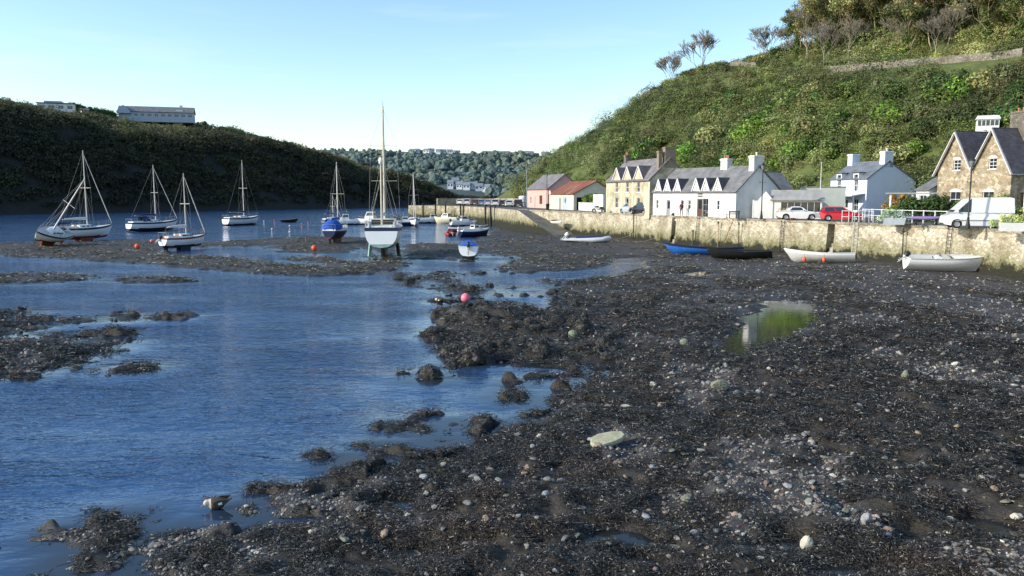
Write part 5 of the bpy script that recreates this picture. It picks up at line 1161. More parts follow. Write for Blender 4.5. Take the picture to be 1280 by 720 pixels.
mb = MB(); roof_slab(mb, [(-.25, -.25, 2.85), (3.4, -.25, 2.85), (3.4, 1.2, 4.2), (-.25, 1.2, 4.2)]); roof_slab(mb, [(-.25, 1.2, 4.203), (3.4, 1.2, 4.203), (3.4, 2.6, 2.9), (-.25, 2.6, 2.9)]); q = mb.build('roof', M_SLATEP, po); planar_uv(q.data)
mb = MB(); mb.prism([(0, 2.85), (2.4, 2.85), (1.2, 4.15)], .02, .08, 'x'); mb.build('gable', M_SLATEP, po)
lt = empty('lean_to', (48.2, 95.6, QZ), th, 'small slate roofed lean-to with a white window left of the stone house', 'lean-to')
mb = MB(); holed(mb, 0, 2.0, -.3, 3.2, [(.5, 1.2, 1.1, 1.4)]); mb.add([(0, 0, -.3), (0, 3, -.3), (0, 3, 4.6), (0, 0, 3.2)], [(3, 2, 1, 0)]); mb.add([(2, 0, -.3), (2, 3, -.3), (2, 3, 4.6), (2, 0, 3.2)], [(0, 1, 2, 3)]); mb.build('wall', M_WHITE, lt); window(lt, None, .5, 1.2, 1.1, 1.4, 2, 2)
mb = MB(); roof_slab(mb, [(-.15, -.2, 3.1), (2.1, -.2, 3.1), (2.1, 3, 4.65), (-.15, 3, 4.65)]); q = mb.build('roof', M_SLATE, lt); planar_uv(q.data)
# ================================================================== sunroom above, on the hill
sp_ = at(1221, 163, 104); s0 = empty('sunroom', (sp_.x, sp_.y, sp_.z), R(-25), 'white sunroom with a pale roof perched on the hill above the stone house', 'sunroom')
s0.scale = (.74,)*3; mb = MB(); mb.box(0, 3.3, 0, 2.6, -6, .75); mb.build('wall', M_WHITE, s0)
mb = MB()
for x in (0, .62, 1.24, 1.9, 2.56, 3.2): mb.box(x, x+.1, 0, .1, .75, 1.85)
mb.box(-.03, 3.33, -.03, .13, 1.7, 1.9); 
for y in (.9, 1.7, 2.5): mb.box(0, .1, y, y+.1, .75, 1.85)
mb.build('frame', M_WHITEP, s0); mb = MB(); mb.box(.05, 3.25, .05, 2.55, .75, 1.7); mb.build('pane', M_GLASS, s0)
mb = MB(); mb.loft([[Vector((-.2, -.25, 1.88)), Vector((3.5, -.25, 1.88))], [Vector((.1, .6, 2.5)), Vector((3.3, .6, 2.5))], [Vector((.2, 2.7, 2.75)), Vector((3.2, 2.7, 2.75))]], 0, False); mb.add([(-.2, -.25, 1.88), (.1, .6, 2.5), (.2, 2.7, 2.75), (-.2, 2.7, 1.88)], [(0, 3, 2, 1)]); mb.add([(3.5, -.25, 1.88), (3.3, .6, 2.5), (3.2, 2.7, 2.75), (3.5, 2.7, 1.88)], [(0, 1, 2, 3)]); mb.build('roof', M_WHITEP, s0)
# ================================================================== field wall and hut on the hill
M_FIELD = stone_material('dry_stone', [(.26, .24, .19), (.18, .165, .13), (.33, .30, .24)], 3.2, (.11, .10, .08))
fw = empty('field_wall', hill_col(1130, 62), 0, 'long dry stone field wall running across the hillside below the wood', 'wall'); mb = MB()
def strip_wall(pxs, t, h, th_):
    pts = [hill_col(p, t) for p in pxs]; secs = []
    for i, p in enumerate(pts):
        d = (pts[min(i+1, len(pts)-1)]-pts[max(i-1, 0)]); d.z = 0; d.normalize(); n = Vector((-d.y, d.x, 0)); hh = h*(1+.04*math.sin(i*1.9)+.03*math.sin(i*4.1))
        secs.append([p-n*th_/2-Vector((0, 0, .6)), p-n*th_*.4+Vector((0, 0, hh)), p+n*th_*.4+Vector((0, 0, hh)), p+n*th_/2-Vector((0, 0, .6))])
    mb.loft(secs, 0, False); mb.add(secs[0], [(0, 1, 2, 3)]); mb.add(secs[-1], [(3, 2, 1, 0)])
strip_wall([872+6*k for k in range(12)], 62, 1.1, .6); strip_wall([1022+5*k for k in range(49)], 62, 1.35, .6)
setp(mb.build('wall', M_FIELD), fw)
p = hill_at(1103, 122); hu = empty('ruined_hut', p, R(-28), 'small ruined grey stone hut on the hillside below the field wall', 'ruin')
mb = MB(); mb.box(-1.5, -.9, -.3, .3, -2, 2.7); mb.box(-.9, .9, .5, .9, -2, 2.4); mb.box(.85, 1.5, -.4, .4, -2, 3.0); mb.box(-1.5, 1.5, .9, 3, -2, 2.2); mb.build('wall', M_FIELD, hu); mb = MB(); mb.box(-.9, .85, .44, .495, -1.5, 1.9); mb.build('doorway', M_DARK, hu)
# ================================================================== houses on the headland
def block(name, label, pos, rz, W_, D_, H_, roof_h, wallm, roofm, nwin, group=None, flat=False):
    root = empty(name, pos, rz, label, 'house', group); mb = MB(); wn = [(W_*(k+.5)/nwin-W_/nwin*.3, H_*.42, W_/nwin*.6, H_*.38) for k in range(nwin)]
    holed(mb, 0, W_, -.9, H_, wn, reveal=.2); mb.box(0, W_, .3, D_, -.9, H_-.01); mb.build('wall', wallm, root)
    for w in wn: window(root, None, *w, 2, 1, y=.12)
    mb = MB()
    if flat: mb.box(-.4, W_+.4, -.4, D_+.4, H_, H_+.35)
    else:
        roof_slab(mb, [(-.4, -.4, H_), (W_+.4, -.4, H_), (W_+.4, D_/2, H_+roof_h), (-.4, D_/2, H_+roof_h)], .2); roof_slab(mb, [(-.4, D_/2, H_+roof_h+.01), (W_+.4, D_/2, H_+roof_h+.01), (W_+.4, D_+.4, H_), (-.4, D_+.4, H_)], .2)
        mb.prism([(.0, H_-.1), (D_, H_-.1), (D_/2, H_+roof_h-.1)], .02, W_-.02, 'x')
    q = mb.build('roof', roofm, root); planar_uv(q.data); return root
M_PBW = mat('pale_blue_wall', (.40, .45, .53), (.34, .38, .46), .3, .8)  # pale blue wall, its colour darkened to stand for the shaded front
a = left_col(157, 78); zt = at(157, 147, a.y).z; b = at(241, 149.5, a.y+9); ang_ = math.atan2(b.y-a.y, b.x-a.x)
blk = block('long_block', 'long pale two storey block with a grey pitched roof on the headland skyline', (a.x, a.y, zt-.6), ang_, 31.5, 9, 3.4, 2.8, M_PBW, M_SLATE, 11)
mb = MB(); mb.prism([(-.5, 2.6), (5.0, 2.6), (5.0, 3.6), (2.25, 6.2), (-.5, 3.6)], -1.6, 3, 'y'); mb.build('cross_gable', M_PBW, blk); chimney(blk, 26, 4.5, 5.2, 7.2, 1.2, .9, M_WHITE, 0)
mb = MB(); mb.box(24, 27, .6, 1.6, 3.6, 4.8); mb.build('dormer', M_WHITEP, blk)
a = left_col(58, 80); zt = at(58, 143, a.y).z; b = at(101, 144, a.y+5); ang_ = math.atan2(b.y-a.y, b.x-a.x)
blk = block('flat_roofed_house', 'white flat roofed house with wide blue windows at the left of the headland skyline', (a.x, a.y, zt+.9), ang_, 14, 8, 3.8, 1, M_WHITE, M_SLATEP, 4, flat=True); mb = MB(); mb.box(2.5, 9, .4, 5, 3.9, 4.9); mb.build('upper_storey', M_PBW, blk)
a = left_col(112, 66); wh = block('garden_shed', 'tiny white shed below the dark evergreens on the headland', (a.x, a.y, at(112, 145, a.y).z), R(35), 2.6, 2.4, 2.4, .8, M_WHITE, M_SLATE, 1)
# ================================================================== far houses
rs = random.Random(31); k = 0
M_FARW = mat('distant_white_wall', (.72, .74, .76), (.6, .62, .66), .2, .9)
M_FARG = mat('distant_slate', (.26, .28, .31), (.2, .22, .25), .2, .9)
def far_house(x, y, w, h, roof_h, label, group, rz):
    z = float(f_height(np.array([x]), np.array([y]))[0]); block('distant_house', label, (x, y, z+.5), rz, w, 8, h, roof_h, M_FARW, M_FARG, max(2, int(w/4)), group)
for px in (514, 521, 530, 538, 546, 553, 560, 566, 604, 612, 618, 624, 631, 638, 646, 653, 660, 668, 676, 684, 692):
    y = rs.uniform(930, 985); far_house((px-640)/FPX*y, y, rs.uniform(5, 8.5), rs.uniform(2.6, 3.6), 1.8, 'tiny pale house in the line along the top of the distant hill', 'houses along the distant hilltop', rs.uniform(-.4, .4))
for px, y, w, h in ((560, 706, 5, 5), (566, 712, 6, 5.5), (571, 704, 5, 4), (579, 702, 6, 3.4), (586, 705, 7, 3.4), (594, 703, 7, 3.4), (602, 704, 7, 3.4)):
    far_house((px-640)/FPX*y, y, w, h, 2.6, 'tiny white house low down in the distant woods beyond the pier', 'white houses in the distant woods', rs.uniform(-.3, .3))
# ================================================================== boats
M_GEL = mat('white_gelcoat', (.88, .88, .86), (.82, .82, .79), .8, .28, spec=.5, coat=.2)
M_DECK = mat('pale_deck', (.66, .65, .60), (.56, .55, .50), 2, .6)
M_NAVY = mat('navy_paint', (.018, .028, .075), (.012, .018, .05), 2, .3)
M_RED = mat('red_antifouling', (.26, .055, .035), (.17, .04, .03), 3, .75)
M_BLUEAF = mat('navy_antifouling', (.018, .026, .055), (.012, .016, .03), 3, .75)
M_GREENAF = mat('green_antifouling', (.30, .48, .44), (.16, .26, .22), 1.6, .75)
M_BLACK = mat('black_paint', (.012, .012, .013), (.02, .02, .018), 3, .4)
M_ALU = mat('mast_alloy', (.62, .60, .55), (.52, .50, .46), 3, .45, metal=.25)
M_VARN = mat('varnished_spar', (.50, .36, .18), (.40, .27, .12), 4, .4, stretch=(1, 1, .2))
M_WIRE = mat('rigging_wire', (.30, .30, .29), (.25, .25, .25), 3, .5)
M_SAIL = mat('furled_sail', (.76, .74, .68), (.62, .60, .54), 5, .8, .4, stretch=(1, 1, .4))
M_BCOVER = mat('blue_canvas', (.020, .11, .50), (.012, .07, .36), 3, .75, .4, bscale=6, bdist=.04)
M_DBLUE = mat('dark_blue_canvas', (.02, .03, .12), (.012, .02, .08), 3, .75, .4, bscale=6, bdist=.04)
M_BLUEB = mat('bright_blue_paint', (.03, .17, .55), (.02, .12, .42), 2, .4)
M_RUB = mat('grey_tube', (.50, .50, .50), (.42, .42, .42), 3, .5)
M_ORANGE = mat('orange_buoy', (.80, .13, .04), (.66, .09, .03), 4, .45)
M_PINKB = mat('pink_buoy', (.90, .22, .30), (.78, .15, .22), 4, .45)
M_REDP = mat('red_paint', (.45, .03, .03), (.34, .02, .02), 3, .35)
M_WOOD = mat('boat_wood', (.36, .22, .11), (.25, .15, .075), 3, .6, stretch=(.3, 1, 1))
M_ENG = mat('outboard_cowl', (.03, .03, .035), (.02, .02, .02), 3, .35)
M_CREAMB = mat('cream_boat_paint', (.72, .66, .48), (.62, .56, .4), 2, .4)
def hull_sections(L, B, fb, dr, stern=.7, full=.42, nsec=22, m=9, vee=.5, sheer=.35, rake=.12, bowp=2.0):
    """x from 0 (transom) to L (stem); z=0 waterline. each section goes from keel line to sheer"""
    S = []
    for i in range(nsec+1):
        u = i/nsec
        if u < full: b = stern+(1-stern)*math.sin(PI/2*u/full)
        else: b = max(0.0, 1-((u-full)/(1-full))**bowp)
        b *= B/2
        zs = fb*(1+sheer*((u-.35)**2/.42)*(1 if u > .35 else .35))
        zk = -dr*math.sin(PI*min(1, max(0, .12+u*.80)))**.7
        if u > .9: zk = zk+(zs*.55-zk)*((u-.9)/.1)**2
        row = []
        for j in range(m+1):
            a = j/m
            y = b*(math.sin(a*PI/2)**(.55+vee*.6+.5*u*u)); z = zk+(zs-zk)*(a**(1.25-.35*vee)*.55+.45*a**2.2)
            row.append(Vector((u*L+rake*L*.35*a*max(0, u-.6)/.4-(.03*L*(1-a) if i == 0 else 0), y, z)))
        S.append(row)
    return S
def hull_mesh(S, wl=.0, mats=3, band=None, deck=True, th=0):
    """mb with material 0 topsides, 1 antifouling, 2 sheer band, 3 deck"""
    mb = MB(); m = len(S[0])-1
    for sg in (1, -1):
        secs = [[Vector((p.x, sg*p.y, p.z)) for p in r] for r in S]
        if sg < 0: secs = [list(reversed(r)) for r in secs]
        def mf(i, k, secs=secs, sg=sg):
            kk = k if sg > 0 else m-1-k; z = (secs[i][k].z+secs[i][k+1].z+secs[i+1][k].z+secs[i+1][k+1].z)/4
            if z < wl: return 1
            if band and kk == m-1: return 2
            return 0
        mb.loft([list(reversed(r)) for r in secs], 0, True, False, lambda i, k, mf=mf: mf(i, m-1-k))
    r = S[0]
    for k in range(m):
        p, q = r[k], r[k+1]; z = (p.z+q.z)/2; mb.add([(p.x, p.y, p.z), (q.x, q.y, q.z), (q.x, -q.y, q.z), (p.x, -p.y, p.z)], [(0, 1, 2, 3)], 1 if z < wl else (2 if band and k == m-1 else 0))
    return mb
def deck_mesh(S, camber=.06, u0=0, u1=1, z=-.03):
    mb = MB(); secs = []
    for r in S[int(u0*(len(S)-1)):int(u1*(len(S)-1))+1]:
        t = r[-1]; secs.append([Vector((t.x, t.y*.985, t.z+z)), Vector((t.x, t.y*.5, t.z+z+camber*.7*min(1, t.y))), Vector((t.x, 0, t.z+z+camber*min(1, t.y))), Vector((t.x, -t.y*.5, t.z+z+camber*.7*min(1, t.y))), Vector((t.x, -t.y*.985, t.z+z))])
    return mb.loft(secs, 0, True)
def cabin_mesh(x0, x1, w0, w1, z0, h0, h1, sl=.25):
    """coach roof tapering forward"""
    mb = MB(); secs = []
    for k in range(7):
        t = k/6; x = x0+(x1-x0)*t; w = w0+(w1-w0)*t; h = (h0+(h1-h0)*t)*(1 if t < .8 else 1-(t-.8)/.2*.85); z = z0+.1*t
        secs.append([Vector((x, -w, z)), Vector((x, -w*.86, z+h*.86)), Vector((x, -w*.5, z+h)), Vector((x, 0, z+h*1.05)), Vector((x, w*.5, z+h)), Vector((x, w*.86, z+h*.86)), Vector((x, w, z))])
    mb.loft(secs, 0, True); mb.add(secs[0], [tuple(range(7))]); mb.add(secs[-1], [tuple(reversed(range(7)))]); return mb
def outboard(root, x, y, z, s=1.0, cowl=None, tilt=0.0, rz=0):
    T = Matrix.Translation((x, y, z)) @ Matrix.Rotation(rz, 4, 'Z') @ Matrix.Rotation(tilt, 4, 'Y') @ Matrix.Scale(s, 4)
    mb = MB(); mb.T = T
    secs = [[Vector((cx+a*.20*k, b*.14*k, zz)) for a, b in ((1, .5), (.5, 1), (-.6, 1), (-1, .5), (-1, -.5), (-.6, -1), (.5, -1), (1, -.5))] for zz, k, cx in ((.05, .8, -.15), (.18, 1, -.16), (.42, .95, -.17), (.5, .6, -.18))]
    mb.loft(secs, 0, True, True); mb.add(secs[-1], [tuple(range(8))]); o = mb.build('outboard', cowl or M_ENG, root)
    mb = MB(); mb.T = T; mb.box(-.20, -.10, -.045, .045, -.6, .08); mb.box(-.06, .05, -.1, .1, -.15, .06); mb.box(-.34, -.08, -.09, .09, -.42, -.39); mb.prism([(-.2, -.6), (-.1, -.6), (-.16, -.82)], -.01, .01, 'y'); mb.tube([(-.30, 0, -.56), (-.08, 0, -.56)], .045, 6); mb.build('outboard_leg', M_RUB, o); return o
def yacht(name, label, pos, heading, L=8.0, B=2.7, fb=.95, dr=.45, mast_h=9.5, keel='bilge', af=None, top=None, band=None, heel=0.0, pitch=0.0, wl=.0, mast_u=.56, jib=True, cover=None, sailc=None, hood=None, boom=True, spar=None, mast_r=.065, group=None, spread=1, rail=True, z=None, mizzen=0, ob=False, vee=.45, stern=.66, keelm=None, full=.42):
    """Empty at the keel; the hull sits so that its keels touch the ground (z) or its waterline is at z"""
    af = af or M_BLUEAF; top = top or M_GEL; kd = .75 if keel else 0
    root = empty(name, pos, heading, label, 'yacht', group, rot=(heel, pitch, heading))
    K = dr+(kd if z is None else 0); off = Vector((-L*.45, 0, K if z is None else 0)); Tm = Matrix.Translation(off)
    S = hull_sections(L, B, fb, dr, stern=stern, vee=vee, full=full); keelm = keelm or af
    def put(mb, nm, m, par=root):
        mb.v = [tuple(Tm @ Vector(v)) for v in mb.v]; return mb.build(nm, m, par)
    put(hull_mesh(S, wl, band=band), 'hull', (top, af, band or top))
    put(deck_mesh(S), 'deck', M_DECK)
    zd = fb
    cb = cabin_mesh(L*.34, L*.68, B*.33, B*.20, zd-.04, .46, .34); co = put(cb, 'cabin', M_GEL)
    for sg in (1, -1):
        for t in (.12, .38, .62):
            mb = MB(); x = L*(.34+.34*t); w = B*(.33-.13*t)*.94; mb.add([(x, sg*w, zd+.14), (x+.55, sg*(w-.05), zd+.15), (x+.53, sg*(w-.09), zd+.31), (x+.02, sg*(w-.04), zd+.31)], [(0, 1, 2, 3) if sg < 0 else (3, 2, 1, 0)]); put(mb, 'cabin_window', M_GLASS, co)
    mb = MB(); mb.box(L*.335, L*.34-.004, -.32, .32, zd-.02, zd+.44); put(mb, 'companionway', M_WOOD, co)
    # cockpit coaming and well
    mb = MB(); mb.box(.35, L*.335, B*.24, B*.27, zd-.05, zd+.24); mb.box(.35, L*.335, -B*.27, -B*.24, zd-.05, zd+.24); mb.box(.3, .36, -B*.26, B*.26, zd-.05, zd+.2); put(mb, 'coaming', M_GEL)
    mb = MB(); mb.box(.36, L*.335, -B*.238, B*.238, zd+.0, zd+.035); put(mb, 'cockpit', M_DARK)
    if keel == 'bilge':
        for sg in (1, -1):
            mb = MB(); mb.prism([(L*.36, .25-dr), (L*.60, .25-dr), (L*.56, -dr-kd), (L*.38, -dr-kd)], sg*B*.20-.07, sg*B*.20+.07, 'y'); put(mb, 'keel', keelm)
        mb = MB(); mb.prism([(.05, .1), (.65, -.05), (.6, -dr-.35), (.15, -dr-.35)], -.05, .05, 'y'); put(mb, 'rudder', af)
    elif keel == 'fin':
        mb = MB(); mb.prism([(L*.28, .1-dr), (L*.72, .1-dr), (L*.66, -dr-kd), (L*.30, -dr-kd)], -.14, .14, 'y'); put(mb, 'keel', keelm)
        mb = MB(); mb.prism([(.0, .1), (.7, -.05), (.65, -dr-.5), (.1, -dr-.5)], -.06, .06, 'y'); put(mb, 'rudder', keelm)
    mx_ = L*mast_u; zm = zd+.35
    mo = MB(); mo.tube([(mx_, 0, zd-.1), (mx_, 0, zm+mast_h*.6), (mx_, 0, zm+mast_h)], [mast_r*1.2, mast_r, mast_r*.62], 8); mast = put(mo, 'mast', spar or M_ALU)
    mb = MB()
    for k in range(spread): hz = zm+mast_h*(.5 if spread == 1 else .36+.3*k); mb.bar((mx_, -B*.36, hz), (mx_, B*.36, hz), .05, .05)
    put(mb, 'spreader', spar or M_ALU, mast)
    mb = MB(); mb.tube([(mx_, 0, zm+mast_h), (mx_, 0, zm+mast_h+.5)], .012, 4); mb.bar((mx_, 0, zm+mast_h+.06), (mx_-.35, 0, zm+mast_h+.16), .02); put(mb, 'masthead_gear', M_BLACK, mast)
    mb = MB(); wr = .013
    for sg in (1, -1):
        hz = zm+mast_h*(.5 if spread == 1 else .66); mb.tube([(mx_-.1, sg*B*.44, zd), (mx_, sg*B*.36, hz), (mx_, 0, zm+mast_h*.98)], wr, 4); mb.tube([(mx_-.5, sg*B*.44, zd), (mx_, 0, zm+mast_h*.5)], wr, 4); mb.tube([(mx_+.35, sg*B*.42, zd), (mx_, 0, zm+mast_h*.5)], wr, 4)
    zb = S[-1][-1].z; mb.tube([(.05, 0, zd), (mx_, 0, zm+mast_h*.99)], wr, 4); mb.tube([(L*1.03, 0, zb), (mx_, 0, zm+mast_h*.97)], wr, 4); put(mb, 'rigging', M_WIRE, mast)
    if jib: mb = MB(); a, b = Vector((L*1.025, 0, zb+.15)), Vector((mx_+.12, 0, zm+mast_h*.93)); mb.tube([a, a.lerp(b, .1), a.lerp(b, .5), b], [.035, .055, .05, .03], 7); put(mb, 'furled_jib', sailc or M_SAIL)
    if boom:
        zb_ = zm+.75; mb = MB(); mb.tube([(mx_, 0, zb_), (L*.12, 0, zb_+.1)], .06, 6); bo = put(mb, 'boom', spar or M_ALU)
        mb = MB(); mb.tube([(mx_-.02, 0, zb_+.16), (mx_*.7, 0, zb_+.20), (L*.16, 0, zb_+.16)], [.19, .15, .08], 8); put(mb, 'sail_cover', cover or M_SAIL, bo)
    if hood: mb = MB(); secs = [[Vector((x, B*.30*math.cos(a), zd+.15+h*math.sin(a))) for a in [PI*k/8 for k in range(9)]] for x, h in ((L*.24, .85), (L*.34, .95), (L*.40, .5))]; mb.loft(secs, 0, True); put(mb, 'spray_hood', hood)
    if rail:
        mb = MB(); last = {}
        for i in range(0, len(S), 3):
            t = S[i][-1]
            for sg in (1, -1):
                p = Vector((t.x, sg*t.y*.95, t.z)); q = p+Vector((0, 0, .62)); mb.tube([p, q], .016, 4, cap=False)
                if sg in last:
                    mb.tube([last[sg], q], .011, 3, cap=False); mb.tube([last[sg]-Vector((0, 0, .3)), q-Vector((0, 0, .3))], .009, 3, cap=False)
                last[sg] = q
        t = S[0][-1]; mb.tube([(t.x, t.y*.95, zd+.62), (t.x-.05, 0, zd+.64), (t.x, -t.y*.95, zd+.62)], .018, 4); put(mb, 'guard_rail', M_STEEL)
    if ob: 
        o = outboard(root, 0, 0, 0, 1.0, tilt=R(55)); o.location = Tm @ Vector((-.05, B*.16, zd-.25))
    if mizzen:
        mo = MB(); x = L*.13; mo.tube([(x, 0, zd-.1), (x, 0, zd+mizzen)], [mast_r, mast_r*.7], 8); mz = put(mo, 'mizzen_mast', spar or M_ALU)
        mb = MB()
        for sg in (1, -1): mb.tube([(x, sg*B*.38, zd), (x, 0, zd+mizzen*.95)], wr, 4); mb.tube([(x+.6, sg*B*.4, zd), (x, 0, zd+mizzen*.7)], wr, 4)
        put(mb, 'rigging', M_WIRE, mz); mb = MB(); mb.lathe([(.02, 0), (.2, .05), (.22, .4), (.16, .62), (.02, .7)], 10, (x, 0, zd+mizzen*.93)); put(mb, 'radar_reflector', M_GEL, mz)
    return root, Tm, S
def gpz(px, py): p = gp(px, py); p.z = bed(p.x, p.y); return p
# --- the heeled sloop and its upright neighbour
p = gpz(59, 309); p.z -= .02
yacht('tilted_yacht', 'small white yacht heeled far over on the mud with red antifouling showing', p, R(-96), L=6.0, B=2.4, fb=.85, dr=.5, mast_h=7.6, keel='fin', af=M_RED, band=M_NAVY, heel=R(-36), jib=False, pitch=R(0), boom=True, mast_r=.09, cover=M_DBLUE)
p = gpz(103, 301.5)
yacht('bilge_keel_yacht', 'white yacht with red twin keels standing upright beside the heeled yacht', p, R(66), L=8.4, B=3.0, fb=1.1, dr=.5, mast_h=10.2, af=M_RED, band=M_NAVY, mast_r=.075, ob=False, hood=None)
# --- afloat and aground further out
p = gp(189, 289)
yacht('moored_yacht', 'white yacht with dark blue bottom and thick furled jib moored beyond the mud bar', (p.x, p.y, .42), R(57), L=9.0, B=2.9, fb=1.15, dr=.5, wl=.18, mast_h=9.6, keel=None, z=0, af=M_BLUEAF, band=M_NAVY, cover=M_DBLUE, hood=M_DBLUE, mast_r=.085)
p = gpz(228, 312.5)
yacht('twin_keel_yacht', 'little white twin keel yacht with navy keels dried out on the mud bar', p, R(62), L=5.8, B=2.2, fb=.85, dr=.36, mast_h=7.0, af=M_BLUEAF, band=M_RED, ob=True, mast_r=.06)
p = gp(301, 281.5)
yacht('anchored_yacht', 'white yacht lying alone in the middle of the bay with bare mast', (p.x, p.y, .30), R(66), L=9.4, B=3.1, fb=1.25, dr=.5, wl=.05, mast_h=11.6, keel=None, z=0, jib=False, band=M_NAVY, cover=M_BLACK, mast_r=.085)
p = gpz(421, 305); p.z -= .3
yacht('covered_yacht', 'navy hulled yacht with a bright blue cockpit tent standing on the mud', p, R(86), L=7.2, B=2.5, fb=.95, dr=.42, mast_h=8.2, keel='fin', top=M_NAVY, af=M_RED, keelm=M_BLACK, band=M_GEL, wl=-.05, jib=False, cover=M_BCOVER, hood=None, mast_r=.085)
r = [o for o in COL.objects if o.name == 'covered_yacht'][0]
mb = MB(); secs = [[Vector((x, w*math.cos(a), 2.05+h*math.sin(a)**.8)) for a in [PI*k/10 for k in range(11)]] for x, w, h in ((-3.3, .55, .2), (-3.1, 1.05, 1.05), (-1.6, 1.15, 1.35), (-.2, .9, 1.0), (.2, .6, .3))]; mb.loft(secs, 0, True); mb.build('cockpit_tent', M_BCOVER, r)
# --- the big white ketch seen from astern
p = gpz(481, 321)
root, Tm, S = yacht('white_ketch', 'large white ketch seen from astern, propped on the mud with a very tall mast', p, R(95.5), L=11.0, B=3.7, fb=1.5, dr=.8, vee=.02, stern=.86, full=.5, keelm=M_BLACK, wl=-.12, mast_h=11.9, keel='fin', af=M_GREENAF, band=M_NAVY, cover=M_SAIL, spar=mat('cream_spar', (.66, .60, .46), (.56, .50, .38), 3, .45), mast_r=.11, mizzen=6.6, spread=2, jib=False)
mb = MB(); mb.box(-.15, .15, -.12, .12, 0, 1.35); 
for sg, m_ in ((1, M_GREENAF), (-1, M_BLACK)):
    mb = MB(); mb.T = Tm; mb.bar((4.2, sg*1.35, -.15), (4.1, sg*1.5, -1.55), .22, .3); mb.build('leg', m_, root)
mb = MB(); mb.T = Tm; mb.box(.2, 2.6, 1.15, 1.3, 1.5, 2.1); mb.box(.2, 2.6, -1.3, -1.15, 1.5, 2.1); mb.box(2.6, 2.75, -1.3, 1.3, 1.5, 2.35); mb.build('wheelhouse_screen', M_GEL, root)
mb = MB(); mb.T = Tm; mb.add([(2.59, -1.1, 1.75), (2.59, 1.1, 1.75), (2.59, 1.1, 2.25), (2.59, -1.1, 2.25)], [(3, 2, 1, 0)]); mb.build('screen_window', M_GLASS, root)
# --- yachts further down the harbour
p = gp(517, 282)
yacht('distant_yacht', 'white yacht lying off the end of the pier seen from ahead', (p.x, p.y, .3), R(-78), L=8.6, B=2.7, fb=1.0, dr=.5, wl=.05, mast_h=9.2, keel=None, z=0, band=M_NAVY, mast_r=.09, cover=M_DBLUE)
p = gp(414, 279)
yacht('far_sloop', 'tiny dark sloop with a short mast beyond the blue tented yacht', (p.x, p.y, .2), R(60), L=5.6, B=2.0, fb=.7, dr=.35, wl=.0, mast_h=5.0, keel=None, z=0, top=M_NAVY, mast_r=.07, cover=M_DBLUE, rail=False)
# ------------------------------------------------------------------ motor boats and open boats
def cabin_cruiser(name, label, pos, heading, L=6, B=2.2, fb=.9, top=None, lower=None, cab=.45, canopy=None, ob=True, cat='motor boat', cabh=1.15, cabx=(.38, .62), cowl=None):
    root = empty(name, pos, heading, label, cat); S = hull_sections(L, B, fb, .35, stern=.88, full=.4, vee=.8, sheer=.3); off = Matrix.Translation((-L*.45, 0, .15))
    def put(mb, nm, m, par=root): mb.v = [tuple(off @ Vector(v)) for v in mb.v]; return mb.build(nm, m, par)
    put(hull_mesh(S, .12, band=True), 'hull', (lower or M_GEL, lower or M_BLUEAF, top or M_GEL)); put(deck_mesh(S, .05), 'deck', M_DECK)
    x0, x1 = L*cabx[0], L*cabx[1]; w = B*.36
    mb = MB(); secs = [[Vector((x0, -w, fb)), Vector((x1+.45, -w*.8, fb)), Vector((x1+.45, w*.8, fb)), Vector((x0, w, fb))], [Vector((x0+.05, -w*.95, fb+cabh*.45)), Vector((x1+.35, -w*.75, fb+cabh*.4)), Vector((x1+.35, w*.75, fb+cabh*.4)), Vector((x0+.05, w*.95, fb+cabh*.45))], [Vector((x0+.1, -w*.85, fb+cabh)), Vector((x1-.1, -w*.7, fb+cabh)), Vector((x1-.1, w*.7, fb+cabh)), Vector((x0+.1, w*.85, fb+cabh))]]
    mb.loft(secs, 0, False, True); mb.add(secs[2], [(0, 1, 2, 3)]); c = put(mb, 'cabin', M_GEL)
    mb = MB(); a, b = secs[1], secs[2]
    for i in range(4):
        j = (i+1) % 4; q = [a[i].lerp(a[j], .1).lerp(b[i].lerp(b[j], .1), .12), a[i].lerp(a[j], .9).lerp(b[i].lerp(b[j], .9), .12), a[i].lerp(a[j], .9).lerp(b[i].lerp(b[j], .9), .85), a[i].lerp(a[j], .1).lerp(b[i].lerp(b[j], .1), .85)]
        cen = sum(q, Vector())/4; mid = (sum(a, Vector())+sum(b, Vector()))/8; d = (cen-mid); d.z = 0; d = d.normalized()*.012; mb.add([v+d for v in q], [(0, 1, 2, 3)])
    put(mb, 'cabin_window', M_GLASS, c)
    mb = MB(); mb.box(.3, x0-.1, -B*.38, B*.38, fb+.0, fb+.05); put(mb, 'cockpit', M_DARK); mb = MB(); mb.box(.15, x0, B*.38, B*.43, fb-.05, fb+.22); mb.box(.15, x0, -B*.43, -B*.38, fb-.05, fb+.22); put(mb, 'coaming', top or M_GEL)
    mb = MB(); mb.tube([(x1+.2, B*.3, fb+.1), (L*.8, B*.25, fb+.55), (L*1.0, 0, fb+.75), (L*.8, -B*.25, fb+.55), (x1+.2, -B*.3, fb+.1)], .022, 5); put(mb, 'bow_rail', M_STEEL)
    mb = MB(); mb.tube([(x0+.4, 0, fb+cabh), (x0+.4, 0, fb+cabh+1.1)], .025, 5); mb.box(x0+.3, x0+.5, -.5, .5, fb+cabh+.5, fb+cabh+.55); put(mb, 'aerial_mast', M_STEEL)
    if canopy: mb = MB(); sc = [[Vector((x, B*.4*math.cos(t), fb+.1+h*math.sin(t))) for t in [PI*k/8 for k in range(9)]] for x, h in ((.3, .7), (L*.2, 1.0), (x0+.1, cabh))]; mb.loft(sc, 0, True); put(mb, 'canopy', canopy)
    if ob: o = outboard(root, 0, 0, 0, 1.15, cowl, R(18)); o.location = off @ Vector((-.08, 0, fb-.1))
    return root
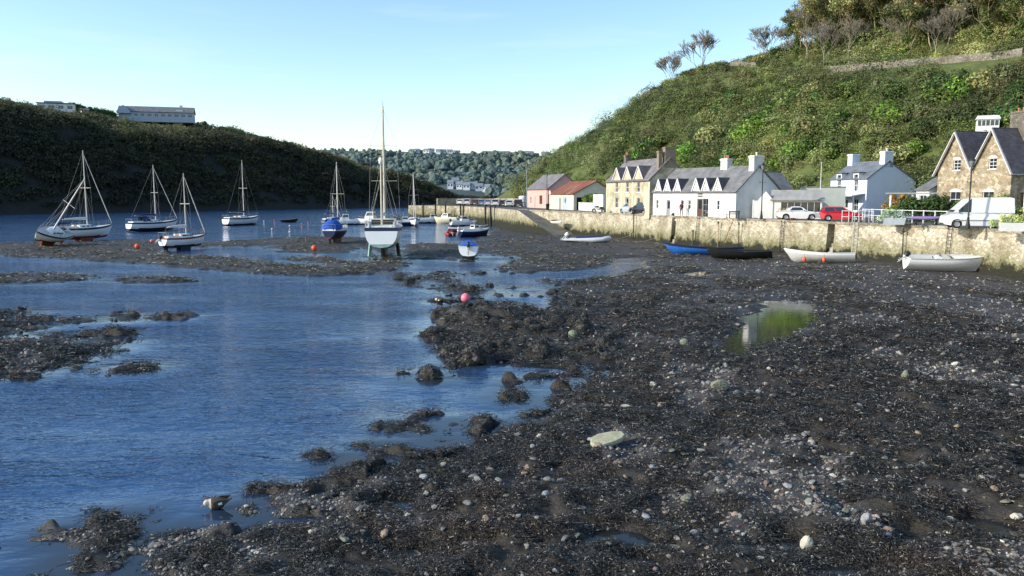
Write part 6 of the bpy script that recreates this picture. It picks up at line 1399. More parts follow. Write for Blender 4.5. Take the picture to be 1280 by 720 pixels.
p = gp(466, 281); cabin_cruiser('cabin_cruiser', 'white cabin cruiser with a tall wheelhouse half hidden behind the big ketch', (p.x, p.y, 0), R(170), 6.8, 2.5, 1.0, cabh=1.6, ob=False)
p = gp(504, 282.5); cabin_cruiser('covered_launch', 'dark launch with a black canopy right of the big ketch', (p.x, p.y, 0), R(8), 5.2, 2.0, .8, lower=M_NAVY, canopy=M_BLACK, cabh=.9)
p = gp(434, 281); cabin_cruiser('fishing_launch', 'small open launch with white wheelhouse behind the blue tented yacht', (p.x, p.y, 0), R(200), 5.4, 2.0, .8, cabh=1.3)
p = gp(536, 279); cabin_cruiser('fishing_boat', 'small white fishing boat with forward wheelhouse under the pier end', (p.x, p.y, 0), R(12), 5.6, 2.1, .85, cabh=1.0, cabx=(.5, .68))
p = gp(560, 279.5); cabin_cruiser('cream_launch', 'cream cabin boat with rounded wheelhouse moored against the pier', (p.x, p.y, 0), R(155), 6.0, 2.3, 1.1, lower=M_CREAMB, top=M_CREAMB, cabh=1.0)
p = gp(578, 283); cabin_cruiser('pot_boat', 'cluttered white potting boat moored between the cream and the red boats', (p.x, p.y, 0), R(20), 5.2, 2.0, .85, cabh=1.1)
p = gpz(591, 296); p.z = max(p.z, 0)-.05; cabin_cruiser('blue_cuddy_boat', 'blue hulled cuddy boat with white deck and cabin near the foot of the pier', p, R(32), 4.9, 2.0, .95, lower=M_NAVY, top=M_GEL, cabh=.75, cabx=(.42, .60), cowl=M_RUB)
def open_boat(name, label, pos, heading, L=4.5, B=1.7, fb=.6, outm=None, inm=None, wl=-9, band=None, af=None, stern=.78, heel=0, cat='rowing boat', thw=3, group=None, sheer=.5, dr=.18, sc=1, vee=.5):
    root = empty(name, pos, heading, label, cat, group, rot=(heel, 0, heading)); S = hull_sections(L, B, fb, dr, stern=stern, full=.42, vee=vee, sheer=sheer, nsec=18, m=7, rake=.2); off = Matrix.Translation((-L*.45, 0, dr))
    def put(mb, nm, m, par=root): mb.v = [tuple(off @ Vector(v)) for v in mb.v]; return mb.build(nm, m, par)
    h = put(hull_mesh(S, wl, band=band), 'hull', (outm or M_GEL, af or outm or M_GEL, band or outm or M_GEL))
    mb = MB(); secs = []
    for r in S:
        rr = [Vector((q.x*.985+.02, q.y*.93, q.z+.05*(1-j/7))) for j, q in enumerate(r)]; secs.append([Vector((q.x, -q.y, q.z)) for q in reversed(rr)]+rr[1:])
    mb.loft(secs, 0, True); mb.add(secs[0], [tuple(reversed(range(len(secs[0]))))]); put(mb, 'inner_skin', inm or M_DECK)
    mb = MB()
    for sg in (1, -1): mb.tube([(r[-1].x, sg*r[-1].y, r[-1].z+.01) for r in S], .032, 5)
    t = S[0][-1]; mb.tube([(t.x, t.y, t.z+.01), (t.x, -t.y, t.z+.01)], .035, 5); put(mb, 'gunwale', band or M_WOOD)
    for k in range(thw):
        u = .16+.27*k; r = S[int(u*18)]; mb = MB(); mb.box(r[-1].x-.13, r[-1].x+.13, -r[-1].y*.93, r[-1].y*.93, r[-1].z-.2, r[-1].z-.16); put(mb, 'thwart', M_WOOD)
    return root, off, S
def gq(px, py, dz=0): p = gpz(px, py); p.z = max(p.z, .0)+dz; return p
p = gq(578, 291); open_boat('red_boat', 'red open boat lying behind the blue cuddy boat below the pier', p, R(8), 5.2, 1.9, .7, outm=M_REDP, inm=M_RED, band=M_GEL)
def inflatable(name, label, pos, heading, L, B, r, m, inm, cover=None, ob=True, cat='inflatable boat', heel=0, cowl=None):
    root = empty(name, pos, heading, label, cat, rot=(heel, 0, heading)); mb = MB(); ptsL = [(-L*.5, B/2-r, r), (L*.12, B/2-r, r), (L*.34, B*.30, r*1.25), (L*.47, B*.08, r*1.75), (L*.48, 0, r*1.8)]; pts = ptsL+[(x, -y, z) for x, y, z in reversed(ptsL[:-1])]
    n = len(pts); mb.tube(pts, [r*.45]+[r]*(n-2)+[r*.45], 10); mb.build('tube', m, root)
    mb = MB(); secs = [[Vector((x, -w, z)), Vector((x, 0, z-dz)), Vector((x, w, z))] for x, w, z, dz in ((-L*.42, B/2-r, r*.7, r*.75), (L*.1, B/2-r, r*.7, r*.75), (L*.33, B*.28, r, r*.6), (L*.46, .05, r*1.5, .1))]; mb.loft(secs, 0, True); mb.add([(-L*.42, -B/2+r, r*.1), (-L*.42, B/2-r, r*.1), (-L*.42, B/2-r, r*2.0), (-L*.42, -B/2+r, r*2.0)], [(0, 1, 2, 3)]); mb.build('floor', inm, root)
    if cover: mb = MB(); sc = [[Vector((x, w*math.cos(t), r*1.55+h*math.sin(t))) for t in [PI*k/6 for k in range(7)]] for x, w, h in ((-L*.2, B*.40, .25), (L*.1, B*.40, .34), (L*.36, B*.25, .25), (L*.44, B*.1, .1))]; mb.loft(sc, 0, True); mb.build('cover', cover, root)
    else:
        mb = MB(); mb.box(-.12, .12, -B/2+r, B/2-r, r*1.5, r*1.62); mb.build('thwart', M_WOOD, root)
    if ob: outboard(root, -L*.44, 0, r*2.1, 1.1, cowl, R(48))
    return root
inflatable('red_inflatable', 'red inflatable dinghy with an outboard in front of the red boat', gq(563, 295), R(105), 3.2, 1.6, .26, M_REDP, M_BLACK)
inflatable('grey_rib', 'grey rigid inflatable with dark blue cover aground at the foot of the slipway', gq(733, 305), R(-12), 6.1, 2.2, .30, mat('pale_tube', (.62, .63, .65), (.52, .53, .55), 3, .5), M_GEL, cover=M_DBLUE, ob=True, cowl=M_GEL)
rt, off, S = open_boat('covered_dinghy', 'little white dinghy under a bright blue cover seen from astern on the mud', gq(586, 324, .22), R(92), 3.9, 2.0, .85, outm=M_GEL, band=M_GEL, thw=0, cat='dinghy', stern=.92, vee=-.25, dr=.12)
mb = MB(); mb.loft([[off @ Vector((S[i][-1].x, S[i][-1].y*c*1.02, S[i][-1].z+.03+h*(1-c*c))) for c in (1, .7, .35, 0, -.35, -.7, -1)] for i, h in ((0, .08), (4, .30), (9, .34), (14, .25), (17, .1))], 0, True); mb.build('cover', M_BCOVER, rt)
outboard(rt, -1.85, 0, .88, 1.15, M_ENG, R(8))
for x in (-1.0, .6): mb = MB(); mb.box(x-.1, x+.1, -.6, .6, -.26, .02); mb.build('chock', M_BLACK, rt)
open_boat('slip_dinghy', 'tiny white dinghy resting on the sloping slipway', (lambda p: (p.x, p.y, p.z))(at(696, 280.5, 126.5)), R(-60), 2.6, 1.2, .42, outm=M_GEL, inm=M_BLACK, thw=2, cat='dinghy', heel=R(6))
open_boat('far_dinghy', 'small dark dinghy floating alone in the open water of the bay', gp(361, 278), R(5), 3.6, 1.4, .5, outm=M_BLACK, inm=M_RUB, thw=2, cat='dinghy')
open_boat('blue_rowing_boat', 'long bright blue rowing boat lying on the weed below the quay wall', gq(886, 321, -.02), R(172), 7.6, 1.75, .62, outm=M_BLUEB, inm=M_BLUEB, band=M_NAVY, heel=R(3), thw=4, stern=.45, sheer=.8)
open_boat('black_rowing_boat', 'long black rowing boat lying in front of the blue one', gq(928, 326.5, -.02), R(174), 5.9, 1.7, .62, outm=M_BLACK, inm=M_BLACK, band=M_BLACK, heel=R(-4), thw=4, stern=.45, sheer=.7)
rt, off, S = open_boat('pale_dinghy', 'pale grey and white clinker dinghy with orange fenders aground under the quay', gq(1029, 331.5, -.02), R(167), 5.6, 1.8, .72, outm=mat('pale_grey_paint', (.60, .59, .55), (.50, .49, .45), 3, .5), inm=M_DECK, band=M_GEL, thw=3, heel=R(4), cat='dinghy')
for x, y, m in ((.1, 1.06, M_ORANGE), (1.75, .80, M_ORANGE)): mb = MB(); mb.lathe([(.02, -.2), (.13, -.12), (.16, .05), (.10, .2), (.03, .27)], 10, (x, y, .28)); mb.tube([(x, y, .5), (x, y+.15, .8)], .012, 4); mb.build('fender', m, rt)
# --- the white speedboat at the right
p = gq(1180, 343, .02); sb = empty('white_speedboat', p, R(-10), 'white motor boat with steering console and outboard lying on the weed at the right', 'motor boat', rot=(R(5), R(0), R(-10)))
S = hull_sections(6.0, 2.15, .92, .22, stern=.9, full=.45, vee=.9, sheer=.18, bowp=2.6); off = Matrix.Translation((-2.9, 0, .22)); mb = hull_mesh(S, -9); mb.v = [tuple(off @ Vector(v)) for v in mb.v]; mb.build('hull', (M_GEL, M_GEL, M_GEL), sb)
mb = MB()
for sg in (1, -1): mb.tube([off @ Vector((r[-1].x, sg*r[-1].y, r[-1].z)) for r in S], .05, 6)
mb.build('gunwale', M_RUB, sb)
mb = deck_mesh(S, .12, .55, 1.0); mb.v = [tuple(off @ Vector(v)) for v in mb.v]; mb.build('foredeck', M_GEL, sb)
mb = MB(); secs = [[off @ Vector((r[-1].x+.02, r[-1].y*c, r[-1].z+z)) for c, z in ((.98, -.02), (.82, -.02), (.76, -.42), (-.76, -.42), (-.82, -.02), (-.98, -.02))] for r in S[:14]]; mb.loft(secs, 0, False); mb.build('cockpit', M_DECK, sb)
mb = MB(); mb.loft([[Vector((x0-a, -.32, z)), Vector((x0+b, -.32, z)), Vector((x0+b, .32, z)), Vector((x0-a, .32, z))] for x0, a, b, z in ((-.6, .25, .35, .55), (-.6, .2, .3, 1.05), (-.55, .1, .15, 1.22))], 0, False, True); mb.box(-.68, -.42, -.33, .33, 1.2, 1.24); c = mb.build('console', M_GEL, sb)
mb = MB(); mb.add([(-.35, -.34, 1.2), (-.35, .34, 1.2), (-.5, .28, 1.5), (-.5, -.28, 1.5)], [(0, 1, 2, 3)]); mb.build('windscreen', M_GLASS, c)
mb = MB(); mb.lathe([(.17, 0), (.19, .02), (.17, .04), (.15, .02), (.17, 0)], 12, T=Matrix.Translation((-.92, 0, 1.05)) @ Matrix.Rotation(R(60), 4, 'Y')); mb.build('steering_wheel', M_BLACK, c)
mb = MB(); mb.box(-1.7, -1.2, -.45, .45, .5, .85); mb.build('seat', M_DECK, sb)
outboard(sb, -2.95, .0, 1.08, .95, M_ENG, R(48))
mb = MB(); mb.tube([(1.2, .75, .92), (2.2, .55, 1.2), (3.0, 0, 1.32), (2.2, -.55, 1.2), (1.2, -.75, .92)], .02, 5); mb.build('bow_rail', M_STEEL, sb)
# ------------------------------------------------------------------ buoys
def buoy(px, py, r, m, label, group=None):
    p = gq(px, py); o = empty('mooring_buoy', p, 0, label, 'buoy', group); mb = MB(); mb.lathe([(.01, -.05*r), (.55*r, .1*r), (.95*r, .55*r), (r, r), (.85*r, 1.5*r), (.45*r, 1.85*r), (.14*r, 1.97*r)], 14, (0, 0, 0)); mb.build('float', m, o)
    mb = MB(); mb.lathe([(.14*r, 1.9*r), (.14*r, 2.15*r), (.05*r, 2.15*r)], 8); mb.lathe([(.16*r, -.02), (.22*r, 0), (.16*r, .02), (.10*r, 0), (.16*r, -.02)], 10, T=Matrix.Translation((0, 0, 2.3*r)) @ Matrix.Rotation(PI/2, 4, 'X')); mb.build('ring', M_BLACK, o); return o
buoy(582, 384, .27, M_PINKB, 'pink mooring buoy caught on the tip of the weedy rock spit')
buoy(393, 315, .33, M_ORANGE, 'orange red mooring buoy on the wet mud left of the big ketch')
buoy(172, 312.5, .30, M_ORANGE, 'red mooring buoy on the mud left of the little twin keel yacht')
buoy(190, 305, .24, mat('faded_red_buoy', (.72, .22, .2), (.6, .16, .15), 4, .5), 'faded red buoy beyond the mud bar, left of a matching one'); buoy(198, 305, .24, MATS['faded_red_buoy'], 'faded red buoy beyond the mud bar, right of a matching one')
buoy(250, 307.5, .28, MATS['faded_red_buoy'], 'faded red buoy just right of the little twin keel yacht')
for px, py in ((330, 277), (343, 276), (377, 281), (385, 279), (362, 283), (340, 287), (362, 291)): buoy(px, py, .15, M_PINKB if px % 2 else M_GEL, 'tiny pale mooring buoy floating far out in the bay', 'small buoys far out in the bay')
# ------------------------------------------------------------------ ducks
def duck(loc, rz, label, head=(-.05), pale=True, sc=1.0):
    o = empty('duck', loc, rz, label, 'duck'); o.scale = (sc,)*3
    MB_ = MATS.get('duck_brown') or mat('duck_brown', (.10, .075, .05), (.035, .028, .022), 22, .8, .3, stretch=(.5, 1, 1)); MW = MATS.get('duck_pale') or mat('duck_pale', (.72, .60, .46), (.55, .42, .30), 12, .8); MBk = M_BLACK
    mb = MB(); secs = []
    for x, w, z0, z1 in ((-.27, .012, .17, .20), (-.2, .075, .07, .22), (-.12, .12, -.02, .245), (-.02, .145, -.05, .265), (.08, .14, -.05, .265), (.15, .105, -.03, .255), (.19, .072, .02, .245), (.215, .062, .06, .24), (.245, .068, .08, .245), (.285, .064, .085, .235), (.32, .042, .095, .20), (.335, .012, .12, .16)):
        secs.append([Vector((x, w*math.cos(a), (z0+z1)/2+(z1-z0)/2*math.sin(a))) for a in [2*PI*k/12 for k in range(12)]])
    mb.loft(secs, 0, True, True, lambda i, k: 1 if i >= 5 else 0); mb.build('body', (MB_, MW), o)
    mb = MB(); mb.loft([[Vector((.325, -.022, .12)), Vector((.325, .022, .12)), Vector((.325, .02, .15)), Vector((.325, -.02, .15))], [Vector((.375, -.025, .075)), Vector((.375, .025, .075)), Vector((.38, .02, .09)), Vector((.38, -.02, .09))], [Vector((.395, -.02, .055)), Vector((.395, .02, .055)), Vector((.40, .018, .065)), Vector((.40, -.018, .065))]], 0, True, True); mb.build('bill', mat('duck_bill', (.16, .10, .03), (.1, .06, .02), 8, .5), o)
    for sg in (1, -1):
        mb = MB(); mb.prism([(-.33, .24), (-.22, .13), (.0, .08), (.10, .12), (.09, .2), (-.08, .25)], sg*.125, sg*.152, 'y'); w_ = mb.build('wing', MB_, o); mb = MB(); mb.prism([(-.12, .12), (-.02, .11), (-.03, .17), (-.11, .18)], sg*.153, sg*.158, 'y'); mb.build('wing_patch', M_GEL, w_); mb = MB(); mb.ball((.295, sg*.058, .185), .009, 6); mb.build('eye', MBk, o)
    mb = MB(); mb.prism([(-.22, .12), (-.36, .20), (-.37, .225), (-.22, .19)], -.05, .05, 'y'); mb.build('tail', MB_, o); return o
p = gp(272, 636); duck((p.x, p.y, .03), R(200), 'pale headed brown duck standing in the shallows at lower left', sc=.8)
p = gp(549, 378); duck((p.x, p.y, .03), R(150), 'dark duck on the water left of the pink buoy', sc=.9)
# ================================================================== things on the quay
M_TYRE = mat('tyre', (.015, .015, .015), (.025, .025, .025), 8, .85); M_RIM = mat('alloy_rim', (.50, .50, .51), (.40, .40, .41), 6, .35, metal=.6); M_LAMP = mat('headlamp_glass', (.62, .64, .66), (.5, .5, .5), 6, .15, spec=.8); M_TAIL = mat('tail_lamp', (.40, .02, .02), (.3, .015, .015), 6, .25); M_TRIM = mat('black_trim', (.02, .02, .02), (.03, .03, .03), 6, .6); M_PLATE = mat('number_plate', (.75, .72, .55), (.7, .68, .5), 2, .5)
def paint(name, c): return mat(name, c, tuple(x*.9 for x in c), 1.5, .3, spec=.5, coat=.5)
def wheel(root, x, y, r, w):
    s = 1 if y > 0 else -1; T = Matrix.Translation((x, y, r)) @ Matrix.Rotation(-PI/2*s, 4, 'X'); mb = MB(); mb.lathe([(r*.62, -w/2), (r*.92, -w/2), (r, -w*.3), (r, w*.3), (r*.92, w/2), (r*.62, w/2)], 20, T=T); o = mb.build('wheel', M_TYRE, root)
    mb = MB(); mb.lathe([(r*.64, w*.42), (r*.58, w*.30), (r*.2, w*.34), (.001, w*.36)], 20, T=T)
    for k in range(5): a = 2*PI*k/5; mb.box(-.03, .03, .06, r*.6, w*.33, w*.40, 0, T @ Matrix.Rotation(a, 4, 'Z'))
    mb.build('rim', M_RIM, o)
def vehicle(name, label, cat, pos, heading, L, Wd, prof, belt, wheels, r, paintm, glassx, cabin, group=None, nwin=2, tumble=.14, lights=True, handles=True):
    """prof: list of (x,z) top outline of the body up to the beltline; cabin: list of (x,z) of the glasshouse outline above the beltline"""
    root = empty(name, pos, heading, label, cat, group); hw = Wd/2; n = len(prof)
    # body: lofted half outline with arches cut into the lower edge
    low = [(-L/2, .32)]
    for wx in wheels: low += [(wx-r*1.18*math.cos(a), max(.2, r+r*1.18*math.sin(a)-.0) if 0 < a < PI else .22) for a in [PI*k/8 for k in range(9)]]
    low += [(L/2, .32)]
    outline = low+[(x, z) for x, z in reversed(prof)]
    def width(x, z): 
        e = min(1, (L/2-abs(x))/(.16*L)); k = .84+.16*math.sin(PI/2*max(0, e)); 
        return hw*k*(1-.05*max(0, (z-.55)))
    mb = MB(); m = len(outline)
    A = [Vector((x, -width(x, z), z)) for x, z in outline]; Bv = [Vector((x, width(x, z), z)) for x, z in outline]
    mb.add(A, [tuple(range(m))], 0); mb.add(Bv, [tuple(reversed(range(m)))], 0)
    mb.add(A+Bv, [(i, m+i, m+(i+1) % m, (i+1) % m) for i in range(m)], 0, False)
    mb.build('body', paintm, root, bevel=.05)
    k = len(cabin); tz = max(z for x, z in cabin)
    def cw(z): return hw*(.94-tumble*(z-belt)/(tz-belt))
    mb = MB(); A = [Vector((x, -cw(z), z)) for x, z in cabin]; Bv = [Vector((x, cw(z), z)) for x, z in cabin]
    mb.add(A, [tuple(reversed(range(k)))]); mb.add(Bv, [tuple(range(k))]); mb.add(A+Bv, [(i, (i+1) % k, k+(i+1) % k, k+i) for i in range(k)]); mb.build('cabin', paintm, root, bevel=.04)
    # glazing: side windows, windscreen, rear screen laid just proud of the cabin
    zb, zt = belt+.04, tz-.09
    def xedge(z, front):
        pts = [(a, b) for a, b in zip(cabin, cabin[1:]+cabin[:1]) if min(a[1], b[1]) <= z <= max(a[1], b[1]) and abs(a[1]-b[1]) > 1e-4]
        xs = [a[0]+(b[0]-a[0])*(z-a[1])/(b[1]-a[1]) for a, b in pts]; return max(xs) if front else min(xs)
    gx0, gx1 = glassx
    for sg in (1, -1):
        for j in range(nwin):
            mb = MB(); 
            def X_(t, z):
                a, b = max(gx0, xedge(z, False)+.10), min(gx1, xedge(z, True)-.10); return a+(b-a)*t
            t0, t1 = j/nwin+.02, (j+1)/nwin-.02; q = [Vector((X_(t0, zb), sg*(cw(zb)+.012), zb)), Vector((X_(t1, zb), sg*(cw(zb)+.012), zb)), Vector((X_(t1, zt), sg*(cw(zt)+.012), zt)), Vector((X_(t0, zt), sg*(cw(zt)+.012), zt))]
            mb.add(q, [(0, 1, 2, 3) if sg < 0 else (3, 2, 1, 0)]); mb.build('side_window', M_GLASS, root)
    for front in (True, False):
        a, b = xedge(zb, front), xedge(zt, front); o = .014 if front else -.014
        if not front and cat == 'van': continue
        mb = MB(); mb.add([(a+o, -cw(zb)+.1, zb), (a+o, cw(zb)-.1, zb), (b+o, cw(zt)-.1, zt), (b+o, -cw(zt)+.1, zt)], [(0, 1, 2, 3) if front else (3, 2, 1, 0)]); mb.build('windscreen' if front else 'rear_window', M_GLASS, root)
    for wx in wheels:
        for sg in (1, -1): wheel(root, wx, sg*(hw-.13), r, .2)
    mb = MB(); mb.box(-L/2+.2, L/2-.2, -hw*.8, hw*.8, .24, .34); mb.build('underbody', M_TRIM, root)
    zl = .68 if cat != 'van' else .85
    for sg in (1, -1):
        mb = MB(); mb.ball((L/2-.12, sg*hw*.66, zl), (.13, .17, .1), 8); mb.build('headlamp', M_LAMP, root)
        mb = MB(); mb.box(-L/2-.015, -L/2+.1, sg*hw*.70-.1, sg*hw*.70+.1, zl+.02, zl+.22); mb.build('tail_lamp', M_TAIL, root)
        mb = MB(); mx = gx1-.12; mb.ball((mx, sg*(hw+.06), belt+.08), (.08, .1, .075), 8); mb.build('wing_mirror', paintm, root)
        if handles: mb = MB(); mb.box(glassx[0]+.55*(gx1-gx0)*.2, glassx[0]+.55*(gx1-gx0)*.2+.16, sg*(hw+.0)-.012, sg*(hw)+.012, belt-.14, belt-.10); mb.build('door_handle', M_TRIM, root)
    for sx in (1, -1): mb = MB(); mb.box(sx*L/2-.02 if sx > 0 else -L/2-.03, sx*L/2+.03 if sx > 0 else -L/2+.02, -.26, .26, .42, .53); mb.build('number_plate', M_PLATE, root)
    mb = MB(); mb.box(L/2-.06, L/2+.012, -hw*.62, hw*.62, .33, .41); mb.box(-L/2-.012, -L/2+.06, -hw*.62, hw*.62, .33, .41); mb.build('bumper', M_TRIM, root)
    return root
def hatch(name, label, pos, heading, pm, L=3.9, Wd=1.72, H=1.46, group=None, van=False):
    return vehicle(name, label, 'car', pos, heading, L, Wd, [(-L/2, .95), (-L/2+.06, 1.0), (L*.18, .98), (L*.40, .86), (L/2-.06, .72), (L/2, .5)], .97, (-L*.31, L*.32), .31, pm, (-L*.42, L*.16), [(-L/2+.05, .96), (-L/2+.32, H-.05), (-L/2+.65, H), (L*.02, H), (L*.25, .96)], group)
def estate(name, label, pos, heading, pm, group=None): return hatch(name, label, pos, heading, pm, 4.5, 1.82, 1.62, group)
def qp(px, py): p = gp(px, py, QZ); p.z = QZ+.03; return p
# heading of the quay road (near part)
P_W, P_RED, P_SIL, P_DK, P_BLK, P_BLUE = paint('white_car_paint', (.78, .78, .78)), paint('red_car_paint', (.55, .015, .03)), paint('silver_blue_paint', (.42, .48, .55)), paint('dark_car_paint', (.03, .03, .035)), paint('black_car_paint', (.015, .013, .014)), paint('blue_car_paint', (.12, .2, .36))
# white two door coupe
p = qp(997, 275.2); L_ = 4.15
vehicle('white_coupe', 'white rounded two door car parked on the quay beside the low outhouse', 'car', p, R(-12), L_, 1.75, [(-L_/2, .84), (-L_/2+.25, .98), (-.5, 1.0), (L_*.17, .98), (L_*.36, .88), (L_/2-.1, .70), (L_/2, .5)], .98, (-L_*.31, L_*.31), .32, P_W, (-.95, .55), [(-L_*.34, .97), (-L_*.24, 1.22), (-.55, 1.42), (.05, 1.42), (.42, 1.28), (.82, .97)], nwin=1)
p = qp(1050, 276.6); hatch('red_hatchback', 'bright red hatchback parked on the quay right of the white coupe', p, R(-16), P_RED, 3.9)
# the white van
p = qp(1219, 285.5); L_ = 4.95
vn = vehicle('white_van', 'high roofed white panel van parked at the right end of the quay', 'van', p, R(165), L_, 1.95, [(-L_/2, 1.25), (L_*.30, 1.25), (L_*.40, 1.12), (L_/2-.12, .98), (L_/2, .6)], 1.24, (-L_*.32, L_*.32), .34, P_W, (L_*.12, L_*.34), [(-L_/2+.02, 1.23), (-L_/2+.08, 2.36), (-L_/2+.35, 2.44), (L_*.10, 2.42), (L_*.17, 2.30), (L_*.385, 1.23)], nwin=1, tumble=.10)
mb = MB(); 
for sg in (1, -1): mb.box(-L_*.36, L_*.34, sg*(.975)-.02, sg*.975+.02, .58, .68)
mb.build('side_trim', mat('grey_trim', (.3, .3, .3), (.25, .25, .25), 5, .6), vn); mb = MB(); mb.box(-L_/2-.012, -L_/2+.0, -.012, .012, .5, 2.3); mb.build('rear_door_gap', M_TRIM, vn)
# cars in front of the cream house
hatch('silver_hatchback', 'silver blue hatchback parked before the cream gabled house', qp(788, 267), R(110), P_SIL, 3.8, 1.7, 1.5)
estate('dark_estate', 'dark estate car with its tail open to the quay beside the silver hatchback', qp(803.5, 268), R(115), P_DK)
# row of cars at the head of the pier
row = [(648, 259, P_BLK, 1, 'black estate car at the pink store end of the pier row'), (636, 258.6, P_W, 0, 'white car second from the pink store in the pier row'), (628.5, 258.4, P_DK, 0, 'dark car between two paler cars in the pier row'), (620, 258, P_W, 1, 'white estate car in the middle of the pier row'), (611.5, 257.6, P_SIL, 0, 'silver car left of the white estate in the pier row'), (604, 257.4, P_BLUE, 0, 'blue grey car in the pier row'), (596, 257, P_DK, 0, 'dark hatchback near the left end of the pier row'), (585, 256.6, P_W, 1, 'white estate car at the left end of the pier row'), (576.5, 256.4, P_W, 0, 'last white car at the far end of the pier row')]
for px, py, pm, e, lb in row:
    p = qp(px, py); p.y = min(p.y, 203); p.x = (px-640)/FPX*p.y; (estate if e else hatch)('parked_car', lb, p, R(75+(px % 7)*3), pm, group='cars parked along the pier')
# motorbike by the white yard wall
M_CHR = M_STEEL
p = qp(712, 263.2)
def motorbike(p, rz):
    o = empty('motorbike', p, rz, 'black motorbike parked by the white yard wall', 'motorbike')
    for x in (-.7, .7):
        mb = MB(); T = Matrix.Translation((x, 0, .32)) @ Matrix.Rotation(PI/2, 4, 'X'); mb.lathe([(.22, -.05), (.30, -.06), (.33, 0), (.30, .06), (.22, .05), (.22, -.05)], 16, T=T); w = mb.build('wheel', M_TYRE, o); mb = MB(); mb.lathe([(.22, -.01), (.05, -.03), (.05, .03), (.22, .01)], 12, T=T); mb.build('rim', M_RIM, w)
    mb = MB(); mb.tube([(-.7, 0, .32), (-.15, 0, .45), (.3, 0, .55), (.52, 0, .9)], .045, 6); mb.tube([(.7, .08, .32), (.48, .08, 1.0)], .025, 6); mb.tube([(.7, -.08, .32), (.48, -.08, 1.0)], .025, 6); mb.build('frame', M_CHR, o)
    mb = MB(); mb.ball((.18, 0, .85), (.30, .15, .14), 10); mb.build('tank', P_BLK, o); mb = MB(); mb.ball((-.35, 0, .80), (.42, .14, .08), 10); mb.build('seat', M_TRIM, o); mb = MB(); mb.box(-.2, .25, -.16, .16, .32, .68); mb.build('engine', M_RUB, o, bevel=.04)
    mb = MB(); mb.tube([(.42, .38, 1.0), (.5, .12, 1.03), (.5, -.12, 1.03), (.42, -.38, 1.0)], .018, 5); mb.build('handlebar', M_TRIM, o); mb = MB(); mb.ball((.62, 0, .92), .1, 8); mb.build('headlamp', M_LAMP, o); mb = MB(); mb.box(-.75, -.3, .14, .34, .5, .85); mb.box(-.75, -.3, -.34, -.14, .5, .85); mb.build('pannier', P_BLK, o, bevel=.03); return o
motorbike(qp(748, 266), R(160))
# ------------------------------------------------------------------ lamp posts, sign, flagpole
M_IRON = mat('black_iron', (.02, .022, .022), (.03, .032, .03), 6, .5)
def street_lamp(px, py, H, label, ladder=True):
    o = empty('street_lamp', qp(px, py), R(20), label, 'street lamp'); mb = MB(); mb.lathe([(.16, 0), (.17, .25), (.12, .5), (.085, .75), (.10, .8), (.06, .95), (.055, H*.7), (.045, H-.75)], 10); mb.build('post', M_IRON, o)
    mb = MB(); mb.bar((-.35, 0, H*.66), (.35, 0, H*.66), .035); mb.ball((-.36, 0, H*.66), .05, 6); mb.ball((.36, 0, H*.66), .05, 6); mb.build('ladder_bar', M_IRON, o)
    mb = MB(); mb.lathe([(.10, H-.75), (.15, H-.68), (.22, H-.25)], 6); l = mb.build('lantern', glass('lantern_glass', (.25, .27, .28), .2), o); mb = MB(); mb.lathe([(.26, H-.25), (.20, H-.12), (.06, H-.02), (.03, H+.12), (.001, H+.14)], 6); mb.build('lantern_cap', M_IRON, l); return o
street_lamp(1209.5, 286.5, 5.5, 'black iron street lamp standing in front of the white van'); street_lamp(951.5, 274.5, 6.0, 'black iron street lamp by the shaded gable of the white cottages'); street_lamp(683.5, 262, 6.6, 'black iron street lamp at the head of the slipway'); street_lamp(797, 267.5, 5.2, 'black iron street lamp before the right end of the cream house')
o = empty('round_sign', qp(687.5, 262.2), R(-70), 'pale pink round sign on a thin post at the head of the slipway', 'sign'); mb = MB(); mb.tube([(0, 0, 0), (0, 0, 3.3)], .04, 6); mb.build('post', M_GREY, o); mb = MB(); mb.lathe([(.001, -.02), (.48, -.02), (.48, .02), (.001, .02)], 18, T=Matrix.Translation((0, -.06, 2.95)) @ Matrix.Rotation(PI/2, 4, 'X')); d = mb.build('disc', mat('faded_red', (.75, .20, .18), (.65, .16, .15), 3, .5), o); mb = MB(); mb.lathe([(.001, 0), (.36, 0)], 18, T=Matrix.Translation((0, -.083, 2.95)) @ Matrix.Rotation(PI/2, 4, 'X')); mb.build('disc_centre', M_WHITEP, d)
o = empty('flagpole', qp(1024, 271), 0, 'tall white flagpole beside the low outhouse', 'flagpole'); mb = MB(); mb.tube([(0, 0, 0), (0, 0, 3.2), (0, 0, 6.4)], [.07, .055, .035], 8); mb.build('pole', M_WHITEP, o); mb = MB(); mb.ball((0, 0, 6.45), .07, 8); mb.build('truck', M_WHITEP, o)
o = empty('mast_post', qp(658.5, 258.5), 0, 'old wooden post with a slanting derrick arm left of the pink store', 'post'); mb = MB(); mb.tube([(0, 0, 0), (0, 0, 8.0)], [.13, .09], 8); mb.build('post', M_GREY, o); mb = MB(); mb.tube([(0, 0, .6), (-1.2, .2, 4.6)], [.10, .07], 6); mb.build('arm', M_GREY, o)
o = empty('oil_tank', qp(653.5, 258.2), 0, 'pale cylindrical tank standing left of the pink store', 'tank'); mb = MB(); mb.lathe([(.9, 0), (.9, 2.1), (.75, 2.3), (.001, 2.4)], 16); mb.build('tank', M_WHITEP, o); mb = MB(); mb.lathe([(.915, .8), (.915, .9)], 16); mb.lathe([(.915, 1.6), (.915, 1.7)], 16); mb.build('band', M_GREY, o)
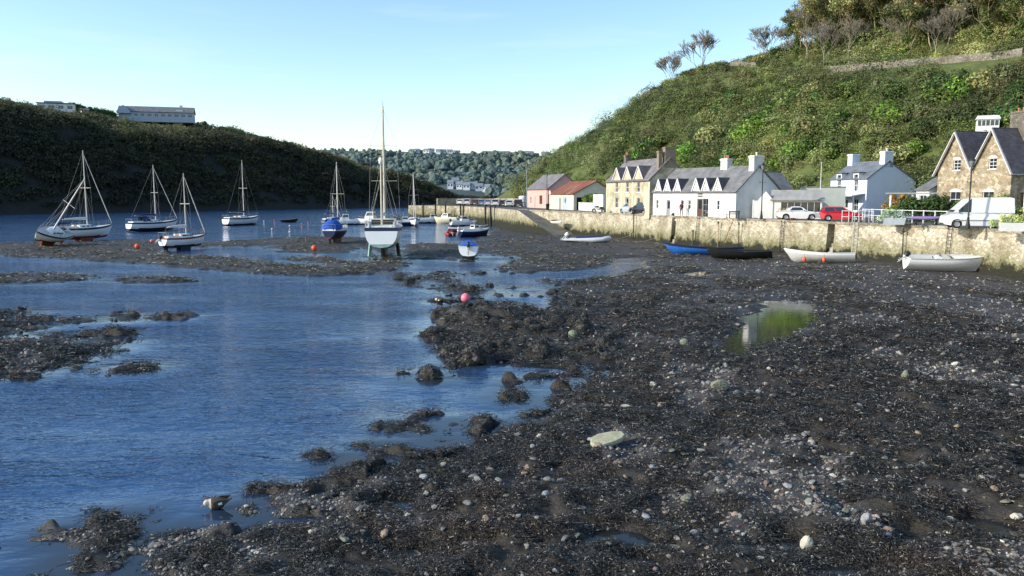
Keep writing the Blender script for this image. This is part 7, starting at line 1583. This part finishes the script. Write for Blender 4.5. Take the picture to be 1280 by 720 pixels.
# ------------------------------------------------------------------ railings, fence, ladders, posts
def railing(name, label, pts, H, m, gap=1.5, rails=2, r=.035):
    pts = [Vector(p) for p in pts]; o = empty(name, pts[0], 0, label, 'railing'); T = Matrix.Translation(-pts[0]); S = []
    for a, b in zip(pts, pts[1:]):
        n = max(1, round((b-a).length/gap)); S += [a.lerp(b, k/n) for k in range(n)]
    S.append(pts[-1])
    for p in S: mb = MB(); mb.T = T; mb.box(p.x-r, p.x+r, p.y-r, p.y+r, p.z-.05, p.z+H); mb.build('post', m, o)
    for k in range(rails):
        mb = MB(); mb.T = T; z = H*(k+1)/rails-.06
        for a, b in zip(S, S[1:]): mb.bar(a+Vector((0, 0, z)), b+Vector((0, 0, z)), r*1.3)
        mb.build('rail', m, o)
    return o
def q_edge(px, inset=.5):
    s = quay_s_for_px(px); p, d, n = quay_at(s); p = p-n*inset; return Vector((p.x, p.y, QZ+.03)), d, n
railing('white_railing', 'white railing guarding the top of the quay steps by the red car', [q_edge(1056)[0], q_edge(1048)[0], q_edge(1044)[0]+Vector((1.6, .6, 0)), q_edge(1058)[0]+Vector((1.7, .6, 0)), q_edge(1080)[0]+Vector((.5, 0, 0))], 1.15, M_WHITEP, 1.2, 2, .025)
A_, B_ = qp(1078, 275.5), qp(1183, 280.5); railing('white_fence', 'long low white post and rail fence along the garden below the blue white house', [A_, A_.lerp(B_, .5), B_], 1.2, M_WHITEP, 1.5, 2, .042)
def ladder(px, label, top=1.0, tubes=True, m=None):
    s = quay_s_for_px(px); p, d, n = quay_at(s); o = empty('quay_ladder', (p.x, p.y, QZ), math.atan2(d.y, d.x), label, 'ladder'); m = m or M_IRON; mb = MB()
    for x in (-.22, .22):
        mb = MB(); pts = [(x, .36, -3.4), (x, .14, 0)]+([(x, .10, top), (x, -.15, top+.1), (x, -.55, .8*top), (x, -.6, 0)] if top else []); mb.tube(pts, .03, 6); mb.build('stile', m, o)
    for k in range(11): z = -3.2+.3*k; mb = MB(); y = .14+.22*(-z/3.4); mb.tube([(-.22, y, z), (.22, y, z)], .018, 5); mb.build('rung', m, o)
    return o
ladder(1071, 'pale ladder with tall white hoops beside the right hand quay steps', 1.2, m=mat('weathered_white', (.5, .5, .47), (.36, .36, .33), 5, .6)); ladder(1190, 'dark iron ladder down the quay wall below the white van', .0); ladder(874, 'dark iron ladder down the wall below the cottages, left of a rope', .0); ladder(980, 'dark iron ladder down the quay wall left of the white coupe', 0)
for px, lb in ((796, 'dark wooden pole against the wall below the cream house'), (871, 'short dark post standing in the mud behind the blue rowing boat'), (902, 'thin leaning brown pole against the wall behind the rowing boats'), (928, 'thin dark pole against the wall behind the black rowing boat'), (1135, 'dark mooring chain hanging down the wall left of the speedboat')):
    s = quay_s_for_px(px); p, d, n = quay_at(s); q = p+n*.5; z0 = bed(q.x, q.y)-.3; H = {796: 4.6, 871: 2.2}.get(px, 3.4); o = empty('wall_pole', (q.x, q.y, z0), 0, lb, 'pole'); mb = MB(); mb.tube([(0, 0, 0), (.03, 0, H*.5), (.02, .05, H)], .07 if px in (796, 871) else .045, 6); mb.build('pole', M_BLACK if px != 902 else M_WOOD, o); mb = MB(); mb.lathe([(.09, H*.9), (.11, H*.93), (.09, H*.96)], 8); mb.build('band', M_IRON, o)
for i, (px, y) in enumerate(((546.5, 187), (559, 186.5), (577.5, 184.5), (581.5, 184), (608.5, 166), (615, 163.5), (620.5, 161.5), (531, 190))):
    x = (px-640)/FPX*y; best = min(PIER, key=lambda v: (v.xy-Vector((x, y))).length); o = empty('fender_post', (x-.25, y-.7, -.5), 0, 'dark timber fender post standing against the pier wall', 'post', 'fender posts along the pier wall'); mb = MB(); mb.tube([(0, 0, 0), (0, 0, 4.75)], [.2, .17], 8); mb.build('pile', M_BLACK, o); mb = MB(); mb.lathe([(.21, 4.1), (.21, 4.25)], 8); mb.build('band', M_IRON, o)
def rope(name, label, a, b, sag=.3, r=.025, m=None):
    a, b = Vector(a), Vector(b); pts = []
    for k in range(13): t = k/12; p = a.lerp(b, t); p.z -= sag*4*t*(1-t); p.z = max(p.z, bed(p.x, p.y)+.03); pts.append(p-a)
    o = bpy.data.objects.new(name, (lambda mb: mb.mesh(name, m or M_ROPE))(MB().tube(pts, r, 5))); COL.objects.link(o); o.location = a; return tag(o, label, 'rope')
M_ROPE = mat('old_rope', (.36, .30, .21), (.24, .2, .14), 20, .9)
def wp(px, z):
    p, d, n = quay_at(quay_s_for_px(px)); q = p+n*(.08+.06*(QZ-z)); return (q.x, q.y, z)
rope('mooring_rope', 'rope from the speedboat bow slanting to the quay wall at the far right', (lambda p: (p.x, p.y, .75))(gq(1226, 340)), wp(1290, .9), .55); rope('mooring_rope', 'rope slanting up the wall from the blue rowing boat', (lambda p: (p.x, p.y, .7))(gq(868, 319)), wp(909, 3.3), .25)
rope('mooring_rope', 'long slack rope running from the grey inflatable to the wall', (lambda p: (p.x, p.y, .5))(gq(757, 303)), wp(800, 1.6), .5); rope('mooring_rope', 'second slack rope low on the mud behind the grey inflatable', (lambda p: (p.x, p.y, .35))(gq(757, 305)), wp(828, 1.1), .6); rope('mooring_rope', 'orange rope hanging down the wall behind the black rowing boat', wp(917, 3.6), wp(907, .8), .1, .03, mat('orange_rope', (.5, .2, .08), (.4, .15, .06), 9, .8)); rope('mooring_rope', 'long rope lying across the mud in front of the speedboat', (lambda p: (p.x, p.y, .15))(gq(1190, 347)), (lambda p: (p.x, p.y, .15))(gq(1290, 336)), .1)
# ------------------------------------------------------------------ planters, kayak, hedges, shrubs
def planter(px, py, L_, label, m, tint, seed, rz, fl=None):
    o = empty('planter', qp(px, py), rz, label, 'planter'); mb = MB(); secs = [[Vector((x*k*L_/2, y*k*.4, z)) for x, y in ((-1, -1), (1, -1), (1, 1), (-1, 1))] for k, z in ((.86, 0), (1, .62), (.93, .62), (.9, .45))]; mb.loft(secs, 0, False, True); mb.add(secs[0], [(3, 2, 1, 0)]); mb.add(secs[3], [(0, 1, 2, 3)]); mb.build('tub', m, o)
    g = np.random.default_rng(seed); n = 9; n = 15; C = np.stack([np.linspace(-L_*.62, L_*.62, n), g.normal(0, .16, n), g.uniform(.62, 1.05, n)], 1); C[:2, 2] = .5; C[-2:, 2] = .5; V, Q, Cc = leafcloud(C, np.full((n, 3), .40)*g.uniform(.7, 1.2, (n, 1)), 130, .13, np.array(tint)[g.integers(0, len(tint), n)], seed=seed, shell=.25, low=-.6); link('plants', npmesh('plants', V, Q, M_LEAF, Cc), o); return o
SILV = [(.24, .28, .22), (.18, .22, .16)]
planter(1117, 281.2, 1.9, 'pale blue grey planter with silvery shrubs left of the purple kayak', mat('blue_grey_tub', (.46, .52, .56), (.38, .44, .48), 4, .7), SILV, 61, R(-20)); planter(1272, 289.5, 2.6, 'long white planter with pale yellow green shrubs right of the van', M_WHITEP, [(.30, .30, .12), (.2, .24, .1)], 63, R(-14))
o = empty('kayak', qp(1157, 282.5), R(-12), 'purple kayak resting upside down on two trestles by the fence', 'kayak'); mb = MB(); secs = []
for k in range(13):
    u = k/12*2-1; w = .34*(1-abs(u)**2.4)+.01; secs.append([Vector((u*1.75, w*math.cos(a), .62+.07*u*u+(.19 if math.sin(a) > 0 else .13)*(1-abs(u)**3)*math.sin(a))) for a in [2*PI*j/12 for j in range(12)]])
mb.loft(secs, 0, True, True); mb.build('hull', mat('purple_plastic', (.32, .22, .46), (.25, .17, .38), 3, .4), o)
for x in (-.8, .8): 
    mb = MB(); mb.bar((x-.18, -.3, 0), (x, -.2, .5), .07); mb.bar((x+.18, -.3, 0), (x, -.2, .5), .07); mb.bar((x-.18, .3, 0), (x, .2, .5), .07); mb.bar((x+.18, .3, 0), (x, .2, .5), .07); mb.bar((x, -.36, .48), (x, .36, .48), .08); mb.build('trestle', M_BLACK, o)
a_, b_ = at(1120, 268, 79), at(1207, 268, 77); hedge('hedge', 'dark clipped hedge in front of the brown stone house', (a_.x, a_.y, QZ-.1), math.atan2(b_.y-a_.y, b_.x-a_.x), (b_-a_).length, 1.6, 2.75, DARK, 910, .24, 190, .3)
a_ = at(1040, 266, 93); hedge('low_hedge', 'low light green hedge inside the white fence', (a_.x+3.6, a_.y-4, QZ-.1), R(-40), 5.0, 1.2, 1.5, BRIGHT, 915, .2, 130)
a_ = at(1098, 268, 92); hedge('flowering_climber', 'orange and yellow climber over the pergola beside the bluish gable', (a_.x, a_.y, QZ), R(-35), 4.2, 1.2, 2.9, [(.30, .17, .03), (.34, .26, .04), (.14, .15, .03)], 917, .22, 70, .5)
a_ = at(1232, 262, 80.5); hedge('garden_shrub', 'light green shrub under the right hand arched window of the stone house', (a_.x-.6, a_.y, QZ-.1), R(-60), 2.4, 1.5, 3.0, [(.14, .2, .06), (.1, .15, .04)], 919, .2, 120, .6)
a_ = at(1256, 270, 74); hedge('verge_bush', 'dark low bush between the van and the glazed porch', (a_.x, a_.y, QZ-.1), R(-20), 3.6, 1.2, 1.7, DARK+[(.2, .2, .08)], 921, .2, 130)
a_ = at(974, 262, 87.2); hedge('rusty_shrub', 'reddish shrub before the white gable of the low outhouse', (a_.x-.2, a_.y, QZ-.1), R(-20), 1.9, .9, 1.4, [(.26, .10, .05), (.16, .12, .05)], 923, .16, 120, .6)
o = empty('pergola', at(1112, 268, 90)*1.0, R(-30), 'white garden pergola between the bluish gable and the hedge', 'pergola'); o.location.z = QZ
for x in (0, 2.2, 4.2): mb = MB(); mb.box(x-.09, x+.09, -.09, .09, 0, 2.75); mb.build('post', M_WHITEP, o)
for y in (-.3, .3): mb = MB(); mb.box(-.5, 4.8, y-.05, y+.05, 2.75, 2.9); mb.build('beam', M_GREY, o)
# benches, bins, small clutter against the cottages
def bench(px, py, rz, label):
    o = empty('bench', qp(px, py), rz, label, 'bench'); mb = MB()
    for k in range(3): mb.box(-.75, .75, -.2+.15*k, -.08+.15*k, .43, .47)
    mb.build('seat', M_BLACK, o); mb = MB(); mb.box(-.75, .75, .27, .31, .55, .66); mb.box(-.75, .75, .29, .33, .72, .85); mb.build('backrest', M_BLACK, o)
    for x in (-.65, .65): mb = MB(); mb.box(x-.04, x+.04, -.2, -.12, 0, .43); mb.box(x-.04, x+.04, .24, .31, 0, .86); mb.build('leg', M_BLACK, o)
bench(915.5, 273.5, R(-55), 'low dark bench at the near corner of the white cottages'); bench(865, 270.4, R(-60), 'dark bench against the front of the white cottages')
o = empty('lobster_pots', q_edge(839)[0], R(20), 'stack of dark lobster pots at the quay edge above the left hand steps', 'lobster pots')
for k, (x, y, z) in enumerate(((0, 0, 0), (.75, .1, 0), (.35, .05, .38))):
    mb = MB(); mb.prism([(-.32, 0), (.32, 0), (.32, .2), (.15, .36), (-.15, .36), (-.32, .2)], -.22, .22, 'y'); mb.v = [(a+x, b+y, c+z) for a, b, c in mb.v]; mb.build('pot', M_BLACK, o)
o = empty('litter_bin', qp(684.5, 262.6), 0, 'dark litter bin at the foot of the street lamp by the slipway', 'bin'); mb = MB(); mb.lathe([(.26, 0), (.32, .9), (.34, .92), (.30, 1.05), (.001, 1.1)], 12); mb.build('drum', M_IRON, o); mb = MB(); mb.box(-.16, .16, -.335, -.25, .72, .86); mb.build('slot', M_DARK, o)
a_ = qp(882, 271); hedge('potted_plant', 'brown autumn plant in front of the grey panelled window of the cottages', (a_.x-.4, a_.y-.5, QZ), R(-60), 1.3, .8, 1.25, [(.25, .15, .05), (.2, .16, .05)], 925, .15, 110, .6)
# ------------------------------------------------------------------ the person
def person(px, py, rz, label):
    o = empty('person', qp(px, py), rz, label, 'person')
    J = [(0, 0, .95), (0, 0, 1.15), (0, 0, 1.38), (0, .01, 1.50), (0, .02, 1.60), (0, .02, 1.70),
         (.17, 0, 1.40), (.23, .03, 1.12), (.20, .14, .92), (-.17, 0, 1.40), (-.23, -.02, 1.12), (-.20, .10, .90),
         (.09, 0, .90), (.10, .06, .50), (.10, .0, .09), (.10, .15, .05), (-.09, 0, .90), (-.10, -.06, .50), (-.10, -.16, .10), (-.10, -.02, .05)]
    Rr = [.15, .145, .16, .065, .085, .08, .075, .055, .04, .075, .055, .04, .10, .072, .05, .045, .10, .072, .05, .045]
    E = [(0, 1), (1, 2), (2, 3), (3, 4), (4, 5), (2, 6), (6, 7), (7, 8), (2, 9), (9, 10), (10, 11), (0, 12), (12, 13), (13, 14), (14, 15), (0, 16), (16, 17), (17, 18), (18, 19)]
    me = bpy.data.meshes.new('body'); me.from_pydata(J, E, []); b = bpy.data.objects.new('body', me); COL.objects.link(b); b.parent = o
    m, nt, bs = newmat('clothed_figure'); N, L = nt.nodes, nt.links; tc = N.new('ShaderNodeTexCoord'); sx = N.new('ShaderNodeSeparateXYZ'); L.new(tc.outputs['Object'], sx.inputs[0]); mr = N.new('ShaderNodeMath'); mr.operation = 'DIVIDE'; mr.inputs[1].default_value = 2; L.new(sx.outputs['Z'], mr.inputs[0]); cr = N.new('ShaderNodeValToRGB'); cr.color_ramp.interpolation = 'CONSTANT'; e = cr.color_ramp.elements; e[0].color = (.012, .012, .014, 1); e[1].position = .745; e[1].color = (.52, .33, .25, 1)
    for ps, c in ((.05, (.018, .018, .026, 1)), (.43, (.085, .012, .02, 1))): q = e.new(ps); q.color = c
    L.new(mr.outputs[0], cr.inputs['Fac']); L.new(cr.outputs['Color'], bs.inputs['Base Color']); bs.inputs['Roughness'].default_value = .85; me.materials.append(m)
    sk = b.modifiers.new('skin', 'SKIN'); sb = b.modifiers.new('sub', 'SUBSURF'); sb.levels = 2; sb.render_levels = 2
    for v, rr in zip(me.skin_vertices[0].data, Rr): v.radius = (rr, rr*.85)
    me.skin_vertices[0].data[0].use_root = True
    mb = MB(); mb.ball((0, .0, 1.70), (.095, .105, .09), 10); mb.build('hair', M_ENG, o)
    mb = MB(); mb.ball((0, .105, 1.655), (.018, .03, .028), 6); mb.build('nose', mat('skin', (.52, .33, .25), (.48, .3, .22), 6, .6), o)
    for sg in (1, -1):
        mb = MB(); mb.ball((sg*.035, .098, 1.675), (.013, .010, .009), 6); mb.build('eye', M_BLACK, o)
        mb = MB(); c = Vector((sg*.20, .14 if sg > 0 else .10, .90 if sg > 0 else .88)); mb.ball((c.x, c.y+.01, c.z-.05), (.022, .04, .05), 8)
        for k in range(4): mb.tube([(c.x, c.y-.02+.018*k, c.z-.08), (c.x-sg*.01, c.y-.015+.018*k, c.z-.12), (c.x-sg*.025, c.y-.01+.018*k, c.z-.15+.008*abs(k-1.5))], [.010, .009, .007], 5)
        mb.tube([(c.x-sg*.01, c.y+.035, c.z-.04), (c.x-sg*.03, c.y+.06, c.z-.08)], [.011, .008], 5); mb.build('hand', MATS['skin'], o)
    return o
person(851.5, 270.6, R(150), 'person in a dark red jacket and black trousers walking past the white cottages')
